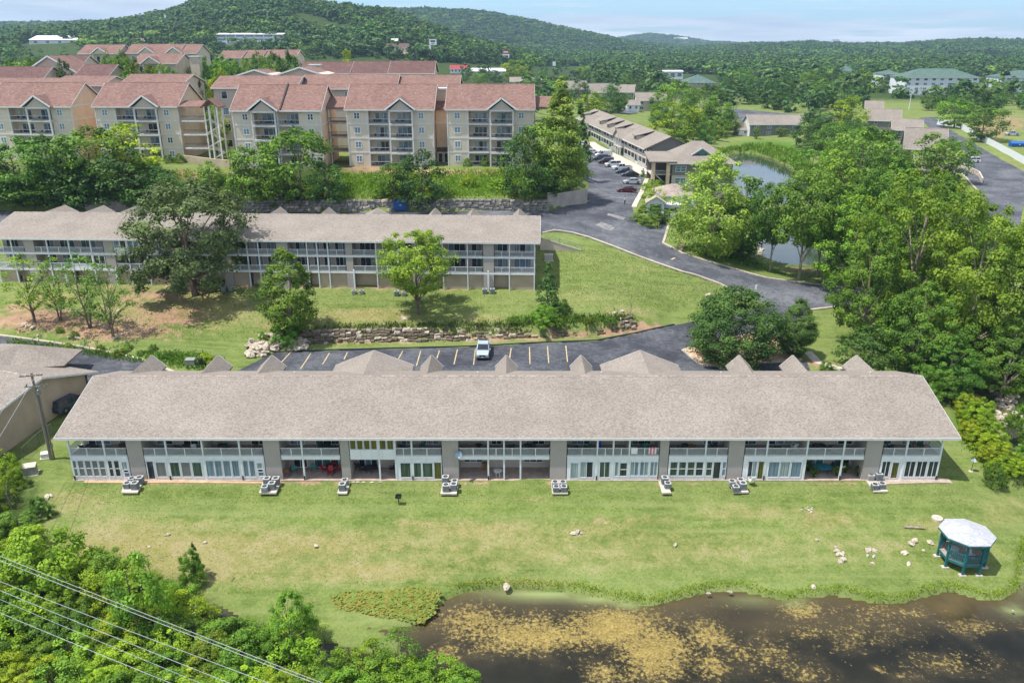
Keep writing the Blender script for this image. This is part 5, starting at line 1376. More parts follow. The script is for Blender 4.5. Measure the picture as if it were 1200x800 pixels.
house(985, 1003, 94, 85, 76, 26, 'green roofed hotel block half hidden by trees', 'white', 'shingle_green', storeys=3, hip=9, name='hotel', cat='hotel', gap=6, winw=2.4)
house(803, 838, 101, 97, 87, 30, 'low shop with a wide grey green roof', 'siding_greige', 'shingle_green', storeys=1, hip=14, name='shop', cat='shop')
house(776, 800, 93, 84, 83, 20, 'flat white and blue shop beyond the parked cars', 'white', 'trim', storeys=1, name='shop', cat='shop', winw=4, gap=6, gm=('g_blue',))
# farther town
house(255, 332, 53, 40.5, 39, 26, 'long white office with blue window bands at the foot of the hill', 'white', 'trim', storeys=3, name='office_building', cat='office', winw=9, gap=9.6, gm=('g_blue',))
house(35, 92, 52.5, 47, 42, 40, 'white metal warehouse with a pale roof at far left', 'white', 'white', storeys=1, name='warehouse', cat='warehouse', wins=4, winw=4)
house(151, 186, 52, 49, 45, 24, 'low building with a dark grey roof right of the green trees', 'siding_slate', 'shingle_dark', storeys=1, name='shop', cat='shop')
house(159, 196, 42, 39, 37.5, 20, 'far brick building with a flat roof below the hill', 'stucco_peach', 'shingle_red', storeys=1, name='shop', cat='shop')
house(452, 478, 61, 55.5, 51, 14, 'white restaurant with a purple red roof far beyond the roofs', 'white', 'shingle_maroon', storeys=1, name='restaurant', cat='restaurant')
house(459, 466, 60, 50, 45.5, 10, 'pale tower house beside the purple roofed restaurant', 'stucco_cream', 'trim', storeys=2)
M['red_metal'] = pm('red_metal_roof', srgb('#a8383c'), srgb('#93303a'), .5, .5)
house(528, 549, 86, 81, 76.5, 12, 'white shop with a bright red roof behind the red condominiums', 'white', 'red_metal', storeys=1, name='shop', cat='shop')
house(550, 592, 87, 84, 80, 22, 'long shop with a white roof right of the bright red roof', 'white', 'white', storeys=1, name='shop', cat='shop')
for i, (px, yb, w_) in enumerate(((870, 58, 9), (893, 59.5, 7), (1020, 58, 10), (1100, 57, 12), (1050, 62, 8), (660, 66, 8), (760, 58, 9), (700, 72, 9), (1130, 66, 9), (1170, 60, 12), (840, 60, 6), (630, 58, 7), (500, 56, 7), (445, 50, 8), (530, 47, 6), (60, 46, 9), (105, 50, 8), (8, 52, 12), (130, 44, 7), (360, 49, 8), (415, 46, 7), (475, 49, 6), (580, 66, 9), (620, 70, 10), (735, 66, 8), (800, 66, 9), (905, 66, 10), (950, 72, 9), (1010, 68, 9), (1090, 70, 10))):
    house(px, px + w_, yb, yb - 2.2, yb - 3.4, 18, ['pale', 'small white', 'low pale'][i % 3] + ' building among the far woods', 'white', 'trim' if i % 3 else 'shingle', storeys=1, wins=2, winw=2.5, name='building', cat='building', group='pale buildings among the far woods')
for px, yb, w_, ye, lb in ((20, 42, 20, 38, 'far white house on the left skyline'), (0, 45, 14, 40, 'pale building at the far left edge'), (790, 47, 16, 45.5, 'white building on the far right ridge'), (975, 51.5, 8, 47.5, 'white tower block far off on the right skyline'), (1004, 53, 5, 50, 'small yellow building on the right skyline'), (918, 57, 12, 55, 'pale warehouse in the far right woods'), (1075, 54, 16, 52, 'long white roof on the far right ridge'), (690, 54, 9, 52, 'pale house in the woods below the ridge'), (555, 50, 8, 47.5, 'pale house among trees on the hillside'), (600, 57, 8, 55, 'small grey roofed house in the hillside woods'), (404, 40, 6, 37, 'white house on the lower hillside')):
    house(px, px + w_, yb, ye, ye - 1.2, 20, lb, 'white', 'trim' if w_ > 9 else 'shingle', storeys=1, wins=2, winw=3, name='building', cat='building')
cp = Vector(G(478, 66)); zc = zat(600, 65, cp.y) - cp.z
ct = thing('filling_station_canopy', 'flat yellow and red filling station canopy beyond the maroon roofs', 'canopy', cp)
W_ = at(520 - 0, 66, cp.y).x - cp.x
W_ = abs(at(440, 66, cp.y).x - cp.x)
MB().box(-W_, 0, 0, 9, zc, zc + 1.1).build('roof', pm('canopy_yellow', srgb('#c9a24a'), srgb('#b98f3f'), .4, .5), ct)
MB().box(-W_ - .05, .05, -.06, 0.02, zc + .55, zc + 1.15).build('red_band', M['red_metal'], ct)
for x in (-W_ + 2, -W_ / 2, -2): MB().box(x - .3, x + .3, 3, 3.6, -2, zc).build('column', M['white'], ct)
# ------------------------------------------------------------------ foliage material: per-leaf shade, per-tree shade, object colour
def foliage(name, dark, light, trans=0.3):
    global m, n, l, b
    m, n, l, b = newmat(name)
    b.inputs['Roughness'].default_value = 0.6; b.inputs['Specular IOR Level'].default_value = 0.25
    a = n.new('ShaderNodeAttribute'); a.attribute_name = 'leaf'
    oi = n.new('ShaderNodeObjectInfo')
    c = mixrgb(a.outputs['Fac'], dark, light)
    hs = n.new('ShaderNodeHueSaturation'); hs.inputs['Saturation'].default_value = 1.03
    h = n.new('ShaderNodeMapRange'); h.inputs['To Min'].default_value = 0.487; h.inputs['To Max'].default_value = 0.513; l(oi.outputs['Random'], h.inputs['Value']); l(h.outputs['Result'], hs.inputs['Hue'])
    v = n.new('ShaderNodeMapRange'); v.inputs['To Min'].default_value = 0.72; v.inputs['To Max'].default_value = 1.15
    q = math2('FRACT', math2('MULTIPLY', oi.outputs['Random'], 7.31), 0); l(q, v.inputs['Value']); l(v.outputs['Result'], hs.inputs['Value'])
    l(c, hs.inputs['Color'])
    c2 = mixrgb(1.0, hs.outputs['Color'], oi.outputs['Color'], 'MULTIPLY')
    l(c2, b.inputs['Base Color'])
    tr = n.new('ShaderNodeBsdfTranslucent'); l(mixrgb(1.0, c2, (1.15, 1.25, 0.6), 'MULTIPLY'), tr.inputs['Color'])
    mx = n.new('ShaderNodeMixShader'); mx.inputs['Fac'].default_value = trans
    l(b.outputs['BSDF'], mx.inputs[1]); l(tr.outputs['BSDF'], mx.inputs[2])
    l(mx.outputs['Shader'], n['Material Output'].inputs['Surface'])
    return m
M['leaf'] = foliage('leaves', srgb('#446426'), srgb('#82a33f'), .28)
M['leaf_dark'] = foliage('dark_leaves', srgb('#375727'), srgb('#65893d'), 0.2)
M['leaf_lime'] = foliage('lime_leaves', srgb('#62842a'), srgb('#a4bb44'), 0.33)
M['leaf_olive'] = foliage('olive_leaves', srgb('#3f502a'), srgb('#77874e'), 0.2)
M['needles'] = foliage('feathery_needles', srgb('#607c35'), srgb('#a0b45c'), 0.3)

M['turf'] = foliage('turf_blades', srgb('#5d7a33'), srgb('#a39c66'), .2)
PROF = {
    'round': lambda h: np.sqrt(np.clip(1 - (2 * h - 1) ** 2, 0, 1)) * 0.98 + 0.02,
    'dome': lambda h: np.sqrt(np.clip(1 - h ** 2.2, 0, 1)) * np.clip(0.72 + h * 1.4, 0, 1),
    'ovoid': lambda h: np.clip(np.sin(np.pi * np.clip(h, 0, 1) ** 0.72), 0, 1) ** 0.75 + 0.03,
    'cone': lambda h: (1 - h) ** 0.85 * np.clip(0.6 + h * 4, 0, 1) + 0.03,
    'spread': lambda h: np.sqrt(np.clip(1 - (1.7 * h - 0.75) ** 2, 0, 1)),
    'bush': lambda h: np.sqrt(np.clip(1 - h ** 2, 0, 1)),
}
def leaf_mesh(name, C, N, size, mat, seed, shade):
    r_ = np.random.default_rng(seed)
    k = len(C)
    N = N / np.maximum(np.linalg.norm(N, axis=1)[:, None], 1e-6)
    t = np.cross(N, r_.normal(size=(k, 3))); t /= np.maximum(np.linalg.norm(t, axis=1)[:, None], 1e-6)
    bt = np.cross(N, t)
    s_ = (size * r_.uniform(0.5, 1.45, k))[:, None]
    fold = N * s_ * 0.18
    V = np.stack([C - t * s_, C + bt * s_ * 0.62 + fold, C + t * s_, C - bt * s_ * 0.62 + fold], 1).reshape(-1, 3)
    F = np.arange(4 * k).reshape(k, 4)
    me = np_mesh(name, V, F, mat)
    a = me.attributes.new('leaf', 'FLOAT', 'FACE'); a.data.foreach_set('value', np.clip(shade, 0, 1).astype(np.float32))
    return me
def make_proto(name, seed, H=10.0, W=8.0, hb=0.18, prof='round', clumps=90, per=80, leaf=0.2, mat='leaf', csize=0.2, lump=0.22, bark='bark', trunk=0.022, limbs=9, stems=1, gap=0.0, shell=0.5, tiers=0):
    r_ = np.random.default_rng(seed)
    Rr = W / 2
    C = []; Nn = []; Sh = []
    ph = r_.uniform(0, 6.28, 6); am = r_.uniform(0.3, 1, 6)
    cent = []
    tries = 0
    while len(cent) < clumps and tries < clumps * 8:
        tries += 1
        h = r_.uniform(0.0, 1.0)
        if tiers: h = (math.floor(h * tiers) + 0.25 + 0.3 * r_.random()) / tiers
        az = r_.uniform(0, 2 * math.pi)
        lm = 1 + lump * (am[0] * math.sin(2 * az + ph[0]) + am[1] * math.sin(3 * az + ph[1] + 3 * h) + am[2] * math.sin(5 * az + 7 * h + ph[2])) * 0.6
        pr = float(PROF[prof](np.array(h)))
        if r_.random() > 0.25 + pr: continue
        rad = Rr * pr * lm * (shell + (1 - shell) * math.sqrt(r_.random()))
        if tiers: rad = Rr * pr * lm * r_.uniform(0.2, 1.0)
        cent.append((rad * math.cos(az), rad * math.sin(az), H * (hb + (1 - hb) * h), pr))
    cent = np.array(cent)
    for cx, cy, cz, pr in cent:
        cs = Rr * csize * r_.uniform(0.65, 1.3) * (0.55 + 0.45 * pr)
        k = max(6, int(per * r_.uniform(0.6, 1.35)))
        d = r_.normal(size=(k, 3)); d /= np.linalg.norm(d, axis=1)[:, None]
        q = r_.random(k) ** 0.42
        pos = np.array([cx, cy, cz]) + d * (cs * q)[:, None] * np.array([1.1, 1.1, 0.72])
        out = np.array([cx, cy, (cz - H * 0.45) * 0.8]); out = out / max(np.linalg.norm(out), 1e-3)
        C.append(pos); Nn.append(d * 0.75 + out * 0.45 + np.array([0, 0, 0.55]) + r_.normal(size=(k, 3)) * 0.35)
        Sh.append(np.clip(r_.normal(r_.uniform(0.12, 0.88), 0.18, k), 0, 1))
    C = np.concatenate(C); Nn = np.concatenate(Nn); Sh = np.concatenate(Sh)
    C[:, 2] = np.maximum(C[:, 2], 0.08 * H * hb + 0.05)
    crown = leaf_mesh(name + '_crown', C, Nn, leaf, M[mat], seed, Sh)
    tb = MB()
    if trunk > 0:
        for s_ in range(stems):
            base = Vector((0.05 * s_ * H * .3, 0, -0.6)); p = base
            lean = Vector((r_.uniform(-.06, .06), r_.uniform(-.06, .06), 0)) if stems == 1 else Vector((.16 * (s_ - (stems - 1) / 2), .05 * (-1) ** s_, 0))
            seg = 5; top = H * (0.78 if prof != 'bush' else 0.5)
            pts = [base]
            for i in range(1, seg + 1):
                f = i / seg
                pts.append(Vector((lean.x * H * f + r_.uniform(-.012, .012) * H, lean.y * H * f + r_.uniform(-.012, .012) * H, -0.6 + (top + .6) * f)))
            for i in range(seg):
                r0 = trunk * H * (1 - 0.8 * i / seg); r1 = trunk * H * (1 - 0.8 * (i + 1) / seg)
                tb.tube(pts[i], pts[i + 1], r0 * (1.35 if i == 0 else 1), r1, 7)
            for j in range(limbs):
                c = cent[int(r_.integers(len(cent)))]
                f = min(0.85, max(0.25, (c[2] / H) - r_.uniform(.12, .3)))
                i = min(seg - 1, int(f * seg)); a = pts[i].lerp(pts[i + 1], f * seg - i)
                e = Vector(c[:3]); mid = a.lerp(e, .5) + Vector((0, 0, H * 0.02))
                r0 = trunk * H * 0.4 * (1 - f * .5)
                tb.tube(a, mid, r0, r0 * .7, 5, caps=False); tb.tube(mid, e, r0 * .7, r0 * .25, 5, caps=False)
    tm = tb.mesh(name + '_trunk', M[bark]) if trunk > 0 else None
    return crown, tm, H, W
PR = {}
def proto(key, *a, **k): PR[key] = make_proto(key, *a, **k)
proto('oak', 1, 10, 10, .12, 'spread', 150, 144, 0.126, 'leaf_olive', .17, .2, limbs=16, trunk=.026, shell=.35)
proto('sycamore', 2, 10, 5.6, .02, 'ovoid', 120, 127, 0.118, 'leaf', .24, .25, 'bark_pale', limbs=8)
proto('lime_round', 3, 10, 8.4, .28, 'round', 130, 136, 0.111, 'leaf_lime', .18, .12, stems=2, limbs=12, trunk=.018, shell=.4)
proto('dark_round', 4, 10, 11, .06, 'dome', 250, 144, 0.118, 'leaf_dark', .19, .1, limbs=9, trunk=.03)
proto('ovoid', 5, 10, 6, .04, 'ovoid', 170, 153, 0.111, 'leaf_dark', .26, .1, limbs=8)
proto('cypress', 6, 10, 4.6, .03, 'cone', 230, 102, 0.089, 'needles', .24, .3, 'bark_pale', limbs=10, shell=.4)
proto('sparse', 7, 10, 6.5, .22, 'ovoid', 62, 34, .12, 'leaf', .2, .35, limbs=14, trunk=.012, stems=2, shell=.15)
proto('big', 8, 10, 8.6, .12, 'ovoid', 175, 144, 0.104, 'leaf', .15, .4, 'bark_pale', limbs=18, shell=.35)
proto('big_b', 9, 10, 9.4, .1, 'round', 175, 136, 0.104, 'leaf_lime', .15, .4, 'bark_pale', limbs=18, shell=.35)
proto('feather', 20, 10, 7, .03, 'ovoid', 220, 90, .1, 'needles', .2, .3, 'bark_pale', limbs=10, shell=.4)
proto('bank', 19, 10, 8, .34, 'round', 120, 120, .12, 'leaf', .2, .3, 'bark_pale', limbs=12, trunk=.016, shell=.3)
proto('bush', 10, 10, 13, .0, 'bush', 90, 127, 0.207, 'leaf', .2, .3, limbs=6, trunk=.012)
proto('bush_b', 11, 10, 12, .0, 'bush', 80, 119, 0.192, 'leaf_lime', .22, .35, limbs=6, trunk=.012)
proto('mid', 12, 10, 9, .1, 'round', 55, 78, 0.2, 'leaf', .27, .25, limbs=5)
proto('mid_dark', 13, 10, 9.5, .06, 'dome', 55, 78, 0.2, 'leaf_dark', .26, .22, limbs=5)
proto('mid_lime', 14, 10, 8.5, .1, 'round', 50, 78, 0.2, 'leaf_lime', .28, .3, limbs=5)
proto('mid_tall', 15, 10, 6.4, .05, 'ovoid', 50, 71, 0.185, 'leaf', .3, .25, limbs=4)
proto('mid_cone', 16, 10, 4.8, .04, 'cone', 60, 36, .2, 'leaf_dark', .28, .2, limbs=4)
proto('small', 17, 10, 5.5, .08, 'cone', 60, 46, .2, 'leaf_dark', .3, .3, limbs=8, trunk=.02, shell=.2)
proto('dead', 18, 10, 6, .1, 'round', 8, 6, .1, 'leaf_olive', .2, .3, 'bark_pale', limbs=22, trunk=.016)

def tree(key, px, yb, yt, wpx, label=None, group=None, tint=(1, 1, 1), name='tree', cat='tree', base=None, sy=1.0, rot=None):
    g = base if base is not None else G(px, yb)
    h = zat(px, yt, g[1]) - g[2]
    t_ = math.sqrt(g[0] ** 2 + g[1] ** 2 + (CAM_H - g[2]) ** 2)
    dep = g[1] * CP + (CAM_H - g[2]) * SP
    return plant(key, g, max(h, .4), wpx / FPX * dep, label, group, tint, name, cat, sy, rot)
NPL = [0]
def plant(key, g, h, w, label=None, group=None, tint=(1, 1, 1), name='tree', cat='tree', sy=1.0, rot=None):
    cr, tm, H, W = PR[key]
    NPL[0] += 1
    r_ = random.Random(NPL[0] * 77)
    t = thing(name, label or 'green tree', cat, (g[0], g[1], g[2] - 0.05), r_.uniform(0, 6.28) if rot is None else rot, group)
    t.scale = (w / W, w / W * sy, h / H)
    c = link('crown' if name != 'bush' else 'foliage', cr, t)
    c.color = (*tint, 1)
    if tm is not None:
        link('trunk' if name != 'bush' else 'stem', tm, t)
    return t
GRAYG = (.9, .93, .85); YEL = (1.35, 1.15, .7); BRT = (1.12, 1.16, .95); DRK = (.75, .82, .8); BLU = (.8, .95, 1.0); OLV = (1.25, 1.05, .75)

# ---------------------------------------- single trees of the photo, near to far
tree('oak', 229, 346, 211, 138, 'large spreading oak in front of the upper block, the biggest on that slope')
tree('sycamore', 341, 393, 292, 62, 'upright bright green sapling tree leafy to the ground above the pale rock pile', tint=BRT)
tree('lime_round', 490, 367, 269, 84, 'round yellow green tree on a forked trunk in front of the upper block')
tree('small', 642, 362, 307, 28, 'small dark conical tree at the right end of the upper block', tint=BLU)
tree('sparse', 40, 377, 297, 66, 'thin leaning tree with yellow green leaves on the dirt bank, left one', tint=YEL)
tree('sparse', 72, 375, 300, 56, 'thin tree with two slim trunks beside the yellow green one on the dirt bank', tint=BRT)
tree('sparse', 106, 384, 296, 66, 'thin grey green tree on the dirt bank left of the oak', tint=GRAYG)
tree('sparse', 132, 394, 302, 54, 'thin grey green tree with bare trunks beside the oak', tint=GRAYG)
tree('dark_round', 857, 420, 339, 112, 'broad dense dark green tree on the traffic island')
tree('ovoid', 930, 417, 350, 42, 'egg shaped dark green tree right of the broad one on the traffic island')
tree('cypress', 655, 222, 90, 70, 'tall pale green feathery cypress at the end of the red roofed row', tint=(1.25, 1.3, 1.1))
tree('feather', 833, 300, 176, 88, 'yellow green feathery cypress beside the pond and garage', tint=(1.15, 1.12, .85))
tree('mid_tall', 868, 303, 196, 66, 'dark green tree right behind the yellow green cypress', tint=DRK)
tree('bank', 902, 318, 214, 54, 'dark green tree on the pond bank left of the leaning trunks', tint=DRK)
tree('bank', 936, 327, 200, 84, 'leafy tree with bare lower trunk on the near bank of the small pond')
tree('bank', 957, 324, 218, 58, 'tree with a leaning trunk on the near bank of the small pond')
for i, (k, px, yb, yt, w, tint, lb) in enumerate([
    ('big', 990, 342, 222, 84, BRT, 'leafy tree at the left end of the tall grove, by the road bend'),
    ('big', 1030, 320, 185, 92, (.78, .86, .8), 'tall tree at the back of the grove right of the small pond'),
    ('big_b', 1055, 392, 198, 124, (.72, .8, .74), 'tallest full crowned tree in the middle of the grove'),
    ('big', 1085, 340, 205, 96, (1, 1.02, .9), 'bright green tree behind the middle of the grove'),
    ('big_b', 1128, 432, 243, 144, (.84, .86, .8), 'huge pale green cottonwood at the right of the grove, nearest the camera'),
    ('big', 1180, 420, 244, 96, OLV, 'pale green tree with dead leaves at the right edge of the grove'),
    ('big', 1012, 402, 268, 88, (1, 1.04, .9), 'bright green tree over the grass beside the road bend'),
    ('big', 1070, 440, 330, 90, (.75, .84, .78), 'low leafy tree at the foot of the grove behind the front block'),
    ('mid_dark', 1015, 436, 384, 70, (1.05, 1.1, .95), 'low round dark tree behind the right dormers of the front block'),
    ('big', 1170, 466, 372, 84, DRK, 'dark shaded tree above the rocky stream'),
    ('big', 1105, 462, 395, 70, DRK, 'dark tree between the front block and the rocky stream'),
    ('mid_tall', 975, 250, 168, 50, OLV, 'olive tree with dead twigs behind the small pond'),
    ('mid', 1005, 238, 150, 74, (1, 1, 1), 'round green tree left of the stepped townhouses'),
    ('mid_tall', 1087, 226, 150, 62, (1, 1, .95), 'leafy tree in front of the stepped townhouses'),
    ('mid', 948, 218, 172, 46, BRT, 'light green young tree behind the pond reeds'),
    ('mid_lime', 995, 152, 113, 40, YEL, 'yellowing round tree left of the stepped townhouses'),
    ('mid_dark', 962, 180, 139, 36, DRK, 'dark round tree on the lawn right of the pond, near one'),
    ('mid_dark', 946, 172, 130, 36, DRK, 'dark round tree on the lawn right of the pond, far one'),
    ('mid', 916, 160, 149, 17, (1, 1, 1), 'small round tree in front of the house behind the reeds'),
    ('mid_tall', 886, 163, 146, 9, DRK, 'slim dark tree at the corner of the house behind the reeds'),
    ('mid', 1118, 150, 117, 42, BRT, 'street tree beside the white fence, left of two'),
    ('mid', 1150, 165, 122, 56, (1, 1, 1), 'street tree beside the white fence, right of two'),
    ('mid_dark', 1142, 138, 104, 44, DRK, 'dark conifer behind the street trees by the white fence'),
    ('mid_tall', 840, 158, 108, 40, (.9, 1, .9), 'tall tree left of the curved far road'),
    ('mid', 825, 140, 100, 40, DRK, 'dark round tree beyond the gallery block, by the far road'),
    ('mid', 790, 150, 95, 44, BRT, 'bright round tree beyond the gallery block'),
    ('mid_lime', 788, 172, 120, 56, YEL, 'yellow green tree leaning over the gallery block roof'),
    ('mid_tall', 812, 176, 138, 30, DRK, 'green tree behind the hipped roof gablet'),
    ('mid_tall', 848, 152, 124, 26, (1, 1, 1), 'small tree by the curved far road, left one'),
    ('mid', 838, 156, 130, 30, DRK, 'low dark tree clump by the curved far road'),
    ('mid_dark', 718, 132, 96, 30, (1, 1.05, .95), 'round dark tree in front of the grey townhouses'),
    ('mid_tall', 690, 138, 104, 34, YEL, 'pale green tree in front of the leftmost grey townhouse'),
    ('mid_dark', 678, 122, 94, 28, DRK, 'dark tree beside the leftmost grey townhouse'),
    ('mid', 773, 216, 211, 10, BRT, 'tiny tree beside the gallery end'),
    ('mid_lime', 765, 246, 211, 30, YEL, 'small yellow green tree behind the shed'),
    ('mid_cone', 753, 207, 197, 8, BRT, 'small upright shrub between cars and the gallery block'),
    ('mid_dark', 78, 104, 70, 30, DRK, 'dark spruce standing between the maroon roofs'),
    ('mid_dark', 495, 243, 176, 62, DRK, 'dense dark tree on the grassy bank above the blue dumpster'),
    ('mid', 462, 232, 190, 44, (1, 1, .95), 'green bushy tree left of the dense dark one on the grassy bank'),
    ('mid_tall', 248, 222, 184, 26, BRT, 'light green young tree in front of the stair tower'),
    ('mid_tall', 285, 236, 184, 32, GRAYG, 'grey green young tree right of the stair tower'),
    ('mid', 306, 241, 168, 64, (1, 1, .9), 'tall leafy tree in front of the third front block, left one'),
    ('mid', 352, 243, 150, 82, BRT, 'tallest bright green tree in front of the third front block'),
    ('mid_dark', 385, 243, 190, 46, (1, 1, 1), 'dark green tree at the right of the clump by the stone wall'),
    ('mid_tall', 330, 243, 185, 44, DRK, 'dark tree in the middle of the clump by the stone wall'),
    ('mid_lime', 155, 215, 146, 74, YEL, 'yellow leaved tree in front of the second front block'),
    ('mid', 115, 228, 150, 84, (.8, .9, .82), 'broad green tree left of the yellow leaved one'),
    ('mid', 66, 230, 160, 80, (.85, .92, .82), 'leafy green tree in front of the furthest left block'),
    ('mid_dark', 150, 241, 172, 84, DRK, 'dark green tree beside the pale wall behind the upper block'),
    ('mid', 25, 238, 162, 76, (.85, .95, .85), 'light green tree at the left edge in front of the red roofs'),
    ('mid_dark', 92, 243, 188, 76, DRK, 'dark tree low in the clump behind the upper block roof'),
    ('mid', 40, 244, 196, 70, (1, 1, 1), 'green tree low at the left behind the upper block roof'),
    ('mid_dark', -6, 246, 180, 60, DRK, 'dark tree cut by the left edge behind the upper block'),
    ('mid_dark', 615, 234, 150, 60, (1, 1.05, .95), 'bushy green tree at the right corner of the last red roofed block'),
    ('mid', 640, 222, 140, 62, (1, 1, .95), 'large green tree below the pale cypress'),
    ('mid', 668, 222, 172, 44, BRT, 'bright green tree above the concrete wall by the car park'),
    ('mid_dark', 634, 230, 190, 46, DRK, 'dark low tree above the stone wall end'),
    ('mid_cone', 677, 205, 120, 34, BRT, 'narrow pale tree behind the concrete wall by the car park'),
    ('mid_lime', 262, 125, 82, 26, YEL, 'yellow green tree left of the third block roof'),
    ('mid_lime', 262, 178, 124, 30, BRT, 'bright tree filling the gap behind the stair tower'),
    ('mid', 145, 94, 62, 34, (1, 1, .95), 'green tree between the rear red roofs, left one'),
    ('mid', 165, 92, 70, 32, OLV, 'olive round tree between the rear red roofs, right one'),
    ('mid_lime', 190, 96, 78, 34, BRT, 'light green tree in front of the grey gabled red roof'),
    ('mid_dark', 232, 116, 92, 24, DRK, 'dark tree beside the second block stair'),
    ('mid', 265, 92, 66, 34, BRT, 'light green tree right of the stair tower roofs'),
    ('mid_dark', 325, 90, 61, 30, DRK, 'dark tree left of the maroon roofs'),
    ('mid_dark', 342, 88, 60, 28, DRK, 'dark tree just left of the white lift tower'),
    ('mid', 302, 80, 62, 26, (1, 1, 1), 'green tree below the stepped red roofs'),
    ('mid_lime', 407, 72, 59, 20, YEL, 'yellow green tree above the maroon roofs'),
    ('mid_lime', 604, 96, 71, 32, YEL, 'yellow green tree right of the white roofed shop'),
    ('mid_dark', 580, 98, 82, 20, DRK, 'dark tree in front of the white roofed shop'),
    ('mid', 560, 99, 85, 16, BRT, 'light green tree right of the last rear roof'),
]):
    Yb = {78: 250, 262: 232, 145: 258, 165: 256, 190: 262, 232: 226, 265: 300, 325: 250, 342: 252, 302: 335, 407: 300}.get(px if yb < 130 else 0)
    tree(k, px, yb, yt, w, lb, None, tint, base=None if Yb is None else (at(px, yb, Yb).x, Yb, 19.4))
# shrubs one can tell apart
for k, px, yb, yt, w, tint, lb in [
    ('bush', 762, 262, 239, 42, BRT, 'round green bush on the kerb island in front of the shed'),
    ('bush_b', 797, 262, 247, 16, BRT, 'low bush at the foot of the yellow green cypress'),
    ('bush', 547, 195, 185, 11, BRT, 'round clipped bush at the last red roofed block, left one'),
    ('bush', 569, 195, 183.5, 11, BRT, 'round clipped bush at the last red roofed block, right one'),
    ('bush', 198, 191, 181, 13, DRK, 'round clipped bush beside the second block, left one'),
    ('bush', 211, 191, 180, 14, OLV, 'round clipped bush beside the second block, right one'),
    ('bush', 637, 378, 357, 34, BRT, 'shrub at the foot of the small conical tree'),
    ('bush', 656, 366, 350, 26, DRK, 'dark shrub right of the small conical tree'),
    ('bush', 227, 682, 645, 34, BRT, 'bright green bush standing alone on the lower lawn'),
    ('bush', 1085, 560, 542, 4, BRT, 'tiny shrub') if False else ('bush', 1164, 570, 543, 26, (1, 1, 1), 'round green bush right of the front block by the stream'),
    ('bush', 968, 433, 423, 16, BRT, 'small bush on the path behind the front block'),
    ('bush', 48, 606, 582, 26, BLU, 'dark green bush on the bank below the utility boxes'),
    ('bush_b', 242, 425, 413, 16, YEL, 'light green shrub behind the left dormers'),
    ('bush', 265, 392, 380, 18, BRT, 'shrub on top of the pale rock pile') if False else ('bush', 309, 402, 389, 12, BRT, 'small shrub growing out of the pale rock pile'),
    ('bush', 337, 405, 372, 34, (1, 1.1, .9), 'leafy shrub at the foot of the upright sapling tree'),
]: tree(k, px, yb, yt, w, lb, None, tint, name='bush', cat='bush')
tree('small', 232, 676, 635, 14, 'slim vine covered sapling rising from the lone bush on the lower lawn', None, BRT)
tree('dead', 14, 596, 555, 22, 'leafless grey shrub at the lower left bank', None, name='dead_shrub', cat='shrub')
tree('dead', 738, 374, 340, 12, 'thin leafless sapling on the bank right of the upper block', None)
# thicket in the lower left corner
rr = random.Random(21)
tpoly = [(-30, 612), (25, 632), (60, 648), (100, 668), (128, 684), (170, 700), (205, 700), (250, 745), (320, 752), (350, 730), (372, 760), (440, 790), (520, 800), (560, 830), (-40, 830)]
spots = []
tries = 0
while len(spots) < 84 and tries < 4000:
    tries += 1
    x, y = rr.uniform(-40, 560), rr.uniform(595, 830)
    if not inside(np.array([x]), np.array([y]), tpoly)[0]: continue
    if any(math.hypot(x - a, y - c) < 20 for a, c in spots): continue
    if x > 385 and y < 776: continue
    if inside(np.array([P(x, y, WL)[0]]), np.array([P(x, y, WL)[1]]), creek_a)[0]: continue
    spots.append((x, y))
for x, y in sorted(spots, key=lambda q: q[1]):
    g = G(x, y) if y < 800 else P(x, y, -2.6)
    tall = rr.uniform(1.9, 3.7) if x < 300 else rr.uniform(1.5, 2.9)
    k = rr.choice(['bush', 'bush_b', 'bush_b', 'bush', 'mid_lime', 'mid_tall', 'big_b'])
    big = k in ('mid_lime', 'big_b', 'mid_tall')
    plant(k, g, tall * (1.35 if big else 1), rr.uniform(3.4, 5.8) if not big else rr.uniform(3.0, 4.4), 'leafy bush in the thicket at the lower left' if not big else 'young tree in the thicket at the lower left',
          'bushes of the lower left thicket' if not big else 'young trees of the lower left thicket', rr.choice([BRT, (1.1, 1.15, .9), (1.25, 1.25, .9), YEL, (1, 1.05, .9), (.85, .95, .85)]), 'bush' if not big else 'tree', 'bush' if not big else 'tree')
for px, yb, yt, w, k, lb in ((170, 760, 640, 60, 'mid_tall', 'taller young tree in the thicket beside the creek'), (345, 765, 693, 64, 'big', 'bright young tree at the pond end of the thicket'), (60, 694, 622, 110, 'bush_b', 'widest yellow green bush at the top of the thicket'), (470, 800, 735, 60, 'sparse', 'feathery young tree at the pond edge of the thicket')):
    tree(k, px, yb, yt, w, lb, None, BRT)
for px, yb, yt, w in ((4, 560, 528, 40), (-6, 590, 545, 40), (20, 570, 545, 24)):
    tree('bush_b', px, yb, yt, w, 'bright green hedge shrub at the left edge below the utility pole', 'shrubs by the left edge', BRT, name='bush', cat='bush')
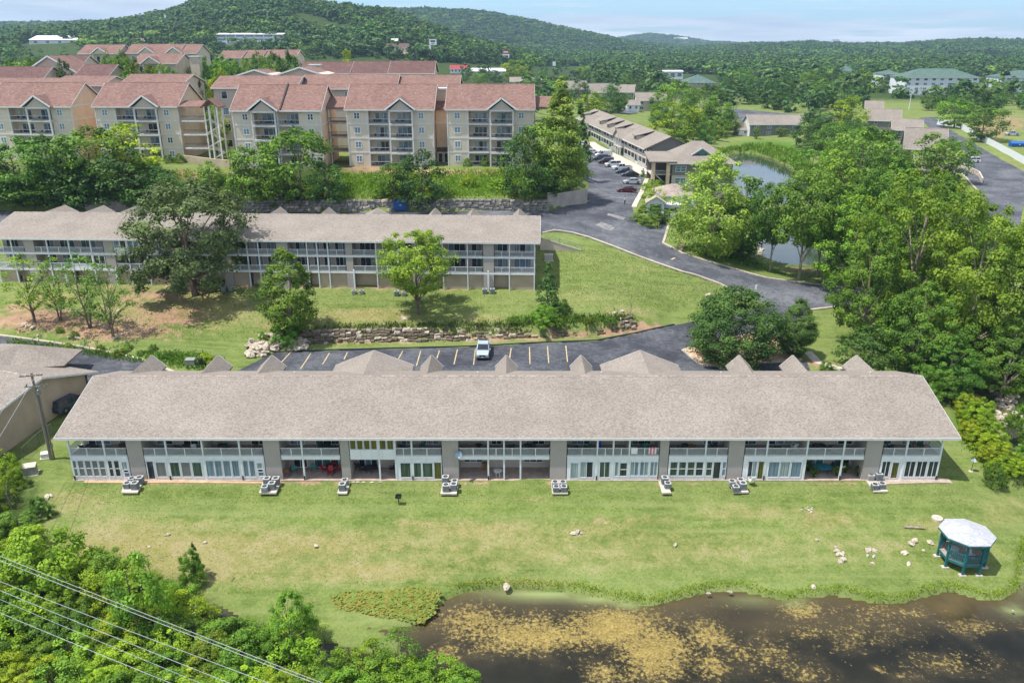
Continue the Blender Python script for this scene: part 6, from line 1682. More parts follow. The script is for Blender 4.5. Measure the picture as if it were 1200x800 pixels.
# yellowing shrubs along the stream on the right
rr = random.Random(5)
for px, yb, w, h, tint in [(1130, 487, 34, 26, OLV), (1140, 498, 36, 26, YEL), (1150, 508, 34, 24, OLV), (1136, 512, 30, 20, (1.5, 1.1, .7)), (1148, 524, 34, 22, (1.5, 1.15, .7)), (1160, 530, 32, 22, YEL), (1172, 540, 32, 20, YEL), (1156, 541, 28, 18, (1.5, 1.15, .7)), (1180, 553, 30, 18, YEL), (1195, 556, 30, 20, YEL), (1166, 554, 24, 16, OLV), (1162, 515, 30, 22, BRT), (1150, 490, 30, 24, BRT)]:
    tree('bush', px, yb, yb - h, w, 'yellowing shrub on the bank of the rocky stream', 'yellowing shrubs along the stream', (tint[0] * 1.4, tint[1] * 1.3, tint[2] * .85), name='bush', cat='bush')
for px, yb, w, h, tint in [(1110, 470, 44, 36, (1, 1.05, .9)), (1088, 462, 40, 34, BRT), (1128, 455, 44, 36, DRK), (1195, 510, 40, 36, BRT), (1205, 540, 34, 26, BRT), (1190, 450, 60, 46, DRK), (1150, 440, 60, 46, DRK), (1180, 415, 60, 40, DRK), (1090, 435, 46, 36, DRK)]:
    tree('bush', px, yb, yb - h, w, 'green shrub in the shade beside the rocky stream', 'shrubs beside the stream', tint, name='bush', cat='bush')
# undergrowth between the grove and the ponds
for i in range(20):
    px, py = rr.uniform(995, 1190), rr.uniform(215, 320)
    tree(rr.choice(['mid', 'mid_tall', 'mid_dark', 'mid_lime']), px, py, py - rr.uniform(36, 62), rr.uniform(38, 60), 'green tree in the grove between the ponds and the side road', 'grove between the ponds and the side road', rr.choice([BRT, (1, 1, 1), DRK, OLV])) if not (px > 1115 and py < 300) else None
for px, py in ((850, 292), (862, 300), (845, 280), (830, 276), (872, 296), (812, 268), (1000, 322), (1012, 334), (985, 300)):
    tree('bush', px, py, py - rr.uniform(12, 22), rr.uniform(24, 36), 'low green bush on the bank of the small pond', 'bushes on the small pond bank', rr.choice([BRT, (1, 1, 1), DRK]), name='bush', cat='bush')
for px in range(212, 640, 13):
    if 425 < px < 440 : continue
    py = 234 + rr.uniform(-22, -2)
    if rr.random() < (.9 if px < 420 else .38): tree(rr.choice(['bush', 'bush_b']), px, py, py - rr.uniform(6, 16), rr.uniform(14, 30), 'rank shrub on the grassy bank above the stone wall', 'shrubs on the bank above the stone wall', rr.choice([BRT, OLV, (1, 1, 1)]), name='bush', cat='bush')
for px in range(-10, 210, 16):
    py = 244 + rr.uniform(-30, 0)
    tree(rr.choice(['mid', 'mid_dark', 'bush']), px, py, py - rr.uniform(26, 44), rr.uniform(36, 54), 'tree in the dense clump behind the left end of the upper block', 'trees behind the left end of the upper block', rr.choice([(.85, .95, .85), DRK, (.9, .95, .85)]))
for px, py in ((20, 405), (60, 410), (80, 409), (118, 412), (140, 416), (195, 419), (150, 410), (165, 415), (180, 410), (70, 388), (88, 395), (600, 377), (690, 379), (655, 380), (715, 378)):
    tree('bush', px, py, py - rr.uniform(4, 9), rr.uniform(10, 18), 'low weedy shrub on the bank beside the lower road', 'weedy shrubs beside the lower road', rr.choice([BRT, OLV, DRK]), name='bush', cat='bush')

# ---------------------------------------- trees scattered through the town
EXTRA = []
for i, (px, Yb, yt) in enumerate([(236, 300, 74), (246, 330, 68), (256, 290, 78), (268, 320, 70), (278, 300, 76), (290, 325, 69), (304, 296, 77), (318, 330, 66), (332, 300, 70), (344, 315, 66), (240, 262, 84), (252, 250, 92), (136, 262, 80), (150, 250, 84), (176, 268, 78), (200, 272, 80), (128, 300, 64), (140, 310, 66), (36, 300, 68), (20, 310, 70), (6, 300, 72), (215, 262, 88)]):
    tree(rr.choice(['mid', 'mid_dark', 'mid_lime', 'mid']), px, 90, yt, rr.uniform(24, 32), 'tree growing between the rear red roofed blocks', 'trees between the rear red roofed blocks', rr.choice([BRT, (1, 1, 1), DRK]), base=(at(px, 90, Yb).x, Yb, 19.4))
def zone(poly, k, keys, hr, label, group, tints=((1, 1, 1), (.8, .9, .82), DRK, OLV, BLU, DRK, (1.05, 1.1, .95)), mind=9, seed=1, own=.42):
    r_ = random.Random(seed); pts = []; tries = 0
    xs = [p[0] for p in poly]; ys = [p[1] for p in poly]
    while len(pts) < k and tries < k * 60:
        tries += 1
        x, y = r_.uniform(min(xs), max(xs)), r_.uniform(min(ys), max(ys))
        if not inside(np.array([x]), np.array([y]), poly)[0]: continue
        if any(abs(x - a) < mind and abs(y - c) < mind * .28 for a, c in pts): continue
        pts.append((x, y))
    for x, y in sorted(pts, key=lambda q: q[1]):
        g = G(x, y); h = r_.uniform(*hr)
        if r_.random() > own: EXTRA.append((g[0], g[1], h * 1.05)); continue
        plant(r_.choice(keys), g, h, h * r_.uniform(.75, 1.1), label, group, r_.choice(tints))
MK = ['mid', 'mid_dark', 'mid_dark', 'mid_tall', 'mid_lime']
zone([(596, 82), (770, 80), (776, 104), (770, 116), (745, 112), (700, 100), (660, 96), (605, 92)], 46, MK, (8, 13), 'tree in the belt beyond the grey townhouses', 'trees beyond the grey townhouses', seed=2)
zone([(838, 84), (1000, 84), (1012, 112), (1000, 132), (905, 132), (850, 122)], 60, ['mid', 'mid_dark', 'mid_dark', 'mid_tall'], (9, 15), 'tall tree in the wood beyond the curved far road', 'wood beyond the curved far road', seed=3)
zone([(960, 92), (1050, 96), (1060, 112), (1040, 112), (1000, 110)], 22, ['mid', 'mid_dark'], (9, 13), 'tree between the hotel wings and the townhouses', 'trees by the hotels', seed=4)
zone([(1040, 106), (1200, 108), (1200, 132), (1110, 130), (1060, 124)], 40, ['mid_dark', 'mid', 'mid_dark'], (7, 12), 'dark tree in front of the green roofed hotels', 'trees in front of the green roofed hotels', (DRK, (1, 1, 1), BLU), seed=5)
zone([(0, 56), (40, 72), (60, 82), (0, 84)], 12, MK, (6, 10), 'tree left of the grassy field beyond the maroon roofs', 'trees left of the grassy field', seed=6)
zone([(95, 48), (150, 48), (150, 56), (100, 56)], 10, ['mid', 'mid_dark'], (9, 13), 'tree beside the white warehouse', 'trees beside the white warehouse', seed=7)
zone([(190, 47), (252, 47), (252, 56), (196, 54)], 10, ['mid', 'mid_dark'], (9, 13), 'tree left of the white office', 'trees left of the white office', seed=8)
zone([(232, 66), (256, 66), (350, 78), (330, 86), (280, 84), (236, 90)], 22, ['mid', 'mid_dark', 'mid_lime'], (7, 11), 'tree between the stepped red roofs and the second row', 'trees below the stepped red roofs', seed=9)
zone([(345, 56), (420, 60), (430, 68), (350, 70)], 14, ['mid_dark', 'mid'], (8, 12), 'dark tree beyond the maroon roofs', 'trees beyond the maroon roofs', (DRK, (1, 1, 1)), seed=10)
zone([(540, 84), (600, 88), (600, 98), (545, 98)], 9, MK, (5, 9), 'small tree around the white roofed shop', 'trees around the white roofed shop', seed=11)
zone([(870, 135), (980, 142), (1000, 150), (990, 180), (960, 190), (945, 165), (940, 140)], 5, ['mid', 'mid_dark'], (6, 9), 'tree on the lawn beside the house behind the reeds', 'lawn trees by the reed house', seed=12, own=1)
zone([(845, 98), (1000, 98), (1010, 128), (900, 129), (850, 118)], 60, ['mid', 'mid_dark'], (8, 12), 'tree on the lawns beyond the curved far road', 'trees on the lawns beyond the curved far road', seed=21, own=.25)
zone([(606, 98), (660, 98), (664, 112), (640, 116), (630, 140), (606, 130)], 16, ['mid', 'mid_dark'], (8, 11), 'tree behind the pale cypress', 'trees behind the pale cypress', seed=22, own=.4)
zone([(945, 145), (1010, 150), (1010, 185), (975, 190), (985, 165)], 8, ['mid', 'mid_tall', 'mid_dark'], (6, 9), 'tree between the pond lawn and the townhouses', 'trees between the pond lawn and the townhouses', seed=23, own=1)
zone([(1085, 128), (1140, 132), (1135, 145), (1090, 138)], 6, ['mid_dark', 'mid'], (7, 10), 'tree at the far end of the side street', 'trees at the far end of the side street', seed=24, own=1)
zone([(95, 55), (250, 56), (345, 58), (430, 61), (470, 66), (520, 68), (520, 73), (440, 70), (340, 64), (100, 62)], 90, ['mid'], (7, 11), 'tree', 'x', seed=31, own=-1)
zone([(20, 58), (110, 58), (112, 66), (30, 68)], 14, ['mid'], (3, 6), 'tree', 'x', seed=32, own=-1)
zone([(745, 118), (800, 120), (850, 126), (862, 160), (830, 176), (800, 172), (765, 150)], 18, ['mid', 'mid_tall', 'mid_lime', 'mid_dark'], (7, 11), 'tree on the slope beyond the gallery block', 'trees beyond the gallery block', seed=13, own=1, mind=12)
zone([(695, 120), (735, 122), (735, 132), (700, 140)], 6, ['mid', 'mid_tall'], (6, 9), 'tree among the grey townhouses', 'trees among the grey townhouses', seed=14, own=1)
zone([(960, 185), (1040, 190), (1060, 240), (975, 240)], 18, ['mid', 'mid_dark', 'mid_tall', 'mid_lime'], (8, 13), 'tree between the large pond and the stepped townhouses', 'trees right of the large pond', seed=15, own=1, mind=14)

# ---------------------------------------- the far woods: one mass of crowns (nobody could count them)
def far_proto(name, seed, mat, prof='round', k=16, per=15, leaf=.9):
    cr, tm, H, W = make_proto(name, seed, 10, 9.5, 0.0, prof, k, per, leaf, mat, .38, .2, trunk=0, limbs=0)
    o = bpy.data.objects.new(name, cr)
    return o
M['far_leaf'] = foliage('far_leaves', srgb('#2f4c26'), srgb('#608142'), .22)
fc = bpy.data.collections.new('far_crowns')
for i, (mt, pf) in enumerate((('far_leaf', 'round'), ('leaf_dark', 'dome'), ('far_leaf', 'round'), ('far_leaf', 'ovoid'), ('leaf', 'dome'))):
    fc.objects.link(far_proto('far_crown_' + 'abcde'[i], 40 + i, mt, pf))
r_ = np.random.default_rng(5)
pts = []
def band(y0, y1, cell, size, jitter=.9):
    ys = np.arange(y0, y1, cell)
    for y in ys:
        half = y * 0.70 + 30
        xs = np.arange(-half, half, cell)
        k = len(xs)
        pts.append(np.stack([xs + r_.uniform(-.5, .5, k) * cell * jitter, y + r_.uniform(-.5, .5, k) * cell * jitter, np.full(k, size)], -1))
band(330, 520, 8.5, 10.5); band(520, 760, 8, 11); band(760, 1400, 9, 12.5); band(1400, 2750, 17, 20); band(2750, 5400, 30, 32)
FP = np.concatenate(pts)
fz = ground(FP[:, 0], FP[:, 1])
dep = FP[:, 1] * CP + (CAM_H - fz) * SP
fx = 600 + FPX * FP[:, 0] / dep; fy = 400 + FPX * ((CAM_H - fz) * CP - FP[:, 1] * SP) / dep
keep = np.ones(len(FP), bool)
CLEAR = [[(-400, 70), (20, 66), (110, 62), (150, 60), (255, 60), (345, 61), (430, 66), (480, 70), (520, 74), (640, 78), (690, 80), (690, 400), (-400, 400)],   # the condominiums and their lots
         [(20, 53), (110, 53), (115, 75), (15, 75)], [(30, 49), (95, 49), (95, 57), (30, 57)], [(250, 49), (340, 49), (345, 59), (250, 60)], [(345, 55), (432, 56.5), (432, 59), (345, 58)], [(438, 63), (482, 63), (482, 70), (438, 70)],
         [(150, 49), (190, 49), (190, 56), (150, 56)], [(600, 80), (700, 77), (700, 400), (600, 400)], [(765, 86), (845, 88), (845, 112), (765, 112)], [(690, 98), (1250, 98), (1250, 400), (690, 400)], [(1050, 90), (1250, 90), (1250, 400), (1050, 400)],
         [(980, 90), (1010, 90), (1010, 98), (980, 98)], [(500, 74), (600, 76), (600, 90), (500, 90)], [(455, 57), (482, 57), (482, 64), (455, 64)], [(400, 38.5), (412, 38.5), (412, 42), (400, 42)]]
for poly in CLEAR: keep &= ~inside(fx, fy, poly)
keep &= (r_.random(len(FP)) < .93) & (np.sin(FP[:, 0] * .013 + 2 * np.sin(FP[:, 1] * .005)) * np.sin(FP[:, 1] * .009 + 1.7 * np.sin(FP[:, 0] * .004)) < .86)
FP, fz, dep = FP[keep], fz[keep], dep[keep]
EX = np.array(EXTRA); FP = np.concatenate([FP, EX]); fz = np.concatenate([fz, ground(EX[:, 0], EX[:, 1])])
k = len(FP)
me = bpy.data.meshes.new('far_woods')
me.vertices.add(k); me.vertices.foreach_set('co', np.stack([FP[:, 0], FP[:, 1], fz - .6], -1).astype(np.float32).ravel())
sc_ = (FP[:, 2] / 10 * np.clip(r_.lognormal(-.08, .36, k), .45, 1.9)).astype(np.float32)
hs_ = np.minimum(sc_, 1.5) * r_.uniform(.8, 1.15, k)
for nm, dat in (('wscale', sc_), ('hscale', hs_.astype(np.float32)), ('spin', r_.uniform(0, 6.28, k).astype(np.float32))):
    a = me.attributes.new(nm, 'FLOAT', 'POINT'); a.data.foreach_set('value', dat)
pick = (np.sin(FP[:, 0] * .011 + FP[:, 1] * .007) + np.sin(FP[:, 1] * .013 - FP[:, 0] * .004) + r_.normal(0, 1.3, k))
pk = np.clip(((pick + 2.4) / 4.8 * 5), 0, 4.99).astype(np.int32)
a = me.attributes.new('pick', 'INT', 'POINT'); a.data.foreach_set('value', pk)
fo = tag(link('far_woods', me), 'woods covering the hills and the far town', kind='stuff')
ng = bpy.data.node_groups.new('scatter_crowns', 'GeometryNodeTree')
ng.interface.new_socket('Geometry', in_out='INPUT', socket_type='NodeSocketGeometry')
ng.interface.new_socket('Geometry', in_out='OUTPUT', socket_type='NodeSocketGeometry')
gi = ng.nodes.new('NodeGroupInput'); go = ng.nodes.new('NodeGroupOutput')
ip = ng.nodes.new('GeometryNodeInstanceOnPoints'); ci_ = ng.nodes.new('GeometryNodeCollectionInfo')
ci_.inputs['Collection'].default_value = fc; ci_.inputs['Separate Children'].default_value = True; ci_.inputs['Reset Children'].default_value = True
def na(nm, ty):
    q = ng.nodes.new('GeometryNodeInputNamedAttribute'); q.data_type = ty; q.inputs['Name'].default_value = nm; return q.outputs['Attribute']
cx = ng.nodes.new('ShaderNodeCombineXYZ'); cs_ = ng.nodes.new('ShaderNodeCombineXYZ')
gl_ = ng.links.new
ws = na('wscale', 'FLOAT'); gl_(ws, cs_.inputs[0]); gl_(ws, cs_.inputs[1]); gl_(na('hscale', 'FLOAT'), cs_.inputs[2])
gl_(na('spin', 'FLOAT'), cx.inputs[2])
gl_(gi.outputs[0], ip.inputs['Points']); gl_(ci_.outputs[0], ip.inputs['Instance']); ip.inputs['Pick Instance'].default_value = True
gl_(na('pick', 'INT'), ip.inputs['Instance Index']); gl_(cx.outputs[0], ip.inputs['Rotation']); gl_(cs_.outputs[0], ip.inputs['Scale'])
gl_(ip.outputs[0], go.inputs[0])
fo.modifiers.new('scatter', 'NODES').node_group = ng
print('far woods', k)

# ---------------------------------------- weeds, reeds and lily pads (nobody could count them)
def tufts(name, pts, hgt, wid, mat, label, seed=3, blades=4, tint=(1, 1, 1), spread=.25):
    """upright leaf blades round each point (x, y)"""
    r_ = np.random.default_rng(seed)
    p = np.repeat(np.array(pts, float), blades, 0); k = len(p)
    p = p + r_.normal(0, spread, p.shape)
    z = ground(p[:, 0], p[:, 1])
    h = hgt * r_.uniform(.5, 1.3, k); az = r_.uniform(0, 6.28, k); ln = r_.uniform(.1, .6, k)
    dx, dy = np.cos(az), np.sin(az)
    w = wid * r_.uniform(.6, 1.3, k)
    base = np.stack([p[:, 0], p[:, 1], z - .03], -1); side = np.stack([-dy * w, dx * w, 0 * w], -1)
    mid = base + np.stack([dx * ln * h * .4, dy * ln * h * .4, h * .6], -1); tip = base + np.stack([dx * ln * h, dy * ln * h, h * (1 - ln * .3)], -1)
    V = np.stack([base - side * .5, mid - side, tip, mid + side], 1).reshape(-1, 3)
    me = np_mesh(name, V, np.arange(4 * k).reshape(k, 4), M[mat])
    a = me.attributes.new('leaf', 'FLOAT', 'FACE'); a.data.foreach_set('value', np.clip(r_.normal(.5, .25, k), 0, 1).astype(np.float32))
    o = tag(link(name, me), label, kind='stuff'); o.color = (*tint, 1)
    return o
def along(px, k, jit, z=None, seed=1):
    r_ = np.random.default_rng(seed)
    w = np.array([P(a, c, z)[:2] for a, c in px]) if z is not None else np.array(Gl(px))
    seg = np.hypot(*np.diff(w, axis=0).T); cum = np.concatenate([[0], np.cumsum(seg)])
    s_ = r_.uniform(0, cum[-1], k)
    x = np.interp(s_, cum, w[:, 0]); y = np.interp(s_, cum, w[:, 1])
    return np.stack([x + r_.normal(0, jit, k), y + np.abs(r_.normal(0, jit, k))], -1)
def fill(px, k, seed=1):
    r_ = np.random.default_rng(seed); w = Gl(px); xs = [q[0] for q in w]; ys = [q[1] for q in w]
    X = r_.uniform(min(xs), max(xs), k * 6); Y = r_.uniform(min(ys), max(ys), k * 6); ok = inside(X, Y, w)
    return np.stack([X[ok][:k], Y[ok][:k]], -1)
shore = [(525, 695), (560, 689.5), (590, 687.5), (640, 690), (680, 693), (730, 704), (768, 708), (790, 701), (830, 691), (865, 689), (900, 698), (925, 701), (960, 696), (990, 696), (1020, 705), (1055, 707), (1085, 696), (1110, 691), (1135, 696), (1160, 703), (1182, 697), (1193, 688), (1193, 660), (1199, 640)]
tufts('ledge_scrub', np.concatenate([along([(345, 404), (400, 401), (600, 395.5), (742, 385)], 420, .5), along([(345, 393), (400, 386), (600, 381), (742, 375)], 500, .5)]), .5, .1, 'leaf_olive', 'scrub growing over the rock ledge', 31, 4, (1.1, 1.05, .9), .35)
tufts('bank_weeds', along(shore, 1100, .1, WL)[:1000], .17, .05, 'leaf_lime', 'bright green weeds fringing the pond', 3, 5, BRT)
tufts('reeds', np.concatenate([fill([(850, 176), (900, 170), (945, 182), (950, 205), (920, 192), (880, 177)], 500, 2), along([(838, 205), (850, 184), (880, 176), (925, 190), (950, 205)], 250, .8, 5.5)]), 1.9, .16, 'leaf', 'tall green reeds at the back of the large pond', 4, 5, BRT, .5)
tufts('bank_grass', np.concatenate([fill([(395, 205), (635, 203), (640, 232), (400, 233)], 2600, 5), fill([(200, 200), (290, 205), (300, 232), (200, 234)], 600, 6)]), .55, .12, 'leaf_lime', 'rank grass on the bank above the stone wall', 6, 4, (1, 1.05, .9), .5)
tufts('roadside_weeds', np.concatenate([along([(10, 402), (60, 409), (110, 415), (165, 425)], 260, .5), fill([(600, 372), (700, 372), (735, 380), (700, 388), (610, 386)], 350, 8), fill([(160, 415), (215, 412), (260, 420), (250, 434), (210, 432)], 300, 9), fill([(1120, 470), (1160, 510), (1195, 560), (1160, 560), (1125, 500)], 500, 10), fill([(820, 270), (870, 300), (930, 325), (900, 318), (800, 290)], 400, 12)]), .5, .1, 'leaf', 'weeds beside the lower road, the bank and the stream', 7, 4, BRT, .4)
lp = [(388, 703), (410, 696), (450, 698), (480, 692), (505, 694), (520, 700), (512, 722), (495, 735), (455, 728), (420, 722), (395, 716)]
w = [P(a, c, WL)[:2] for a, c in lp]
r_ = np.random.default_rng(8)
X = r_.uniform(min(q[0] for q in w), max(q[0] for q in w), 4200); Y = r_.uniform(min(q[1] for q in w), max(q[1] for q in w), 4200)
ok = inside(X, Y, w) & (dist_poly(X, Y, w) > r_.uniform(0, .9, 4200) ** 2 * 1.2); X, Y = X[ok], Y[ok]; k = len(X)
ca = np.stack([X, Y, np.maximum(ground(X, Y) , WL) * 0 + WL + .03 + r_.uniform(0, .1, k) + np.clip((ground(X, Y) - WL), 0, .6)], -1)
th = np.linspace(0, 2 * np.pi, 7)[:-1]
rad = r_.uniform(.09, .19, k)
tilt = r_.normal(0, .25, (k, 2))
ring = np.stack([np.cos(th)[None] * rad[:, None], np.sin(th)[None] * rad[:, None], np.zeros((k, 6))], -1)
ring[..., 2] = ring[..., 0] * tilt[:, :1] + ring[..., 1] * tilt[:, 1:]
V = (ca[:, None] + ring).reshape(-1, 3)
M['lily'] = foliage('lily_pads', srgb('#8f7d3c'), srgb('#6d8a40'), .1)
m_ = M['lily']; 
me = np_mesh('lily_pads', V, np.arange(6 * k).reshape(k, 6), M['lily'])
a = me.attributes.new('leaf', 'FLOAT', 'FACE'); a.data.foreach_set('value', np.clip(r_.normal(.62, .36, k), 0, 1).astype(np.float32))
o = tag(link('lily_pads', me), 'patch of green and orange lily pads at the pond edge', kind='stuff'); o.color = (1.05, 1.05, .95, 1)

tufts('lawn_grass', np.concatenate([fill([(60, 600), (90, 566), (1110, 566), (1170, 600), (1196, 640), (1190, 690), (1130, 688), (1000, 690), (860, 684), (760, 700), (640, 686), (520, 688), (400, 690), (300, 702), (220, 690), (120, 650)], 30000, 21), fill([(90, 566), (1120, 566), (1150, 590), (60, 590)], 8000, 22)]), .12, .035, 'turf', 'short blades of the mown lawn', 23, 1, (1, 1, 1), .1)
tufts('slope_grass', np.concatenate([fill([(200, 340), (630, 342), (860, 328), (800, 362), (740, 372), (600, 378), (400, 382), (300, 395), (220, 400), (100, 388)], 14000, 24), fill([(640, 276), (720, 294), (850, 340), (790, 362), (640, 345)], 9000, 25)]), .16, .05, 'turf', 'short grass on the upper slope', 26, 1, (1, 1, 1), .1)
# ------------------------------------------------------------------ air conditioners on their slabs
M['ac_grey'] = pm('grey_ac_steel', srgb('#7d868d'), srgb('#6d757b'), 14, 0.6, stretch=(1, 1, 6))
M['ac_cap'] = pm('ac_cap_steel', srgb('#b4b6b8'), srgb('#a0a2a4'), 8, .5)
M['ac_tan'] = pm('pale_ac_steel', srgb('#b7b3a9'), srgb('#a5a198'), 10, 0.6, stretch=(1, 1, 6))
def ac_proto(kind):
    s_, h = (.37, .78) if kind == 'tall' else (.35, .62)
    body = M['ac_grey'] if kind != 'pale' else M['ac_tan']
    pts = []
    for (cx, cy, a0) in ((s_ - .1, s_ - .1, 0), (-s_ + .1, s_ - .1, 90), (-s_ + .1, -s_ + .1, 180), (s_ - .1, -s_ + .1, 270)):
        for a in (0, 45, 90): pts.append((cx + .1 * math.cos(R(a0 + a)), cy + .1 * math.sin(R(a0 + a)), 0.02))
    hous = MB().prism(pts, (0, 0, h - .08)).mesh('housing', body)
    lou = MB()
    for k in range(6): lou.prism([(x * 1.02, y * 1.02, .1 + k * (h - .25) / 6) for x, y, z in pts], (0, 0, .03))
    cap = MB().prism([(x * 1.03, y * 1.03, h - .059) for x, y, z in pts], (0, 0, .06)).mesh('top_cover', M['ac_cap'])
    fan = MB().lathe((0, 0, h), [(.25, .002), (.25, .012), (.1, .02)], 16).mesh('fan_guard', M['dark_metal'])
    hub = MB().lathe((0, 0, h + .02), [(.09, 0), (.09, .015)], 10).mesh('fan_hub', M['metal_grey'])
    return [('housing', hous), ('louvres', lou.mesh('louvres', M['metal_grey'] if kind != 'pale' else M['ac_grey'])), ('top_cover', cap), ('fan_guard', fan), ('fan_hub', hub)]
ACP = {k: ac_proto(k) for k in ('tall', 'low', 'pale')}
def ac(px, py, kind, label, zg=None):
    z = .75
    x, y, _ = P(px, py, (zg or 0) + z)
    t = thing('air_conditioner', label, 'air conditioner', (x, y, (zg if zg is not None else max(gz(x, y), 0)) + .06), 0, 'air conditioners beside the condominium blocks')
    for nm, me in ACP[kind]: link(nm, me, t)
def pad(pts, label):
    w_ = [P(a, c, .05) for a, c in pts]
    t = MB().prism([(p[0], p[1], -.14) for p in w_], (0, 0, .18)).build('concrete_pad', M['concrete'])
    tag(t, label, 'slab', 'concrete slabs under the air conditioners')
SP_ = [('left end grey panel', [(142, 576.5), (146, 563), (168, 564), (161, 576.5)], [(148.4, 564.5, 'low', 'front left'), (157.5, 565.5, 'tall', 'front right'), (154, 558.8, 'pale', 'rear left, rusty topped'), (163.2, 559.3, 'tall', 'rear right')]),
       ('second grey panel', [(303.5, 577), (308, 564), (329, 565), (323.5, 577)], [(312.6, 560.4, 'tall', 'rear left'), (323, 560.3, 'tall', 'rear right'), (309.8, 568.5, 'pale', 'front left'), (318.4, 565.8, 'tall', 'front right')]),
       ('narrow panel by the red chairs', [(395, 577.5), (398.5, 566), (410, 566), (406.5, 577.5)], [(403.8, 560.8, 'pale', 'rear'), (401, 567, 'tall', 'front')]),
       ('panel with the satellite dish', [(516, 578), (518.5, 566), (537.5, 566), (535, 578)], [(522, 558.6, 'tall', 'rear left'), (522.6, 568, 'tall', 'front left'), (532.6, 561.8, 'pale', 'rear right'), (531.6, 567, 'tall', 'front right')]),
       ('middle grey panel', [(647, 577.5), (645.5, 562), (663, 562), (665.5, 577.5)], [(650.5, 563, 'pale', 'left'), (659.6, 563, 'pale', 'right'), (651.8, 568.6, 'low', 'front left'), (660.8, 568.4, 'low', 'front right')]),
       ('narrow panel by the striped towel', [(776, 577), (771.5, 563), (780, 563), (786.8, 577)], [(779.2, 559.4, 'tall', 'rear'), (782.6, 564.4, 'low', 'front')]),
       ('panel right of the white plastic chair', [(859.5, 576.5), (852.5, 560), (870, 560), (877.5, 576)], [(858, 562, 'pale', 'rear left'), (862.6, 568.4, 'low', 'front left'), (868, 560.4, 'pale', 'rear right'), (870.8, 565.8, 'tall', 'front right')]),
       ('right end grey panel', [(1024, 575.5), (1013, 560), (1030, 560), (1041, 575)], [(1020.8, 555, 'pale', 'rear left'), (1030, 555, 'tall', 'rear right'), (1025.8, 566, 'low', 'front left'), (1034, 565, 'low', 'front right')])]
for nm, pts, us_ in SP_:
    pad(pts, 'pale concrete slab at the ' + nm)
    for px, py, k, w_ in us_: ac(px, py, k, w_ + ' air conditioner on the slab at the ' + nm)
for px, py, k, w_ in ((568, 333, 'tall', 'left of the pipe at the right end'), (577, 333, 'tall', 'right of the pipe at the right end'), (414.5, 333, 'pale', 'left of the pipe by the round tree'), (423.5, 333, 'pale', 'right of the pipe by the round tree'), (464.5, 334, 'tall', 'behind the yellow green round tree, left'), (473, 334, 'pale', 'behind the yellow green round tree, right'), (262, 331, 'tall', 'beneath the large oak, left'), (270, 331, 'tall', 'beneath the large oak, right')):
    g = Vector(P(px, py + 5, 7.7)); gg = gz(g.x, g.y)
    t = thing('air_conditioner', 'air conditioner below the upper block, ' + w_, 'air conditioner', (g.x, g.y, gg + .02), 0, 'air conditioners beside the condominium blocks')
    for n_, me in ACP[k]: link(n_, me, t)

# ------------------------------------------------------------------ garden furniture
def tinted(o, col):
    o.color = (*col, 1); return o
def chair(loc, rz, col, label, group=None, recline=.25, s=1.0, cat='chair'):
    t = thing('patio_chair', label, cat, loc, rz, group)
    t.scale = (s, s, s)
    tinted(MB().box(-.27, .27, -.27, .25, .38, .43).build('seat', M['tint'], t), col)
    tinted(MB().prism([(-.27, .22, .42), (.27, .22, .42), (.27, .22 + recline, 1.0), (-.27, .22 + recline, 1.0)], (0, .05, 0)).build('backrest', M['tint'], t), col)
    for x in (-.26, .26):
        for y in (-.25, .25): MB().tube((x, y, 0), (x, y, .4), .022, n=6).build('leg', M['dark_metal'], t)
        tinted(MB().box(x - .035, x + .035, -.27, .3, .6, .64).build('armrest', M['tint'], t), col)
        MB().tube((x, -.24, .4), (x, -.24, .61), .02, n=6).build('arm_support', M['dark_metal'], t)
    return t
def table(loc, r, h, col, label, cat='table', oval=1.0):
    t = thing('patio_table', label, cat, loc)
    o = tinted(MB().lathe((0, 0, h), [(r * .98, -.04), (r, -.02), (r, .0)], 20).build('table_top', M['tint'], t), col); o.scale = (oval, 1, 1)
    for a in (45, 135, 225, 315):
        MB().tube((r * .6 * oval * math.cos(R(a)), r * .6 * math.sin(R(a)), 0), (r * .55 * oval * math.cos(R(a)), r * .55 * math.sin(R(a)), h - .04), .03, n=6).build('leg', M['dark_metal'] if sum(col) < 1.5 else M['white'], t)
    return t
GRN, RED, TEAL, DKC, WHT, BRN = srgb('#2d5b3f'), srgb('#b01a25'), srgb('#3e8f8c'), srgb('#34373b'), srgb('#e6e6e4'), srgb('#6b4a33')
pt = lambda px, py, z=.06: P(px, py, z)
chair(pt(336, 557.5), R(200), BRN, 'brown wooden rocking chair on the left open patio', s=1.15)
chair(pt(344.5, 553), R(205), TEAL, 'teal reclining chair beside the brown rocking chair', recline=.4, s=1.15)
chair(pt(369, 550.5), R(180), TEAL, 'teal reclining chair alone against the patio windows', recline=.4, s=1.15)
table(pt(388.5, 551.5), .6, .72, DKC, 'dark round table between the red chairs')
chair(pt(381, 553), R(90), RED, 'red chair left of the dark round patio table')
chair(pt(387.5, 556.5), R(0), RED, 'red chair on the near side of the dark round patio table')
chair(pt(396, 552.5), R(-90), RED, 'red chair right of the dark round patio table')
chair(pt(392, 548), R(180), RED, 'red chair on the far side of the dark round patio table')
table(pt(433, 553.5), .62, .72, DKC, 'dark table on the patio under the olive glass balcony')
chair(pt(426, 553), R(90), DKC, 'dark chair left of the table under the olive glass balcony')
chair(pt(440.5, 552), R(-90), DKC, 'dark chair right of the table under the olive glass balcony')
chair(pt(421, 549.5), R(150), DKC, 'dark chair in the corner under the olive glass balcony')
chair(pt(459.5, 552), R(-60), DKC, 'single dark chair on the small patio under the olive glass')
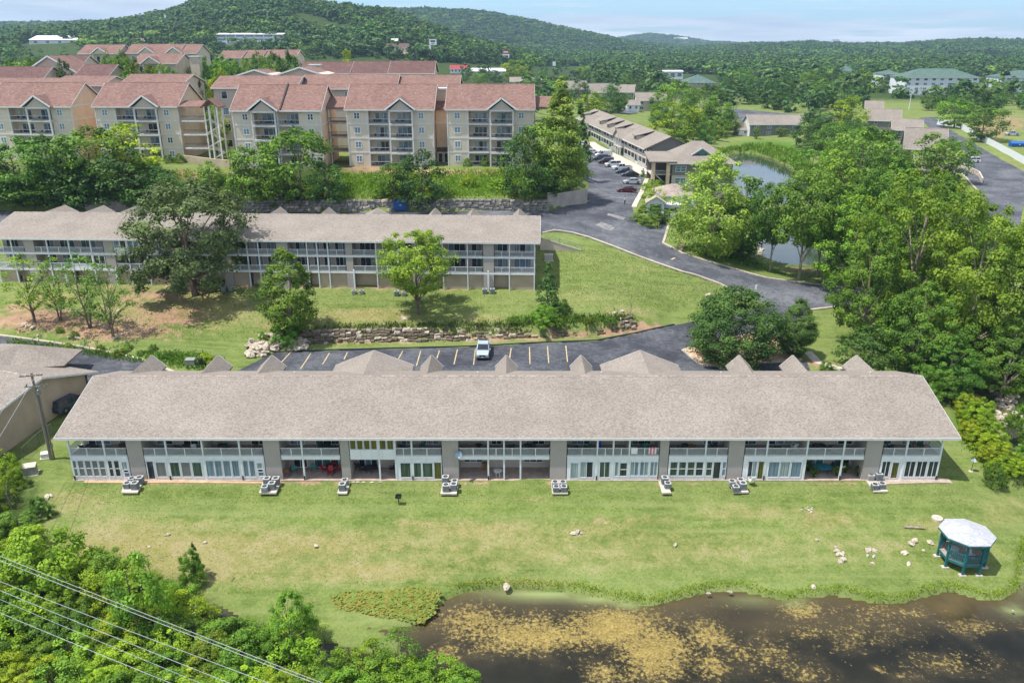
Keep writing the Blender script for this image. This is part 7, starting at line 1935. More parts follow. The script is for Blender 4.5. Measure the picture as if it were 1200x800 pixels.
cb = thing('cabinet', 'orange wooden cabinet on the open patio right of the satellite dish', 'cabinet', pt(568.5, 550))
MB().box(-.3, .3, -.2, .2, 0, .85).build('carcass', M['wood'], cb); MB().box(-.33, .33, -.22, .22, .851, .9).build('top', M['wood'], cb); MB().box(-.02, .02, -.225, -.2, .1, .75).build('door_gap', M['black'], cb)
table(pt(583.5, 557.5), .5, .72, WHT, 'white round plastic table on the open patio')
M['turq'] = srgb('#2f9fb4')
table(pt(963.5, 553), .75, .74, srgb('#2b93a8'), 'turquoise oval table on the plant filled patio', oval=1.5)
for px, py, rz, lb in ((955, 551, 80, 'left of the turquoise table'), (971, 551, -80, 'right of the turquoise table'), (984, 552.5, 200, 'white cushioned, beside the potted plants on the right')):
    chair(pt(px, py), R(rz), DKC if px < 980 else WHT, 'chair on the plant filled patio, ' + lb)
def pot(loc, label, s=1.0):
    t = thing('potted_plant', label, 'plant', loc); t.scale = (s, s, s)
    MB().lathe((0, 0, 0), [(.16, 0), (.22, .3), (.24, .32), (.2, .33)], 10).build('pot', M['black'], t)
    cr = PR['bush'][0]; o = link('foliage', cr, t, (0, 0, .3)); o.scale = (.07, .07, .07)
for i, (px, py, lb) in enumerate(((953.5, 557.8, 'front left corner of the patio with the turquoise table'), (980, 556.5, 'beside the white post near the turquoise table'), (990, 553, 'middle of the patio right of the turquoise table'), (1005, 556.5, 'right front corner of the patio with the turquoise table'), (947, 551, 'left wall of the patio with the turquoise table'))):
    pot(pt(px, py), 'leafy potted plant at the ' + lb, 1.2)
wc = chair(P(880, 566.5, 0.05), R(200), srgb('#f2f2f0'), 'white plastic garden chair standing on the grass', s=1.0, recline=.12)
# things on the upper balconies
for i, (px, rz, col) in enumerate([(92, 170, DKC), (104, 190, DKC), (135, 200, BRN), (205, 160, DKC), (222, 190, WHT), (252, 200, DKC), (262, 160, DKC), (295, 200, BRN), (372, 180, DKC), (388, 200, DKC), (470, 180, DKC), (493, 200, GRN), (556, 170, BRN), (600, 190, DKC), (625, 180, DKC), (675, 170, DKC), (690, 200, GRN), (757, 200, TEAL), (800, 180, DKC), (815, 160, BRN), (840, 200, DKC), (915, 180, DKC), (935, 200, WHT), (962, 170, DKC), (975, 190, DKC), (1050, 180, DKC), (1075, 200, BRN)]):
    X = BX(px)
    chair((X, FY + 1.1 + .25 * (i % 3), DK + .01), R(rz), col, 'chair half hidden behind the railing of an upper balcony of the front block', 'chairs on the upper balconies of the front block')
for i, px in enumerate((98, 213, 258, 380, 560, 618, 806, 968, 1085)):
    t = table((BX(px), FY + 1.3, DK + .01), .42, .7, DKC, 'small dark table behind the railing of an upper balcony of the front block'); t['group'] = 'tables on the upper balconies of the front block'
def towel(px0, px1, cols, label):
    t = thing('towel', label, 'towel', (BX(px0), FY - .08, DK + 1.01))
    W_ = BX(px1) - BX(px0); k = len(cols)
    for i, c_ in enumerate(cols):
        a, b_ = W_ * i / k, W_ * (i + 1) / k
        q = MB(); q.box(a, b_, -.012, .0, -.72, .02); q.box(a, b_, -.012, .14, .02, .032); q.box(a, b_, .128, .14, -.4, .02)
        tinted(q.build('stripe' if k > 1 else 'cloth', M['tint'], t), c_)
towel(739.5, 747, [srgb('#eef0f6')], 'white towel hanging over a balcony rail')
towel(760, 769, [srgb('#e9d9e2'), srgb('#d8566a'), srgb('#f0e6ea'), srgb('#d96a78'), srgb('#efe3e8')], 'pink striped towel hanging over a balcony rail')
bc = thing('blue_cabinet', 'bright blue cabinet on an upper balcony left of the towels', 'cabinet', (BX(703.5), FY + 1.6, DK))
tinted(MB().box(-.25, .25, -.2, .2, 0, 1.7).build('carcass', M['tint'], bc), srgb('#1f4fc0')); tinted(MB().box(-.24, .24, -.22, -.2, .05, 1.65).build('door', M['tint'], bc), srgb('#1a46b0'))
# grill on a post, feeder pole, steps
gp = Vector(P(467.5, 592, -.6)); gp.z = gz(gp.x, gp.y)
gr_ = thing('grill', 'black park grill on a post standing in the lawn', 'grill', gp)
MB().tube((0, 0, -.2), (0, 0, .85), .05, n=8).build('post', M['black'], gr_)
MB().box(-.3, .3, -.25, .25, .85, .9).build('fire_tray', M['black'], gr_); MB().box(-.3, .3, .22, .25, .9, 1.15).build('back_plate', M['black'], gr_)
for s_ in (-1, 1): MB().box(s_ * .3 - .015, s_ * .3 + .015, -.25, .25, .9, 1.1).build('side_plate', M['black'], gr_)
gw_ = MB(); [gw_.tube((-.28, y, 1.08), (.28, y, 1.08), .012, n=4) for y in (-.2, -.1, 0, .1)]
tag(gw_.build('grate', M['dark_metal'], gr_), kind='stuff')
fp = Vector(P(1136.5, 556, -.6)); fp.z = gz(fp.x, fp.y)
fl = thing('feeder_pole', 'slim dark pole with a pale blue hood beside the right end of the front block', 'pole', fp)
MB().tube((0, 0, -.2), (.25, .0, 3.0), .035, n=6).build('pole', M['dark_metal'], fl)
MB().lathe((.12, 0, 1.35), [(.36, 0), (.3, .08), (.04, .35)], 10).build('hood', M['g_curtain'], fl); MB().lathe((0, 0, 0), [(.25, 0), (.22, .06)], 10).build('base', M['concrete'], fl)
for i, (px, py) in enumerate(((414, 564.3), (419.5, 564.5), (425.5, 564.6), (436, 564.7), (445.5, 564.4))):
    tag(MB().blob(P(px, py, .02), .26, .16, .05, i, 8, 4, .12).build('stepping_stone', M['stone_pale']), 'pale stepping stone in the row edging the patio under the olive glass', 'stone', 'stepping stones in a row')

# ------------------------------------------------------------------ utility pole, wires, boxes
pb = G(60, 538); ptop = zat(600, 437, pb[1])
up_ = thing('utility_pole', 'grey wooden utility pole with cross arm beside the left end of the front block', 'pole', pb)
hh = ptop - pb[2]
MB().tube((0, 0, -.6), (0, 0, hh), .19, .13, 10).build('pole', M['wood_pole'], up_)
MB().tube((.32, .12, -.6), (.2, .1, hh * .82), .1, .08, 8).build('stub_pole', M['wood_pole'], up_)
MB().bar((-1.3, -.2, hh - .35), (1.3, -.2, hh - .1), .14, .16).build('cross_arm', M['wood_pole'], up_)
MB().bar((-1.0, -.2, hh - 1.6), (1.5, -.2, hh - 1.5), .1, .12).build('cross_arm', M['metal_grey'], up_)
for x in (-1.2, -.5, .6, 1.2):
    MB().lathe((x, -.2, hh - .22 + x * .1), [(.05, 0), (.09, .06), (.05, .12), (.09, .18), (.03, .24)], 8).build('insulator', M['concrete'], up_)
for x in (-.8, .9, 1.4): MB().tube((x, -.2, hh - 1.5), (x + .25, -.35, hh - 1.2), .07, n=8).build('insulator', M['metal_grey'], up_)
MB().lathe((.38, -.05, hh - 2.6), [(.2, 0), (.22, .05), (.22, .6), (.1, .68)], 10).build('transformer', M['metal_grey'], up_)
MB().tube((.14, -.15, 0), (.14, -.15, hh - 2), .035, n=6).build('conduit', M['metal_grey'], up_)
MB().box(.28, .5, -.1, .12, 1.6, 2.1).build('meter_box', M['metal_grey'], up_)
def wire(pts, r, label, group, sag=.3, mat='wire'):
    a, b_ = Vector(pts[0]), Vector(pts[1]); q = MB(); k = 16
    prev = a
    for i in range(1, k + 1):
        f = i / k; c = a.lerp(b_, f) - Vector((0, 0, sag * 4 * f * (1 - f)))
        q.tube(prev, c, r, n=5, caps=False); prev = c
    return tag(q.build('power_line', M[mat]), label, 'cable', group)
top = Vector(pb)
for dx, dz, (ex, ey), lb in ((-1.2, -.1, (-150, 640), 'upper'), (-.5, -.1, (-120, 640), 'middle'), (.6, -.1, (-120, 690), 'lower')):
    wire([(top.x + dx, top.y - .2, ptop + dz), P(ex, ey, 8.2)], .022, lb + ' of the three thin wires running from the utility pole to the left edge', None, .5)
for (y0, x1), r, lb in (((650.5, 381), .02, 'topmost'), ((655.5, 372), .02, 'second'), ((680, 318), .018, 'third'), ((690.5, 272), .018, 'fourth'), ((701, 238), .014, 'fifth'), ((716.5, 203), .018, 'lowest')):
    a, b_ = Vector(P(0, y0, 8.5)), Vector(P(x1, 800, 8.5)); d = (b_ - a)
    wire([a - d * .35, b_ + d * .35], r, lb + ' of the power lines crossing the lower left corner', 'power lines over the thicket', .12)
def box_on(px, py, w_, d_, h_, mat, label, cat, name, lid=None, rz=0):
    g = G(px, py); t = thing(name, label, cat, g, rz)
    MB().box(-w_ / 2, w_ / 2, -d_ / 2, d_ / 2, -.2, h_).build('cabinet', M[mat], t)
    MB().prism([(-w_ / 2 - .03, -d_ / 2 - .03, h_ + .001), (w_ / 2 + .03, -d_ / 2 - .03, h_ + .001), (w_ / 2 + .03, d_ / 2 + .03, h_ + .12), (-w_ / 2 - .03, d_ / 2 + .03, h_ + .12)], (0, 0, .05)).build('lid', M[lid or mat], t)
    MB().box(-w_ / 2 - .15, w_ / 2 + .15, -d_ / 2 - .15, d_ / 2 + .15, -.25, .05).build('slab', M['concrete'], t)
    return t
M['green_box'] = pm('grey_green_cabinet', srgb('#8f948b'), srgb('#7c8178'), 2, .6)
box_on(36, 555, 1.35, 1.0, 1.0, 'green_box', 'large grey green transformer box on the grass at the left', 'utility box', 'transformer_box', 'concrete', R(20))
box_on(53.5, 536, .8, .6, .55, 'trim', 'small pale utility box at the foot of the utility pole', 'utility box', 'utility_box', None, R(20))
box_on(224, 428, 1.3, .8, .9, 'green_box', 'grey green utility box behind the left dormers', 'utility box', 'utility_box')
tb_ = thing('rubbish_bin', 'slim dark bin beside the grey green box behind the left dormers', 'bin', G(236, 429)); MB().lathe((0, 0, 0), [(.3, 0), (.34, 1.1), (.3, 1.15)], 12).build('body', M['dark_metal'], tb_); MB().lathe((0, 0, 1.151), [(.35, 0), (.3, .1), (.1, .16)], 12).build('lid', M['black'], tb_)
ub = box_on(643, 305, 1.5, .6, 1.0, 'ac_tan', 'grey meter cabinet in the shadow at the end of the upper block', 'utility box', 'meter_cabinet')

# ------------------------------------------------------------------ gazebo
gc = Vector((43.9, 65.4, 0)); gc.z = gz(gc.x, gc.y)
gzb = thing('gazebo', 'teal wooden gazebo with a pale grey octagonal roof at the water edge', 'gazebo', gc)
OC = [(2.5 * math.cos(R(22.5 + 45 * i - 90)), 2.5 * math.sin(R(22.5 + 45 * i - 90))) for i in range(-1, 7)]
FLZ, EVZ = 1.0, 3.35
sub = lambda p, q: (p[0] * q, p[1] * q)
r = MB(); ap = (0, 0, EVZ + .75)
for i in range(8):
    a, b_ = OC[i], OC[(i + 1) % 8]
    r.prism([(a[0], a[1], EVZ), (b_[0], b_[1], EVZ), ap], (0, 0, .07)) if i in (0, 3, 4, 7) or True else None
ro = tag(r.build('roof', M['shingle_grey'], gzb), kind='stuff')
for i in range(8):
    a, b_ = OC[i], OC[(i + 1) % 8]
    MB().bar((a[0] * .99, a[1] * .99, EVZ - .09), (b_[0] * .99, b_[1] * .99, EVZ - .09), .05, .16).build('fascia', M['teal_paint'], gzb)
    p, q = sub(a, .82), sub(b_, .82)
    gh = gz(gc.x + p[0], gc.y + p[1]) - gc.z
    MB().box(p[0] - .09, p[0] + .09, p[1] - .09, p[1] + .09, gh + .1, EVZ + .1).build('post', M['teal_paint'], gzb)
    MB().box(p[0] - .32, p[0] + .32, p[1] - .22, p[1] + .22, gh - .2, gh + .12).build('footing', M['concrete'], gzb)
    MB().bar((p[0], p[1], FLZ - .12), (q[0], q[1], FLZ - .12), .06, .26).build('floor_beam', M['teal_paint'], gzb)
    MB().bar((p[0], p[1], EVZ - .35), (q[0], q[1], EVZ - .35), .06, .18).build('roof_beam', M['teal_paint'], gzb)
    if i == 6: continue
    rl = MB().bar((p[0], p[1], FLZ + 1.0), (q[0], q[1], FLZ + 1.0), .09, .07).build('rail', M['teal_paint'], gzb)
    MB().bar((p[0], p[1], FLZ + .18), (q[0], q[1], FLZ + .18), .05, .07).build('lower_rail', M['teal_paint'], gzb)
    L2 = math.hypot(q[0] - p[0], q[1] - p[1]); k = max(3, int(L2 / .17))
    pkt = MB().box(-.03, .03, -.02, .02, FLZ + .2, FLZ + .97).mesh('picket', M['teal_paint'])
    for j in range(1, k):
        f = j / k; link('picket', pkt, gzb, (p[0] + (q[0] - p[0]) * f, p[1] + (q[1] - p[1]) * f, 0), math.atan2(q[1] - p[1], q[0] - p[0]))
MB().prism([(a * .82, b_ * .82, FLZ - .02) for a, b_ in OC], (0, 0, .06)).build('floor', M['deck'], gzb)
table((gc.x - 1.0, gc.y - .2, gc.z + FLZ + .05), .42, .7, srgb('#c9ccd0'), 'pale round table inside the gazebo')
chair((gc.x + .1, gc.y - 1.2, gc.z + FLZ + .05), R(10), srgb('#c9ccd0'), 'pale chair inside the gazebo')

# ------------------------------------------------------------------ rocks
RV = [MB().blob((0, 0, 0), 1, .8, .62, 60 + i, 7, 5, .28).mesh('rock', M['stone_pale'] if i % 3 else M['stone']) for i in range(8)]
def rock(px, py, s_, label, group=None, parent=None, rr_=random.Random(4), name='rock', z=None, loc=None):
    g = loc or G(px, py)
    o = link(name, rr_.choice(RV), parent, (g[0], g[1], g[2] + s_ * .25))
    o.rotation_euler = (rr_.uniform(-.4, .4), rr_.uniform(-.4, .4), rr_.uniform(0, 6.28)); o.scale = (s_ * rr_.uniform(.8, 1.3), s_ * rr_.uniform(.7, 1.1), s_ * rr_.uniform(.7, 1.1))
    if label: tag(o, label, 'rock', group)
    return o
rr = random.Random(9)
rp0 = G(322, 405)
pile = thing('rock_pile', 'heap of pale limestone rocks at the left end of the car park', 'rock pile', rp0)
rpoly = [(286, 421), (290, 405), (303, 395), (330, 389), (356, 398), (360, 411), (322, 413), (300, 420)]
k = 0
while k < 125:
    x, y = rr.uniform(284, 362), rr.uniform(388, 422)
    if not inside(np.array([x]), np.array([y]), rpoly)[0]: continue
    g = G(x, y); o = rock(0, 0, rr.uniform(.3, .72), None, None, pile, rr, 'rock', loc=(g[0] - rp0[0], g[1] - rp0[1], g[2] - rp0[2] + rr.uniform(0, .3))); k += 1
for px, py, s_, lb in ((673, 626, .42, 'largest pale rock of the small heap in the middle of the lower lawn'), (677, 623, .36, 'upper pale rock of the small heap in the middle of the lower lawn'), (682, 625, .25, 'small pale rock right of the heap in the middle of the lower lawn'),
                      (593, 688, .42, 'grey rock at the water edge left of the middle'), (791, 639, .3, 'single white rock on the lawn left of the gazebo rocks'), (1068, 637, .45, 'pale rock pair left of the gazebo, left one'), (1072, 634, .4, 'pale rock pair left of the gazebo, right one'), (1060, 648, .36, 'pale square rock on the lawn left of the gazebo'), (1065, 661, .3, 'small white rock nearest the bank left of the gazebo'), (1090, 636, .34, 'pale rock close to the gazebo post'), (1082, 645, .22, 'dark small rock close to the gazebo'), (957, 633, .25, 'small rock left of the pale rock heaps'), (953, 688, .3, 'tan rock on the bank left of the gazebo'), (830, 695, .26, 'pale rock at the water line, left of two'), (856, 694, .26, 'pale rock at the water line, right of two'), (371, 640, .28, 'small pale rock on the left half of the lawn'), (196, 627, .25, 'pale stone on the dry lawn near the thicket'), (175, 641, .2, 'small white stone on the dry lawn near the thicket'), (240, 636, .26, 'flat white stone above the lone bush'), (55, 583, .35, 'pale flat rock above the dark bush, left one'), (60, 581, .3, 'pale flat rock above the dark bush, right one'), (473, 374, .5, 'flat grey rock at the foot of the yellow green round tree'), (450, 381, .35, 'pale rock left of the yellow green round tree'), (728, 365, .45, 'pale rock in the grass right of the upper block'), (720, 367, .35, 'small pale rock in the grass right of the upper block'), (1187, 716, .2, 'stone in the shallow water at the right edge')):
    rock(px, py, s_, lb)
for x0, y0, k, lb, gp_ in ((983, 650, 11, 'pale rock in the left of the two rock heaps near the bank', 'left rock heap near the bank'), (1020, 652, 9, 'pale rock in the right of the two rock heaps near the bank', 'right rock heap near the bank'), (945, 597, 7, 'small white stone in the sprinkle below the right patio', 'stones below the right patio')):
    for i in range(k):
        rock(x0 + rr.uniform(-7, 7), y0 + rr.uniform(-10, 10) * (.35 if y0 < 600 else 1), rr.uniform(.18, .4) * (.6 if y0 < 600 else 1), lb, gp_)
for i in range(46):
    f = rr.random(); px = 1165 + f * 22 + rr.uniform(-16, 16); py = 430 + f * 85 + rr.uniform(-8, 8)
    rock(px, py, rr.uniform(.25, .8), 'pale boulder in the bed of the rocky stream', 'boulders of the rocky stream')
for i in range(16): rock(rr.uniform(822, 850), 0, rr.uniform(.3, .55), 'pale rock in the short row above the broad dark tree', 'rocks above the broad dark tree', loc=G(rr.uniform(820, 860), 349 + rr.uniform(-3, 3)))
for i in range(14): rock(0, 0, rr.uniform(.4, .8), 'pale rock on the pond bank under the cypress', 'rocks on the small pond bank', loc=G(rr.uniform(878, 896), rr.uniform(272, 306)))
for i in range(12): rock(0, 0, rr.uniform(.3, .6), 'white rock beside the egg shaped tree', 'rocks beside the egg shaped tree', loc=G(rr.uniform(903, 914), rr.uniform(376, 396)))
for i in range(18): rock(0, 0, rr.uniform(.2, .5), 'loose stone on the dirt bank at the left', 'stones on the dirt bank', loc=G(rr.uniform(0, 160), rr.uniform(362, 398)))
lg = thing('log', 'pale bleached log lying on the lawn left of the gazebo', 'log', G(1071, 619), R(-8)); MB().tube((-1.0, 0, .12), (1.0, .05, .12), .15, .12, 9).build('trunk', M['bark_pale'], lg); MB().tube((.3, 0, .15), (.7, .3, .3), .05, .03, 6).build('stub', M['bark_pale'], lg)
cv = thing('culvert_cover', 'round pale concrete cover behind the gazebo', 'cover', G(1098, 608)); MB().lathe((0, 0, -.1), [(.55, 0), (.55, .3), (.5, .34)], 18).build('disc', M['concrete'], cv); MB().lathe((0, 0, .241), [(.18, 0), (.18, .04)], 10).build('lid', M['stone'], cv)
for i, (px, py) in enumerate(((175, 650), (246, 672), (275, 676), (192, 657), (100, 640))):
    b0 = G(px, py); t = MB(); t.tube((0, 0, .05), (rr.uniform(-.8, .8), rr.uniform(-.6, .6), .06), .05, .03, 5); o = t.build('branch', M['bark_pale'], None, b0); tag(o, 'pale fallen branch on the dry lawn above the thicket', 'branch', 'fallen branches on the dry lawn')

# ------------------------------------------------------------------ stone retaining walls
def rough_block(seed, m_):
    r_ = random.Random(seed); b_ = MB(); b_.box(-.5, .5, -.5, .5, -.5, .5)
    bm = bmesh.new(); me = b_.mesh('stone', m_); bm.from_mesh(me)
    bmesh.ops.bevel(bm, geom=bm.edges[:], offset=.12, segments=1, affect='EDGES')
    for v in bm.verts: v.co += Vector((r_.uniform(-.07, .07), r_.uniform(-.09, .09), r_.uniform(-.07, .07)))
    bm.to_mesh(me); bm.free(); return me
M['ledge'] = pm('layered_limestone', srgb('#8c7f6b'), srgb('#3f392f'), 1.2, .95, .8, stretch=(1, 1, 4))
LV = [rough_block(i, M['ledge'] if i % 4 else M['stone']) for i in range(8)]
WV = [rough_block(20 + i, M['stone_dark']) for i in range(6)] + [rough_block(40, M['stone_dark']), rough_block(41, M['stone'])]
def stone_wall(name, label, base_pts, h, courses, bw, V, depth, seed, batter=.35, ragged=0.0, cap=False):
    r_ = random.Random(seed)
    b0 = base_pts[0]; t = thing(name, label, 'wall', (b0[0], b0[1], gz(*b0)))
    z00 = gz(*b0); cnt = 0
    w_ = np.array(base_pts); seg = np.hypot(*np.diff(w_, axis=0).T); cum = np.concatenate([[0], np.cumsum(seg)])
    ch = h / courses
    for c_ in range(courses):
        s_ = r_.uniform(0, bw)
        while s_ < cum[-1]:
            bl = bw * r_.uniform(.6, 1.5)
            mid = min(s_ + bl / 2, cum[-1])
            x = float(np.interp(mid, cum, w_[:, 0])); y = float(np.interp(mid, cum, w_[:, 1]))
            x2 = float(np.interp(min(mid + .5, cum[-1]), cum, w_[:, 0])); y2 = float(np.interp(min(mid + .5, cum[-1]), cum, w_[:, 1])); x1 = float(np.interp(mid - .5, cum, w_[:, 0])); y1 = float(np.interp(mid - .5, cum, w_[:, 1]))
            a = math.atan2(y2 - y1, x2 - x1)
            s_ += bl
            if ragged and r_.random() < ragged: continue
            if cnt >= 296: break
            hj = ch * r_.uniform(.85, 1.2)
            off = batter * c_ + r_.uniform(-.15, .15) * (1 + ragged)
            z0 = gz(x, y - .6)
            o = link('stone', r_.choice(V), t, (x - math.sin(a) * off - b0[0], y + math.cos(a) * off + depth / 2 - .3 - b0[1], z0 + ch * (c_ + .5) - z00 + r_.uniform(-.05, .05)), a + r_.uniform(-.06, .06))
            o.scale = (bl * 1.02, depth * r_.uniform(.8, 1.2), hj * 1.04); cnt += 1
            if ragged: o.rotation_euler = (r_.uniform(-.12, .12), r_.uniform(-.12, .12), o.rotation_euler.z + r_.uniform(-.2, .2)); o.scale.z *= r_.uniform(.8, 1.35)
    return t
stone_wall('ledge_wall', 'natural limestone ledge with ragged courses behind the lower car park', Gl([(348, 404), (400, 401.3), (480, 399.8), (600, 395.8), (700, 391.8), (742, 385.5)]), 1.75, 5, .85, LV, 1.2, 3, .3, .08)
stone_wall('stone_wall', 'stained grey dry stone wall behind the upper car park', Gl([(268, 247), (300, 247.5), (440, 247), (640, 246)]), 2.35, 4, 1.12, WV, .9, 5, .06, .0)
def conc_wall(pts, hts, th, label, mat='concrete_wall', name='concrete_wall'):
    g = [G(*p) for p in pts]; t = thing(name, label, 'wall', g[0]); b0 = Vector(g[0])
    for i in range(len(g) - 1):
        a, c_ = Vector(g[i]) - b0, Vector(g[i + 1]) - b0
        d = (c_ - a); d.z = 0; nn = Vector((-d.y, d.x, 0)).normalized() * th
        MB().prism([a + Vector((0, 0, -1)), c_ + Vector((0, 0, -1)), c_ + Vector((0, 0, hts[i + 1])), a + Vector((0, 0, hts[i]))], nn).build('wall_panel', M[mat], t)
        MB().bar(a + nn / 2 + Vector((0, 0, hts[i] + .06)), c_ + nn / 2 + Vector((0, 0, hts[i + 1] + .06)), th + .1, .12).build('coping', M['concrete'], t)
    return t
conc_wall([(642, 243.5), (653, 244.5), (688, 238.5)], [3.1, 3.1, 3.1], .35, 'pale concrete wall below the tree mass at the car park corner')
conc_wall([(100, 247), (128, 247), (160, 247)], [2.6, 2.8, 1.6], .35, 'pale concrete wall in the trees behind the upper block', 'concrete')
wa = conc_wall([(633, 293), (655, 294), (681, 294.5)], [2.2, 1.3, .1], .3, 'sloping concrete retaining wall at the right end of the upper block', 'stucco_cream')
def fence(pts, h, label, mat, zoff=(0,), mesh='rail', name='chain_link_fence'):
    g = [Vector(G(*p)) for p in pts]; t = thing(name, label, 'fence', g[0]); b0 = g[0].copy()
    for i in range(len(g) - 1):
        a, c_ = g[i] - b0, g[i + 1] - b0
        za, zc_ = (zoff[i], zoff[i + 1]) if len(zoff) > 1 else (0, 0)
        a = a + Vector((0, 0, za)); c_ = c_ + Vector((0, 0, zc_)); L2 = (c_ - a).length; k = max(1, int(L2 / 2.4))
        for j in range(k + 1): MB().tube(a.lerp(c_, j / k), a.lerp(c_, j / k) + Vector((0, 0, h)), .035, n=6).build('post', M[mat], t)
        MB().tube(a + Vector((0, 0, h)), c_ + Vector((0, 0, h)), .025, n=6).build('top_rail', M[mat], t)
        q = MB(); kk = int(L2 / .22)
        for j in range(kk):
            f = j / kk; p_ = a.lerp(c_, f); e = .22 / L2 * h / .22
            q.tube(p_, a.lerp(c_, min(1, f + e * .5)) + Vector((0, 0, h)), .008, n=3, caps=False); q.tube(a.lerp(c_, min(1, f + e * .5)), p_ + Vector((0, 0, h)), .008, n=3, caps=False)
        tag(q.build('netting', M[mat], t), kind='stuff')
    return t
M['green_rail'] = pm('green_coated_steel', srgb('#a9c9b4'), srgb('#97b8a2'), 3, .5)
fence([(634, 292), (655, 294), (681, 294.5)], 1.1, 'pale green chain link fence on top of the sloping concrete wall', 'green_rail', (2.3, 1.4, .2))
fence([(28, 538), (46, 521), (62, 509)], 1.5, 'grey chain link fence along the tan end wall', 'metal_grey')
def panel_fence(pts, h, label):
    g = [Vector(G(*p)) for p in pts]; t = thing('white_fence', label, 'fence', g[0]); b0 = g[0].copy()
    for i in range(len(g) - 1):
        a, c_ = g[i] - b0, g[i + 1] - b0; L2 = (c_ - a).length; k = max(1, int(L2 / 2.6))
        for j in range(k):
            p_, q_ = a.lerp(c_, j / k), a.lerp(c_, (j + 1) / k)
            MB().bar(p_ + Vector((0, 0, h / 2)), q_ + Vector((0, 0, h / 2)), .06, h).build('panel', M['white'], t)
            MB().box(p_.x - .08, p_.x + .08, p_.y - .08, p_.y + .08, p_.z - .3, p_.z + h + .1).build('post', M['white'], t)
panel_fence([(1098, 146), (1122, 149), (1146, 163), (1172, 177), (1206, 196)], 2.3, 'long white panel fence along the street on the right')
conc_wall([(1126, 196), (1146, 206), (1150, 214)], [1.2, 1.2, 1.2], .3, 'low cream wall beside the nearest stepped townhouse', 'stucco_cream', 'garden_wall')
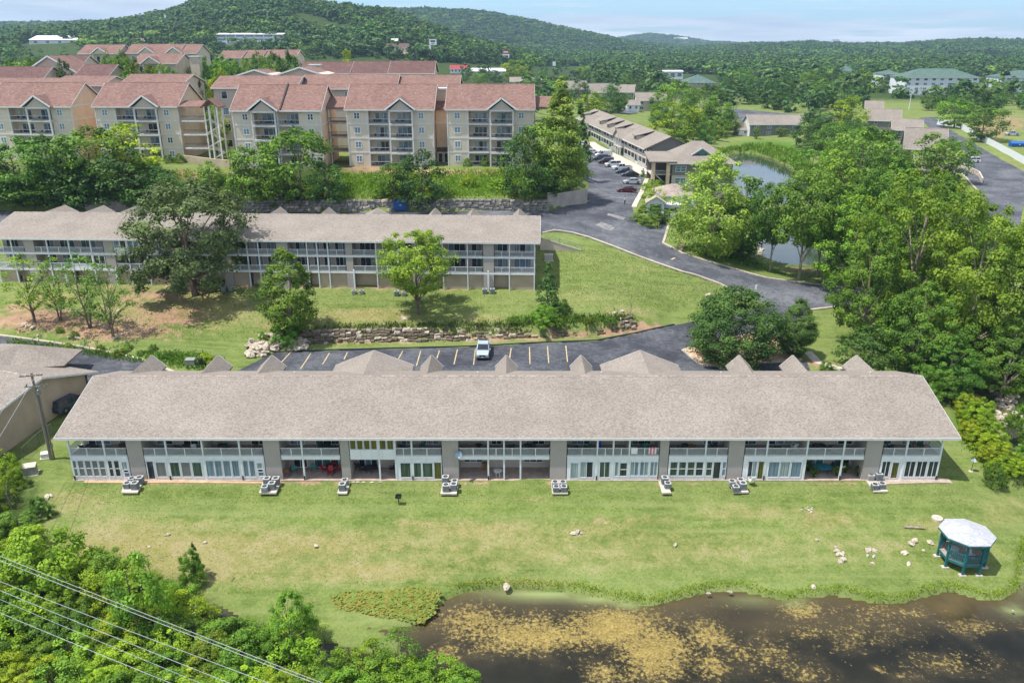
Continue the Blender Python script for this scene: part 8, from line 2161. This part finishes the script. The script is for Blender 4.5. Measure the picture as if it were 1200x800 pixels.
# ------------------------------------------------------------------ vehicles
def loft(mb, st, m_=0):
    """st: (x, z0, z1, half width at z0, half width at z1)"""
    b_ = len(mb.v)
    for x, z0, z1, w0, w1 in st:
        mb.v.extend([(x, -w0, z0), (x, -w1, z1), (x, w1, z1), (x, w0, z0)])
    for i in range(len(st) - 1):
        o = b_ + 4 * i
        for k in range(4):
            mb.f.append((o + k, o + (k + 1) % 4, o + 4 + (k + 1) % 4, o + 4 + k)); mb.m.append(m_)
    mb.f.append((b_, b_ + 3, b_ + 2, b_ + 1)); mb.m.append(m_)
    o = b_ + 4 * (len(st) - 1); mb.f.append((o, o + 1, o + 2, o + 3)); mb.m.append(m_)
    return mb
def vehicle_parts(kind):
    parts = []       # (name, mesh, tinted, children)
    W = {'sedan': .88, 'suv': .95, 'pickup': .97, 'van': .98}[kind]
    L_ = {'sedan': 4.7, 'suv': 4.8, 'pickup': 5.7, 'van': 5.3}[kind]; h = L_ / 2
    wr = {'sedan': .32, 'suv': .37, 'pickup': .4, 'van': .36}[kind]; gc_ = wr * .62
    dz = {'sedan': 0, 'suv': .14, 'pickup': .18, 'van': .1}[kind]
    body = MB()
    if kind == 'sedan': st = [(-h, .38, .8, W * .86, W * .78), (-h + .15, gc_, .92, W * .97, W * .9), (-h + 1.0, gc_, .96, W, W * .93), (0, gc_, .95, W, W * .94), (h - 1.5, gc_, .93, W, W * .92), (h - .45, gc_, .84, W * .97, W * .86), (h - .1, gc_ + .06, .72, W * .9, W * .76), (h, .4, .62, W * .8, W * .7)]
    elif kind == 'suv': st = [(-h, .45, .95, W * .9, W * .85), (-h + .15, gc_, 1.08, W * .98, W * .94), (0, gc_, 1.08, W, W * .95), (h - 1.5, gc_, 1.06, W, W * .94), (h - .35, gc_, .98, W * .97, W * .88), (h, .45, .78, W * .86, W * .78)]
    elif kind == 'pickup': st = [(-h, .5, 1.1, W * .95, W * .93), (-h + .1, gc_, 1.14, W, W * .96), (-.1, gc_, 1.14, W, W * .96), (h - 1.7, gc_, 1.15, W, W * .95), (h - .3, gc_, 1.08, W * .98, W * .9), (h, .5, .85, W * .9, W * .84)]
    else: st = [(-h, .45, 1.2, W * .97, W * .95), (-h + .1, gc_, 1.25, W, W * .96), (h - 1.3, gc_, 1.22, W, W * .95), (h - .3, gc_, 1.0, W * .96, W * .86), (h, .45, .8, W * .86, W * .76)]
    loft(body, st); parts.append(('body', body.mesh('body', M['carpaint']), True, []))
    cab = {'sedan': [(-1.75, .93, .97, .78, .7), (-1.05, .93, 1.4, .78, .6), (.35, .93, 1.43, .8, .62), (1.15, .9, .97, .78, .7)],
           'suv': [(-h + .12, 1.06, 1.12, .85, .82), (-h + .35, 1.06, 1.72, .86, .72), (.55, 1.06, 1.74, .87, .73), (1.3, 1.04, 1.1, .86, .78)],
           'pickup': [(-.75, 1.12, 1.2, .88, .84), (-.6, 1.12, 1.8, .88, .74), (.75, 1.12, 1.82, .88, .75), (1.45, 1.1, 1.18, .88, .8)],
           'van': [(-h + .06, 1.22, 1.3, .93, .9), (-h + .2, 1.22, 2.05, .93, .8), (h - 1.9, 1.22, 2.07, .93, .8), (h - 1.1, 1.15, 1.25, .9, .82)]}[kind]
    g = loft(MB(), cab); parts.append(('window_glass', g.mesh('window_glass', M['g_dark']), False, []))
    x0, x1 = cab[1][0], cab[2][0]; zr = cab[1][2]; w1 = cab[1][4] + .03
    rf = MB(); rf.box(x0 - .04, x1 + .05, -w1, w1, zr - .03, zr + .05); parts.append(('roof', rf.mesh('roof', M['carpaint']), True, []))
    for s_ in (-1, 1):
        for (xa, za, wa, xb, zb, wb) in ((cab[0][0], cab[0][2], cab[0][3], x0, zr, cab[1][4]), (cab[3][0], cab[3][2], cab[3][3], x1, zr, cab[2][4]), ((x0 + x1) / 2, cab[1][1], cab[1][3], (x0 + x1) / 2, zr, cab[1][4])):
            pl_ = MB().bar((xa, s_ * (wa + .005), za - .04), (xb, s_ * (wb + .01), zb), .07, .07).mesh('pillar', M['carpaint']); parts.append(('pillar', pl_, True, []))
    if kind == 'van' or kind == 'pickup':
        pass
    if kind == 'van':
        q = MB(); q.box(-h + .3, .4, -.955, .955, 1.26, 1.95); parts.append(('side_panel', q.mesh('side_panel', M['carpaint']), True, []))
    if kind == 'pickup':
        q = MB(); q.box(-h + .12, -.8, -.8, .8, 1.141, 1.16); parts.append(('bed_cover', q.mesh('bed_cover', M['black']), False, []))
        for s_ in (-1, 1):
            q = MB().box(-h + .05, -.78, s_ * .88 - .06, s_ * .88 + .06, 1.12, 1.22); parts.append(('bed_rail', q.mesh('bed_rail', M['carpaint']), True, []))
    xf, xb = h - .95 if kind != 'pickup' else h - 1.05, -h + (.95 if kind != 'pickup' else 1.25)
    for x in (xf, xb):
        for s_ in (-1, 1):
            tm = MB(); tm.tube((x, s_ * (W - .2), wr), (x, s_ * (W + .015), wr), wr, n=16)
            rm = MB(); rm.tube((x, s_ * (W + .005), wr), (x, s_ * (W + .03), wr), wr * .6, n=12)
            ar = MB(); ar.tube((x, s_ * (W - .1), wr + .04), (x, s_ * (W + .005), wr + .04), wr * 1.17, n=16)
            parts.append(('wheel_arch', ar.mesh('wheel_arch', M['black']), False, []))
            parts.append(('wheel', tm.mesh('wheel', M['rubber']), False, [('rim', rm.mesh('rim', M['metal_grey']))]))
    for s_ in (-1, 1):
        q = MB().box(h - .2, h - .02, s_ * W * .66 - .16, s_ * W * .66 + .16, .62 + dz, .76 + dz); parts.append(('headlight', q.mesh('headlight', M['lamp']), False, []))
        q = MB().box(-h - .015, -h + .12, s_ * W * .72 - .13, s_ * W * .72 + .13, .68 + dz, .84 + dz); parts.append(('tail_light', q.mesh('tail_light', M['lamp_red']), False, []))
        q = MB().box(cab[3][0] - .25, cab[3][0] - .08, s_ * (W + .09) - .1, s_ * (W + .09) + .1, cab[3][1] + .02, cab[3][1] + .17); parts.append(('mirror', q.mesh('mirror', M['carpaint']), True, []))
    q = MB().box(h - .12, h + .02, -W * .45, W * .45, .5 + dz, .7 + dz); parts.append(('grille', q.mesh('grille', M['black']), False, []))
    for x, nm in ((h - .08, 'bumper'), (-h + .0, 'bumper')):
        q = MB().box(x - .06, x + .1 if x > 0 else x + .06, -W * .86, W * .86, .36 + dz * .6, .5 + dz * .6); parts.append((nm, q.mesh(nm, M['metal_grey'] if kind == 'pickup' else M['dark_metal']), False, []))
    q = MB().box(h + .02, h + .03, -.17, .17, .4 + dz * .6, .5 + dz * .6); parts.append(('number_plate', q.mesh('number_plate', M['white']), False, []))
    return parts
VP = {k: vehicle_parts(k) for k in ('sedan', 'suv', 'pickup', 'van')}
def car(kind, px, py, heading, col, label, group='cars in the car park by the gallery block', z=0.04, name=None):
    g = G(px, py)
    nm = name or {'sedan': 'car', 'suv': 'suv_car', 'pickup': 'pickup_truck', 'van': 'van'}[kind]
    t = thing(nm, label, {'sedan': 'car', 'suv': 'car', 'pickup': 'pickup truck', 'van': 'van'}[kind], (g[0], g[1], g[2] + z), R(heading), group)
    for n_, me, ti, ch in VP[kind]:
        o = link(n_, me, t)
        if ti: o.color = (*col, 1)
        for cn, cm in ch: link(cn, cm, o)
    return t
cW, cS, cK, cR, cB, cG = srgb('#d9dadb'), srgb('#a9aeb3'), srgb('#23262b'), srgb('#54161f'), srgb('#27374f'), srgb('#4a4e54')
car('pickup', 566.5, 414.5, -91, srgb('#a9b4bf'), 'silver blue pickup truck with a dark bed parked behind the front block', None)
car('sedan', 682, 171, 186, cW, 'white car partly hidden by trees, farthest in the row by the gallery block')
car('suv', 682, 176, 186, cS, 'silver car beside the trees at the far end of the row')
car('sedan', 692.5, 180.5, 186, cW, 'white sedan beside two small bushes in the row by the gallery block')
car('van', 707, 184.5, 190, cW, 'white van in the row by the gallery block')
car('suv', 703.5, 188, 190, cG, 'dark grey car in front of the white van')
car('suv', 710, 192, 190, srgb('#3a1d24'), 'dark red black car left of two white vehicles')
car('suv', 718, 195.5, 190, cW, 'white car between the dark red car and the white pickup')
car('pickup', 728.5, 199.5, 190, cW, 'white pickup truck in the row by the gallery block')
car('sedan', 731, 203.5, 188, cB, 'dark blue car behind the black sedan')
car('sedan', 738, 207, 188, cK, 'black sedan nearest the gallery block corner')
car('sedan', 740.5, 215.5, 186, cS, 'silver sedan parked between the black and maroon cars')
car('sedan', 734, 225, 184, cR, 'maroon sedan nearest the walking person')
car('suv', 1139, 190.5, 175, cW, 'white car parked beside the nearest stepped townhouse', 'cars by the stepped townhouses')
car('sedan', 1133, 187.5, 178, cB, 'dark blue car behind the white one by the townhouses', 'cars by the stepped townhouses')
car('suv', 82, 478, 72, cB, 'dark car in the gap between the tan end wall and the front block', None)
car('pickup', 1186, 159, 175, cS, 'grey truck on the building site at the right edge', None)
for i, (k, px, py, c_) in enumerate((('sedan', 758, 100, cW), ('suv', 763, 99, cG), ('sedan', 768, 101, cW), ('suv', 772, 100, cK), ('sedan', 778, 98.5, cS), ('suv', 757, 97, cW), ('sedan', 765, 97, cB))):
    car(k, px, py, 100, c_, 'tiny parked car in front of the white and blue shop', 'cars in front of the white and blue shop')
for i in range(16):
    px = 352 + i * 5 + rr.uniform(-1.5, 1.5); py = 56.5 + (i % 3) * 1.3 + i * .12
    car(rr.choice(['sedan', 'suv', 'van']), px, py, rr.choice([80, 95, 265]), rr.choice([cW, cW, cS, cK, cB]), 'tiny parked car in the far lot right of the white office', 'cars in the far lot by the white office')
for i in range(7):
    car(rr.choice(['suv', 'van']), 236 + i * 2.6, 53 + (i % 2), 95, cW, 'tiny white vehicle in the lot left of the white office', 'vehicles left of the white office')
# boat trailer with white cover by the garage
bt = thing('boat', 'white covered boat on a trailer in front of the garage doors', 'boat', G(785, 246), R(185))
loft(MB(), [(-2.4, .7, 1.25, .75, .95), (-.5, .55, 1.3, .85, 1.0), (1.4, .6, 1.35, .6, .85), (2.6, 1.0, 1.35, .08, .15)]).build('hull', M['white'], bt)
loft(MB(), [(-2.3, 1.26, 1.45, .85, .5), (-.4, 1.31, 1.8, .9, .4), (1.3, 1.36, 1.55, .75, .3), (2.3, 1.35, 1.4, .2, .1)]).build('cover', M['cloth_white'], bt)
MB().box(-2.2, 2.9, -.06, .06, .4, .5).build('trailer_frame', M['dark_metal'], bt)
for s_ in (-1, 1): MB().tube((-.9, s_ * .75, .32), (-.9, s_ * .95, .32), .32, n=12).build('wheel', M['rubber'], bt)
# dumpsters and bins
def dumpster(px, py, w_, d_, h_, col, label, lid=True, rz=0.0):
    t = thing('dumpster', label, 'dumpster', G(px, py), rz)
    o = MB().prism([(-w_ / 2, -d_ / 2, .12), (w_ / 2, -d_ / 2, .12), (w_ / 2, -d_ / 2 - .12, h_ * .72), (-w_ / 2, -d_ / 2 - .12, h_ * .72)], (0, .02, 0))
    b_ = MB(); b_.prism([(-w_ / 2, -d_ / 2, .12), (-w_ / 2, d_ / 2, .12), (-w_ / 2, d_ / 2, h_), (-w_ / 2, -d_ / 2 - .15, h_ * .7)], (w_, 0, 0))
    tinted(b_.build('bin', M['tint'], t), col)
    if lid:
        for x in (-w_ / 4, w_ / 4):
            tinted(MB().prism([(x - w_ / 4 + .02, d_ / 2, h_ + .02), (x + w_ / 4 - .02, d_ / 2, h_ + .02), (x + w_ / 4 - .02, -d_ / 2 - .2, h_ * .7 + .03), (x - w_ / 4 + .02, -d_ / 2 - .2, h_ * .7 + .03)], (0, 0, .05)).build('lid', M['tint'], t), tuple(v * .8 for v in col))
    for s_ in (-1, 1):
        tinted(MB().box(s_ * (w_ / 2 + .05) - .05, s_ * (w_ / 2 + .05) + .05, -d_ / 2, d_ / 2, h_ * .5, h_ * .62).build('lift_pocket', M['tint'], t), col)
    for x in (-w_ / 3, 0, w_ / 3): tinted(MB().box(x - .04, x + .04, -d_ / 2 - .14, -d_ / 2 - .03, .15, h_ * .6).build('rib', M['tint'], t), col)
    for x in (-w_ / 2 + .2, w_ / 2 - .2): MB().box(x - .08, x + .08, -d_ / 2 + .1, d_ / 2 - .1, 0, .119).build('skid', M['dark_metal'], t)
    MB().box(-.25, .25, -d_ / 2 - .175, -d_ / 2 - .16, h_ * .42, h_ * .55).build('sticker', M['white'], t)
    return t
dumpster(470, 246, 2.7, 1.8, 2.5, srgb('#1c62a8'), 'bright blue dumpster against the grey stone wall')
dumpster(1192, 172, 5.5, 2.3, 1.9, srgb('#1a5db0'), 'long blue skip on the building site at the right edge', False)
dumpster(741, 128, 3.0, 1.8, 1.6, srgb('#1f5fb5'), 'blue bin at the foot of the blank grey townhouse gable')
dumpster(722, 131, 3.2, 1.8, 1.4, srgb('#1f5fb5'), 'blue bin under the round dark tree by the townhouses')
def wheelie(px, py, col, label):
    t = thing('wheelie_bin', label, 'bin', G(px, py))
    tinted(loft(MB(), [(-.28, .08, 1.0, .22, .28), (.28, .08, 1.0, .22, .28)]).build('bin', M['tint'], t), col); tinted(MB().box(-.33, .33, -.31, .31, 1.001, 1.08).build('lid', M['tint'], t), col)
    for s_ in (-1, 1): MB().tube((-.25, s_ * .2, .1), (-.25, s_ * .27, .1), .1, n=8).build('wheel', M['rubber'], t)
wheelie(776.5, 251, srgb('#1f4f9f'), 'blue wheeled bin beside the white covered boat')
wheelie(783.5, 250, srgb('#2c8a4a'), 'green wheeled bin beside the white covered boat')
wheelie(774.5, 249, srgb('#1f4f9f'), 'blue wheeled bin nearest the round bush')
pt_ = thing('portable_toilet', 'blue portable toilet with a white roof at the edge of the car park trees', 'toilet', G(687, 209))
tinted(MB().box(-.6, .6, -.6, .6, 0, 2.1).build('cabin', M['tint'], pt_), srgb('#2c67b4')); MB().prism([(-.65, -.65, 2.1), (.65, -.65, 2.1), (.65, .65, 2.1), (-.65, .65, 2.1)], (0, 0, .3)).build('roof', M['white'], pt_); MB().box(-.4, .4, -.63, -.6, .1, 1.9).build('door', M['g_blue'], pt_)

# ------------------------------------------------------------------ person walking in the car park
def person(loc, rz, label):
    J = [(0, 0, .95, .135), (0, 0, 1.15, .13), (0, .0, 1.36, .15), (0, .0, 1.48, .06), (0, -.02, 1.56, .07), (0, -.02, 1.66, .095), (0, -.01, 1.74, .07),
         (-.1, -.02, .88, .09), (-.12, -.18, .5, .065), (-.12, -.12, .1, .045), (-.12, -.26, .04, .04),
         (.1, .02, .88, .09), (.12, .1, .5, .065), (.12, .26, .12, .045), (.12, .14, .05, .04),
         (-.2, 0, 1.4, .06), (-.26, .08, 1.12, .045), (-.27, -.02, .88, .035), (-.27, -.06, .8, .03),
         (.2, 0, 1.4, .06), (.26, -.04, 1.12, .045), (.27, -.2, .94, .035), (.27, -.25, .87, .03)]
    E = [(0, 1), (1, 2), (2, 3), (3, 4), (4, 5), (5, 6), (0, 7), (7, 8), (8, 9), (9, 10), (0, 11), (11, 12), (12, 13), (13, 14), (2, 15), (15, 16), (16, 17), (17, 18), (2, 19), (19, 20), (20, 21), (21, 22)]
    me = bpy.data.meshes.new('body'); me.from_pydata([j[:3] for j in J], E, []); me.materials.append(M['skin']); me.materials.append(M['cloth_white']); me.materials.append(M['cloth_dark'])
    t = thing('person', label, 'person', loc, rz)
    o = link('body', me, t)
    sk = o.modifiers.new('skin', 'SKIN'); sk.use_smooth_shade = True
    for i, j in enumerate(J): me.skin_vertices[0].data[i].radius = (j[3], j[3] * (.75 if i in (0, 1, 2) else 1))
    me.skin_vertices[0].data[0].use_root = True
    o.modifiers.new('sub', 'SUBSURF').levels = 1
    dg = bpy.context.evaluated_depsgraph_get(); ev = o.evaluated_get(dg); m2 = bpy.data.meshes.new_from_object(ev)
    o.modifiers.clear(); o.data = m2; m2.materials.clear()
    for mt in ('skin', 'cloth_white', 'cloth_dark'): m2.materials.append(M[mt])
    for p in m2.polygons:
        c = p.center
        p.material_index = 1 if (1.0 < c.z < 1.5 and (abs(c.x) < .24 or c.z > 1.2)) else (2 if .1 < c.z <= 1.0 and abs(c.x) < .23 else 0)
        if c.z <= .1: p.material_index = 2
    hm = MB().lathe((0, -.01, 1.68), [(.105, -.06), (.112, .02), (.09, .09), (.03, .12)], 10).build('hair', M['bark'], t)
person(G(732, 239.6), R(15), 'person in a white shirt and dark trousers walking across the car park')

# ------------------------------------------------------------------ signs, lamps, masts
def pole_thing(px, yb, yt, r_, label, mat='metal_grey', arm=0.0, name='street_lamp', cat='lamp post', group=None):
    g = G(px, yb); h = zat(600, yt, g[1]) - g[2]
    t = thing(name, label, cat, g, 0, group)
    MB().tube((0, 0, -.5), (0, 0, h), r_, r_ * .6, 7).build('pole', M[mat], t)
    if arm:
        MB().bar((0, 0, h - .05), (arm, 0, h + .2), .12, .12).build('arm', M[mat], t); MB().box(arm - .3, arm + .5, -.18, .18, h + .1, h + .28).build('lamp_head', M[mat], t)
    return t
pole_thing(862.5, 129, 107.5, .16, 'pale lamp post beside the curved far road', arm=-1.5)
pole_thing(1065, 129, 110, .2, 'white pole beside the courts right of the townhouses', 'white', arm=.01)
pole_thing(945.5, 130, 113, .2, 'white pole among the trees beyond the reed house', 'white', name='flag_pole', cat='pole')
pole_thing(725, 98, 91, .18, 'grey lamp post beyond the grey townhouses', arm=-1.5)
pole_thing(671, 95, 84, .2, 'lamp post on the street beyond the grey townhouses', arm=-2)
for i, (px, yb, yt) in enumerate(((488, 62, 51), (535, 72, 58), (540, 72, 59), (546, 72, 60), (555, 74, 62), (585, 72, 63), (609, 76, 64), (622, 78, 69), (636, 76, 62), (660, 84, 62), (712, 76, 63))):
    pole_thing(px, yb, yt, .3, 'thin pole along the far commercial street', name='street_pole', cat='pole', group='poles along the far street')
cm_ = G(196.5, 40); hm_ = zat(600, 19, cm_[1]) - cm_[2]
tw = thing('cell_tower', 'pale grey cell tower rising against the hill at the left', 'tower', cm_)
wf = max(.7, hm_ * .03)
for sx, sy in ((-1, -1), (1, -1), (0, 1)): MB().tube((sx * wf, sy * wf, -1), (sx * wf * .5, sy * wf * .5, hm_), .35, .25, 6).build('leg', M['metal_grey'], tw)
q = MB(); kk = 12
for i in range(kk):
    f, f2 = i / kk, (i + 1) / kk; a, c_ = wf * (1 - .5 * f), wf * (1 - .5 * f2)
    q.tube((-a, -a, hm_ * f), (c_, -c_, hm_ * f2), .15, n=4); q.tube((a, -a, hm_ * f), (0, c_, hm_ * f2), .15, n=4); q.tube((0, a, hm_ * f), (-c_, -c_, hm_ * f2), .15, n=4)
tag(q.build('lattice', M['metal_grey'], tw), kind='stuff')
MB().box(-wf * 1.2, wf * 1.2, -wf * 1.2, wf * 1.2, hm_ - 2, hm_ + 1).build('antenna_cluster', M['white'], tw)
def sign(px0, px1, y0, y1, yb, label, panels, posts, name='sign'):
    g = G((px0 + px1) / 2, yb); Y = g[1]
    X = lambda px: at(px, (y0 + y1) / 2, Y).x - g[0]
    Z = lambda py: zat(600, py, Y) - g[2]
    t = thing(name, label, 'sign', g)
    for a, c_, d, e, mt in panels:
        f = MB().box(X(a), X(c_), -.4, .4, Z(e), Z(d)).build('panel', M[mt], t)
    for a, top_ in posts: MB().tube((X(a), 0, -1), (X(a), 0, Z(top_)), .45, .4, 8).build('post', M['metal_grey'], t)
    return t, X, Z
t, X, Z = sign(503, 511.5, 46, 53, 70, 'tall white pole sign above the maroon roofs', [(503, 511.5, 46.2, 52.8, 'white')], [(508, 53.2)])
MB().box(X(504.5), X(510), -.46, -.41, Z(49.5), Z(47.5)).build('lettering', M['dark_metal'], t); MB().box(X(505), X(509), -.46, -.41, Z(51.6), Z(50.5)).build('lettering', M['g_blue'], t)
sign(502.3, 505.3, 53, 70, 70.5, 'narrow red and white vertical sign beside the tall pole sign', [(502.3, 505.3, 53.5, 59, 'white'), (502.3, 505.3, 59.3, 64.5, 'red_metal'), (502.3, 505.3, 64.8, 70.4, 'dark_metal')], [(503.8, 70.2)])
t, X, Z = sign(588.5, 597, 59, 68, 76, 'orange and white roadside sign left of the yellow green tree', [(588.5, 597, 59, 63.3, 'red_metal'), (588.8, 596.8, 63.6, 68.3, 'white')], [(590.5, 68.3), (595, 68.3)])
MB().box(X(590), X(595.5), -.46, -.41, Z(62), Z(60.4)).build('lettering', M['white'], t); MB().box(X(590.2), X(595.4), -.46, -.41, Z(67), Z(65.2)).build('lettering', M['dark_metal'], t)
sign(647.5, 651, 72.5, 78, 87, 'small white pole sign beyond the long grey roof', [(647.6, 651, 72.6, 77.5, 'white')], [(649.3, 77.6)])
sp_ = thing('sign_post', 'leaning white marker post at the road bend above the broad dark tree', 'post', G(885, 346)); MB().box(-.15, .15, -.1, .1, -.3, 1.7).build('post', M['white'], sp_); MB().box(-.16, .16, -.11, .11, 1.701, 1.78).build('cap', M['trim'], sp_)
hy = thing('fire_hydrant', 'small red brown hydrant on the grass beside the garage drive', 'hydrant', G(793, 273)); MB().lathe((0, 0, 0), [(.15, 0), (.13, .08), (.12, .6), (.15, .65), (.06, .82)], 10).build('body', M['red_metal'], hy)
for s_ in (-1, 1): MB().tube((0, 0, .5), (s_ * .2, 0, .5), .06, n=8).build('outlet', M['red_metal'], hy)
# ------------------------------------------------------------------ a label of its own for each member of a crowd
ORD = ['leftmost', 'second', 'third', 'fourth', 'fifth', 'sixth', 'seventh', 'eighth', 'ninth', 'tenth', 'eleventh', 'twelfth', 'thirteenth', 'fourteenth', 'fifteenth', 'sixteenth', 'seventeenth', 'eighteenth', 'nineteenth', 'twentieth']
TENS = {2: 'twenty', 3: 'thirty', 4: 'forty', 5: 'fifty', 6: 'sixty', 7: 'seventy', 8: 'eighty'}
def ordinal(i):
    if i < 20: return ORD[i]
    a, b_ = divmod(i + 1, 10)
    if b_ == 0: return TENS[a][:-1] + 'ieth'
    return TENS[a] + '-' + ['', 'first', 'second', 'third', 'fourth', 'fifth', 'sixth', 'seventh', 'eighth', 'ninth'][b_]
groups = {}
for o in SC.objects:
    if o.parent is None and o.get('label') and o.get('group'): groups.setdefault((o['group'], o['label']), []).append(o)
def screen_x(o):
    x, y, z = o.location
    return x / max(1, y * CP + (CAM_H - z) * SP)
for (g_, lb), os_ in groups.items():
    if len(os_) < 2 or len(os_) > 89: continue
    os_.sort(key=screen_x)
    for i, o in enumerate(os_):
        pre = ordinal(i) + (' from the left: ' if i else ' one: ')
        if i == len(os_) - 1: pre = 'rightmost one: '
        o['label'] = ' '.join((pre + lb).split()[:16])
# ------------------------------------------------------------------ the summer haze
HZ = 0.0001
hm2, n, l, b = newmat('summer_haze')
n.remove(b)
pv_ = n.new('ShaderNodeVolumePrincipled')
pv_.inputs['Color'].default_value = (0.5, 0.72, 1.0, 1)
pv_.inputs['Density'].default_value = HZ
pv_.inputs['Anisotropy'].default_value = 0.1
l(pv_.outputs['Volume'], n['Material Output'].inputs['Volume'])
hb_ = MB().box(-9200, 9200, -110, 9400, -12, 330).build('haze', hm2)
tag(hb_, 'thin blue summer haze over the whole valley', kind='stuff')
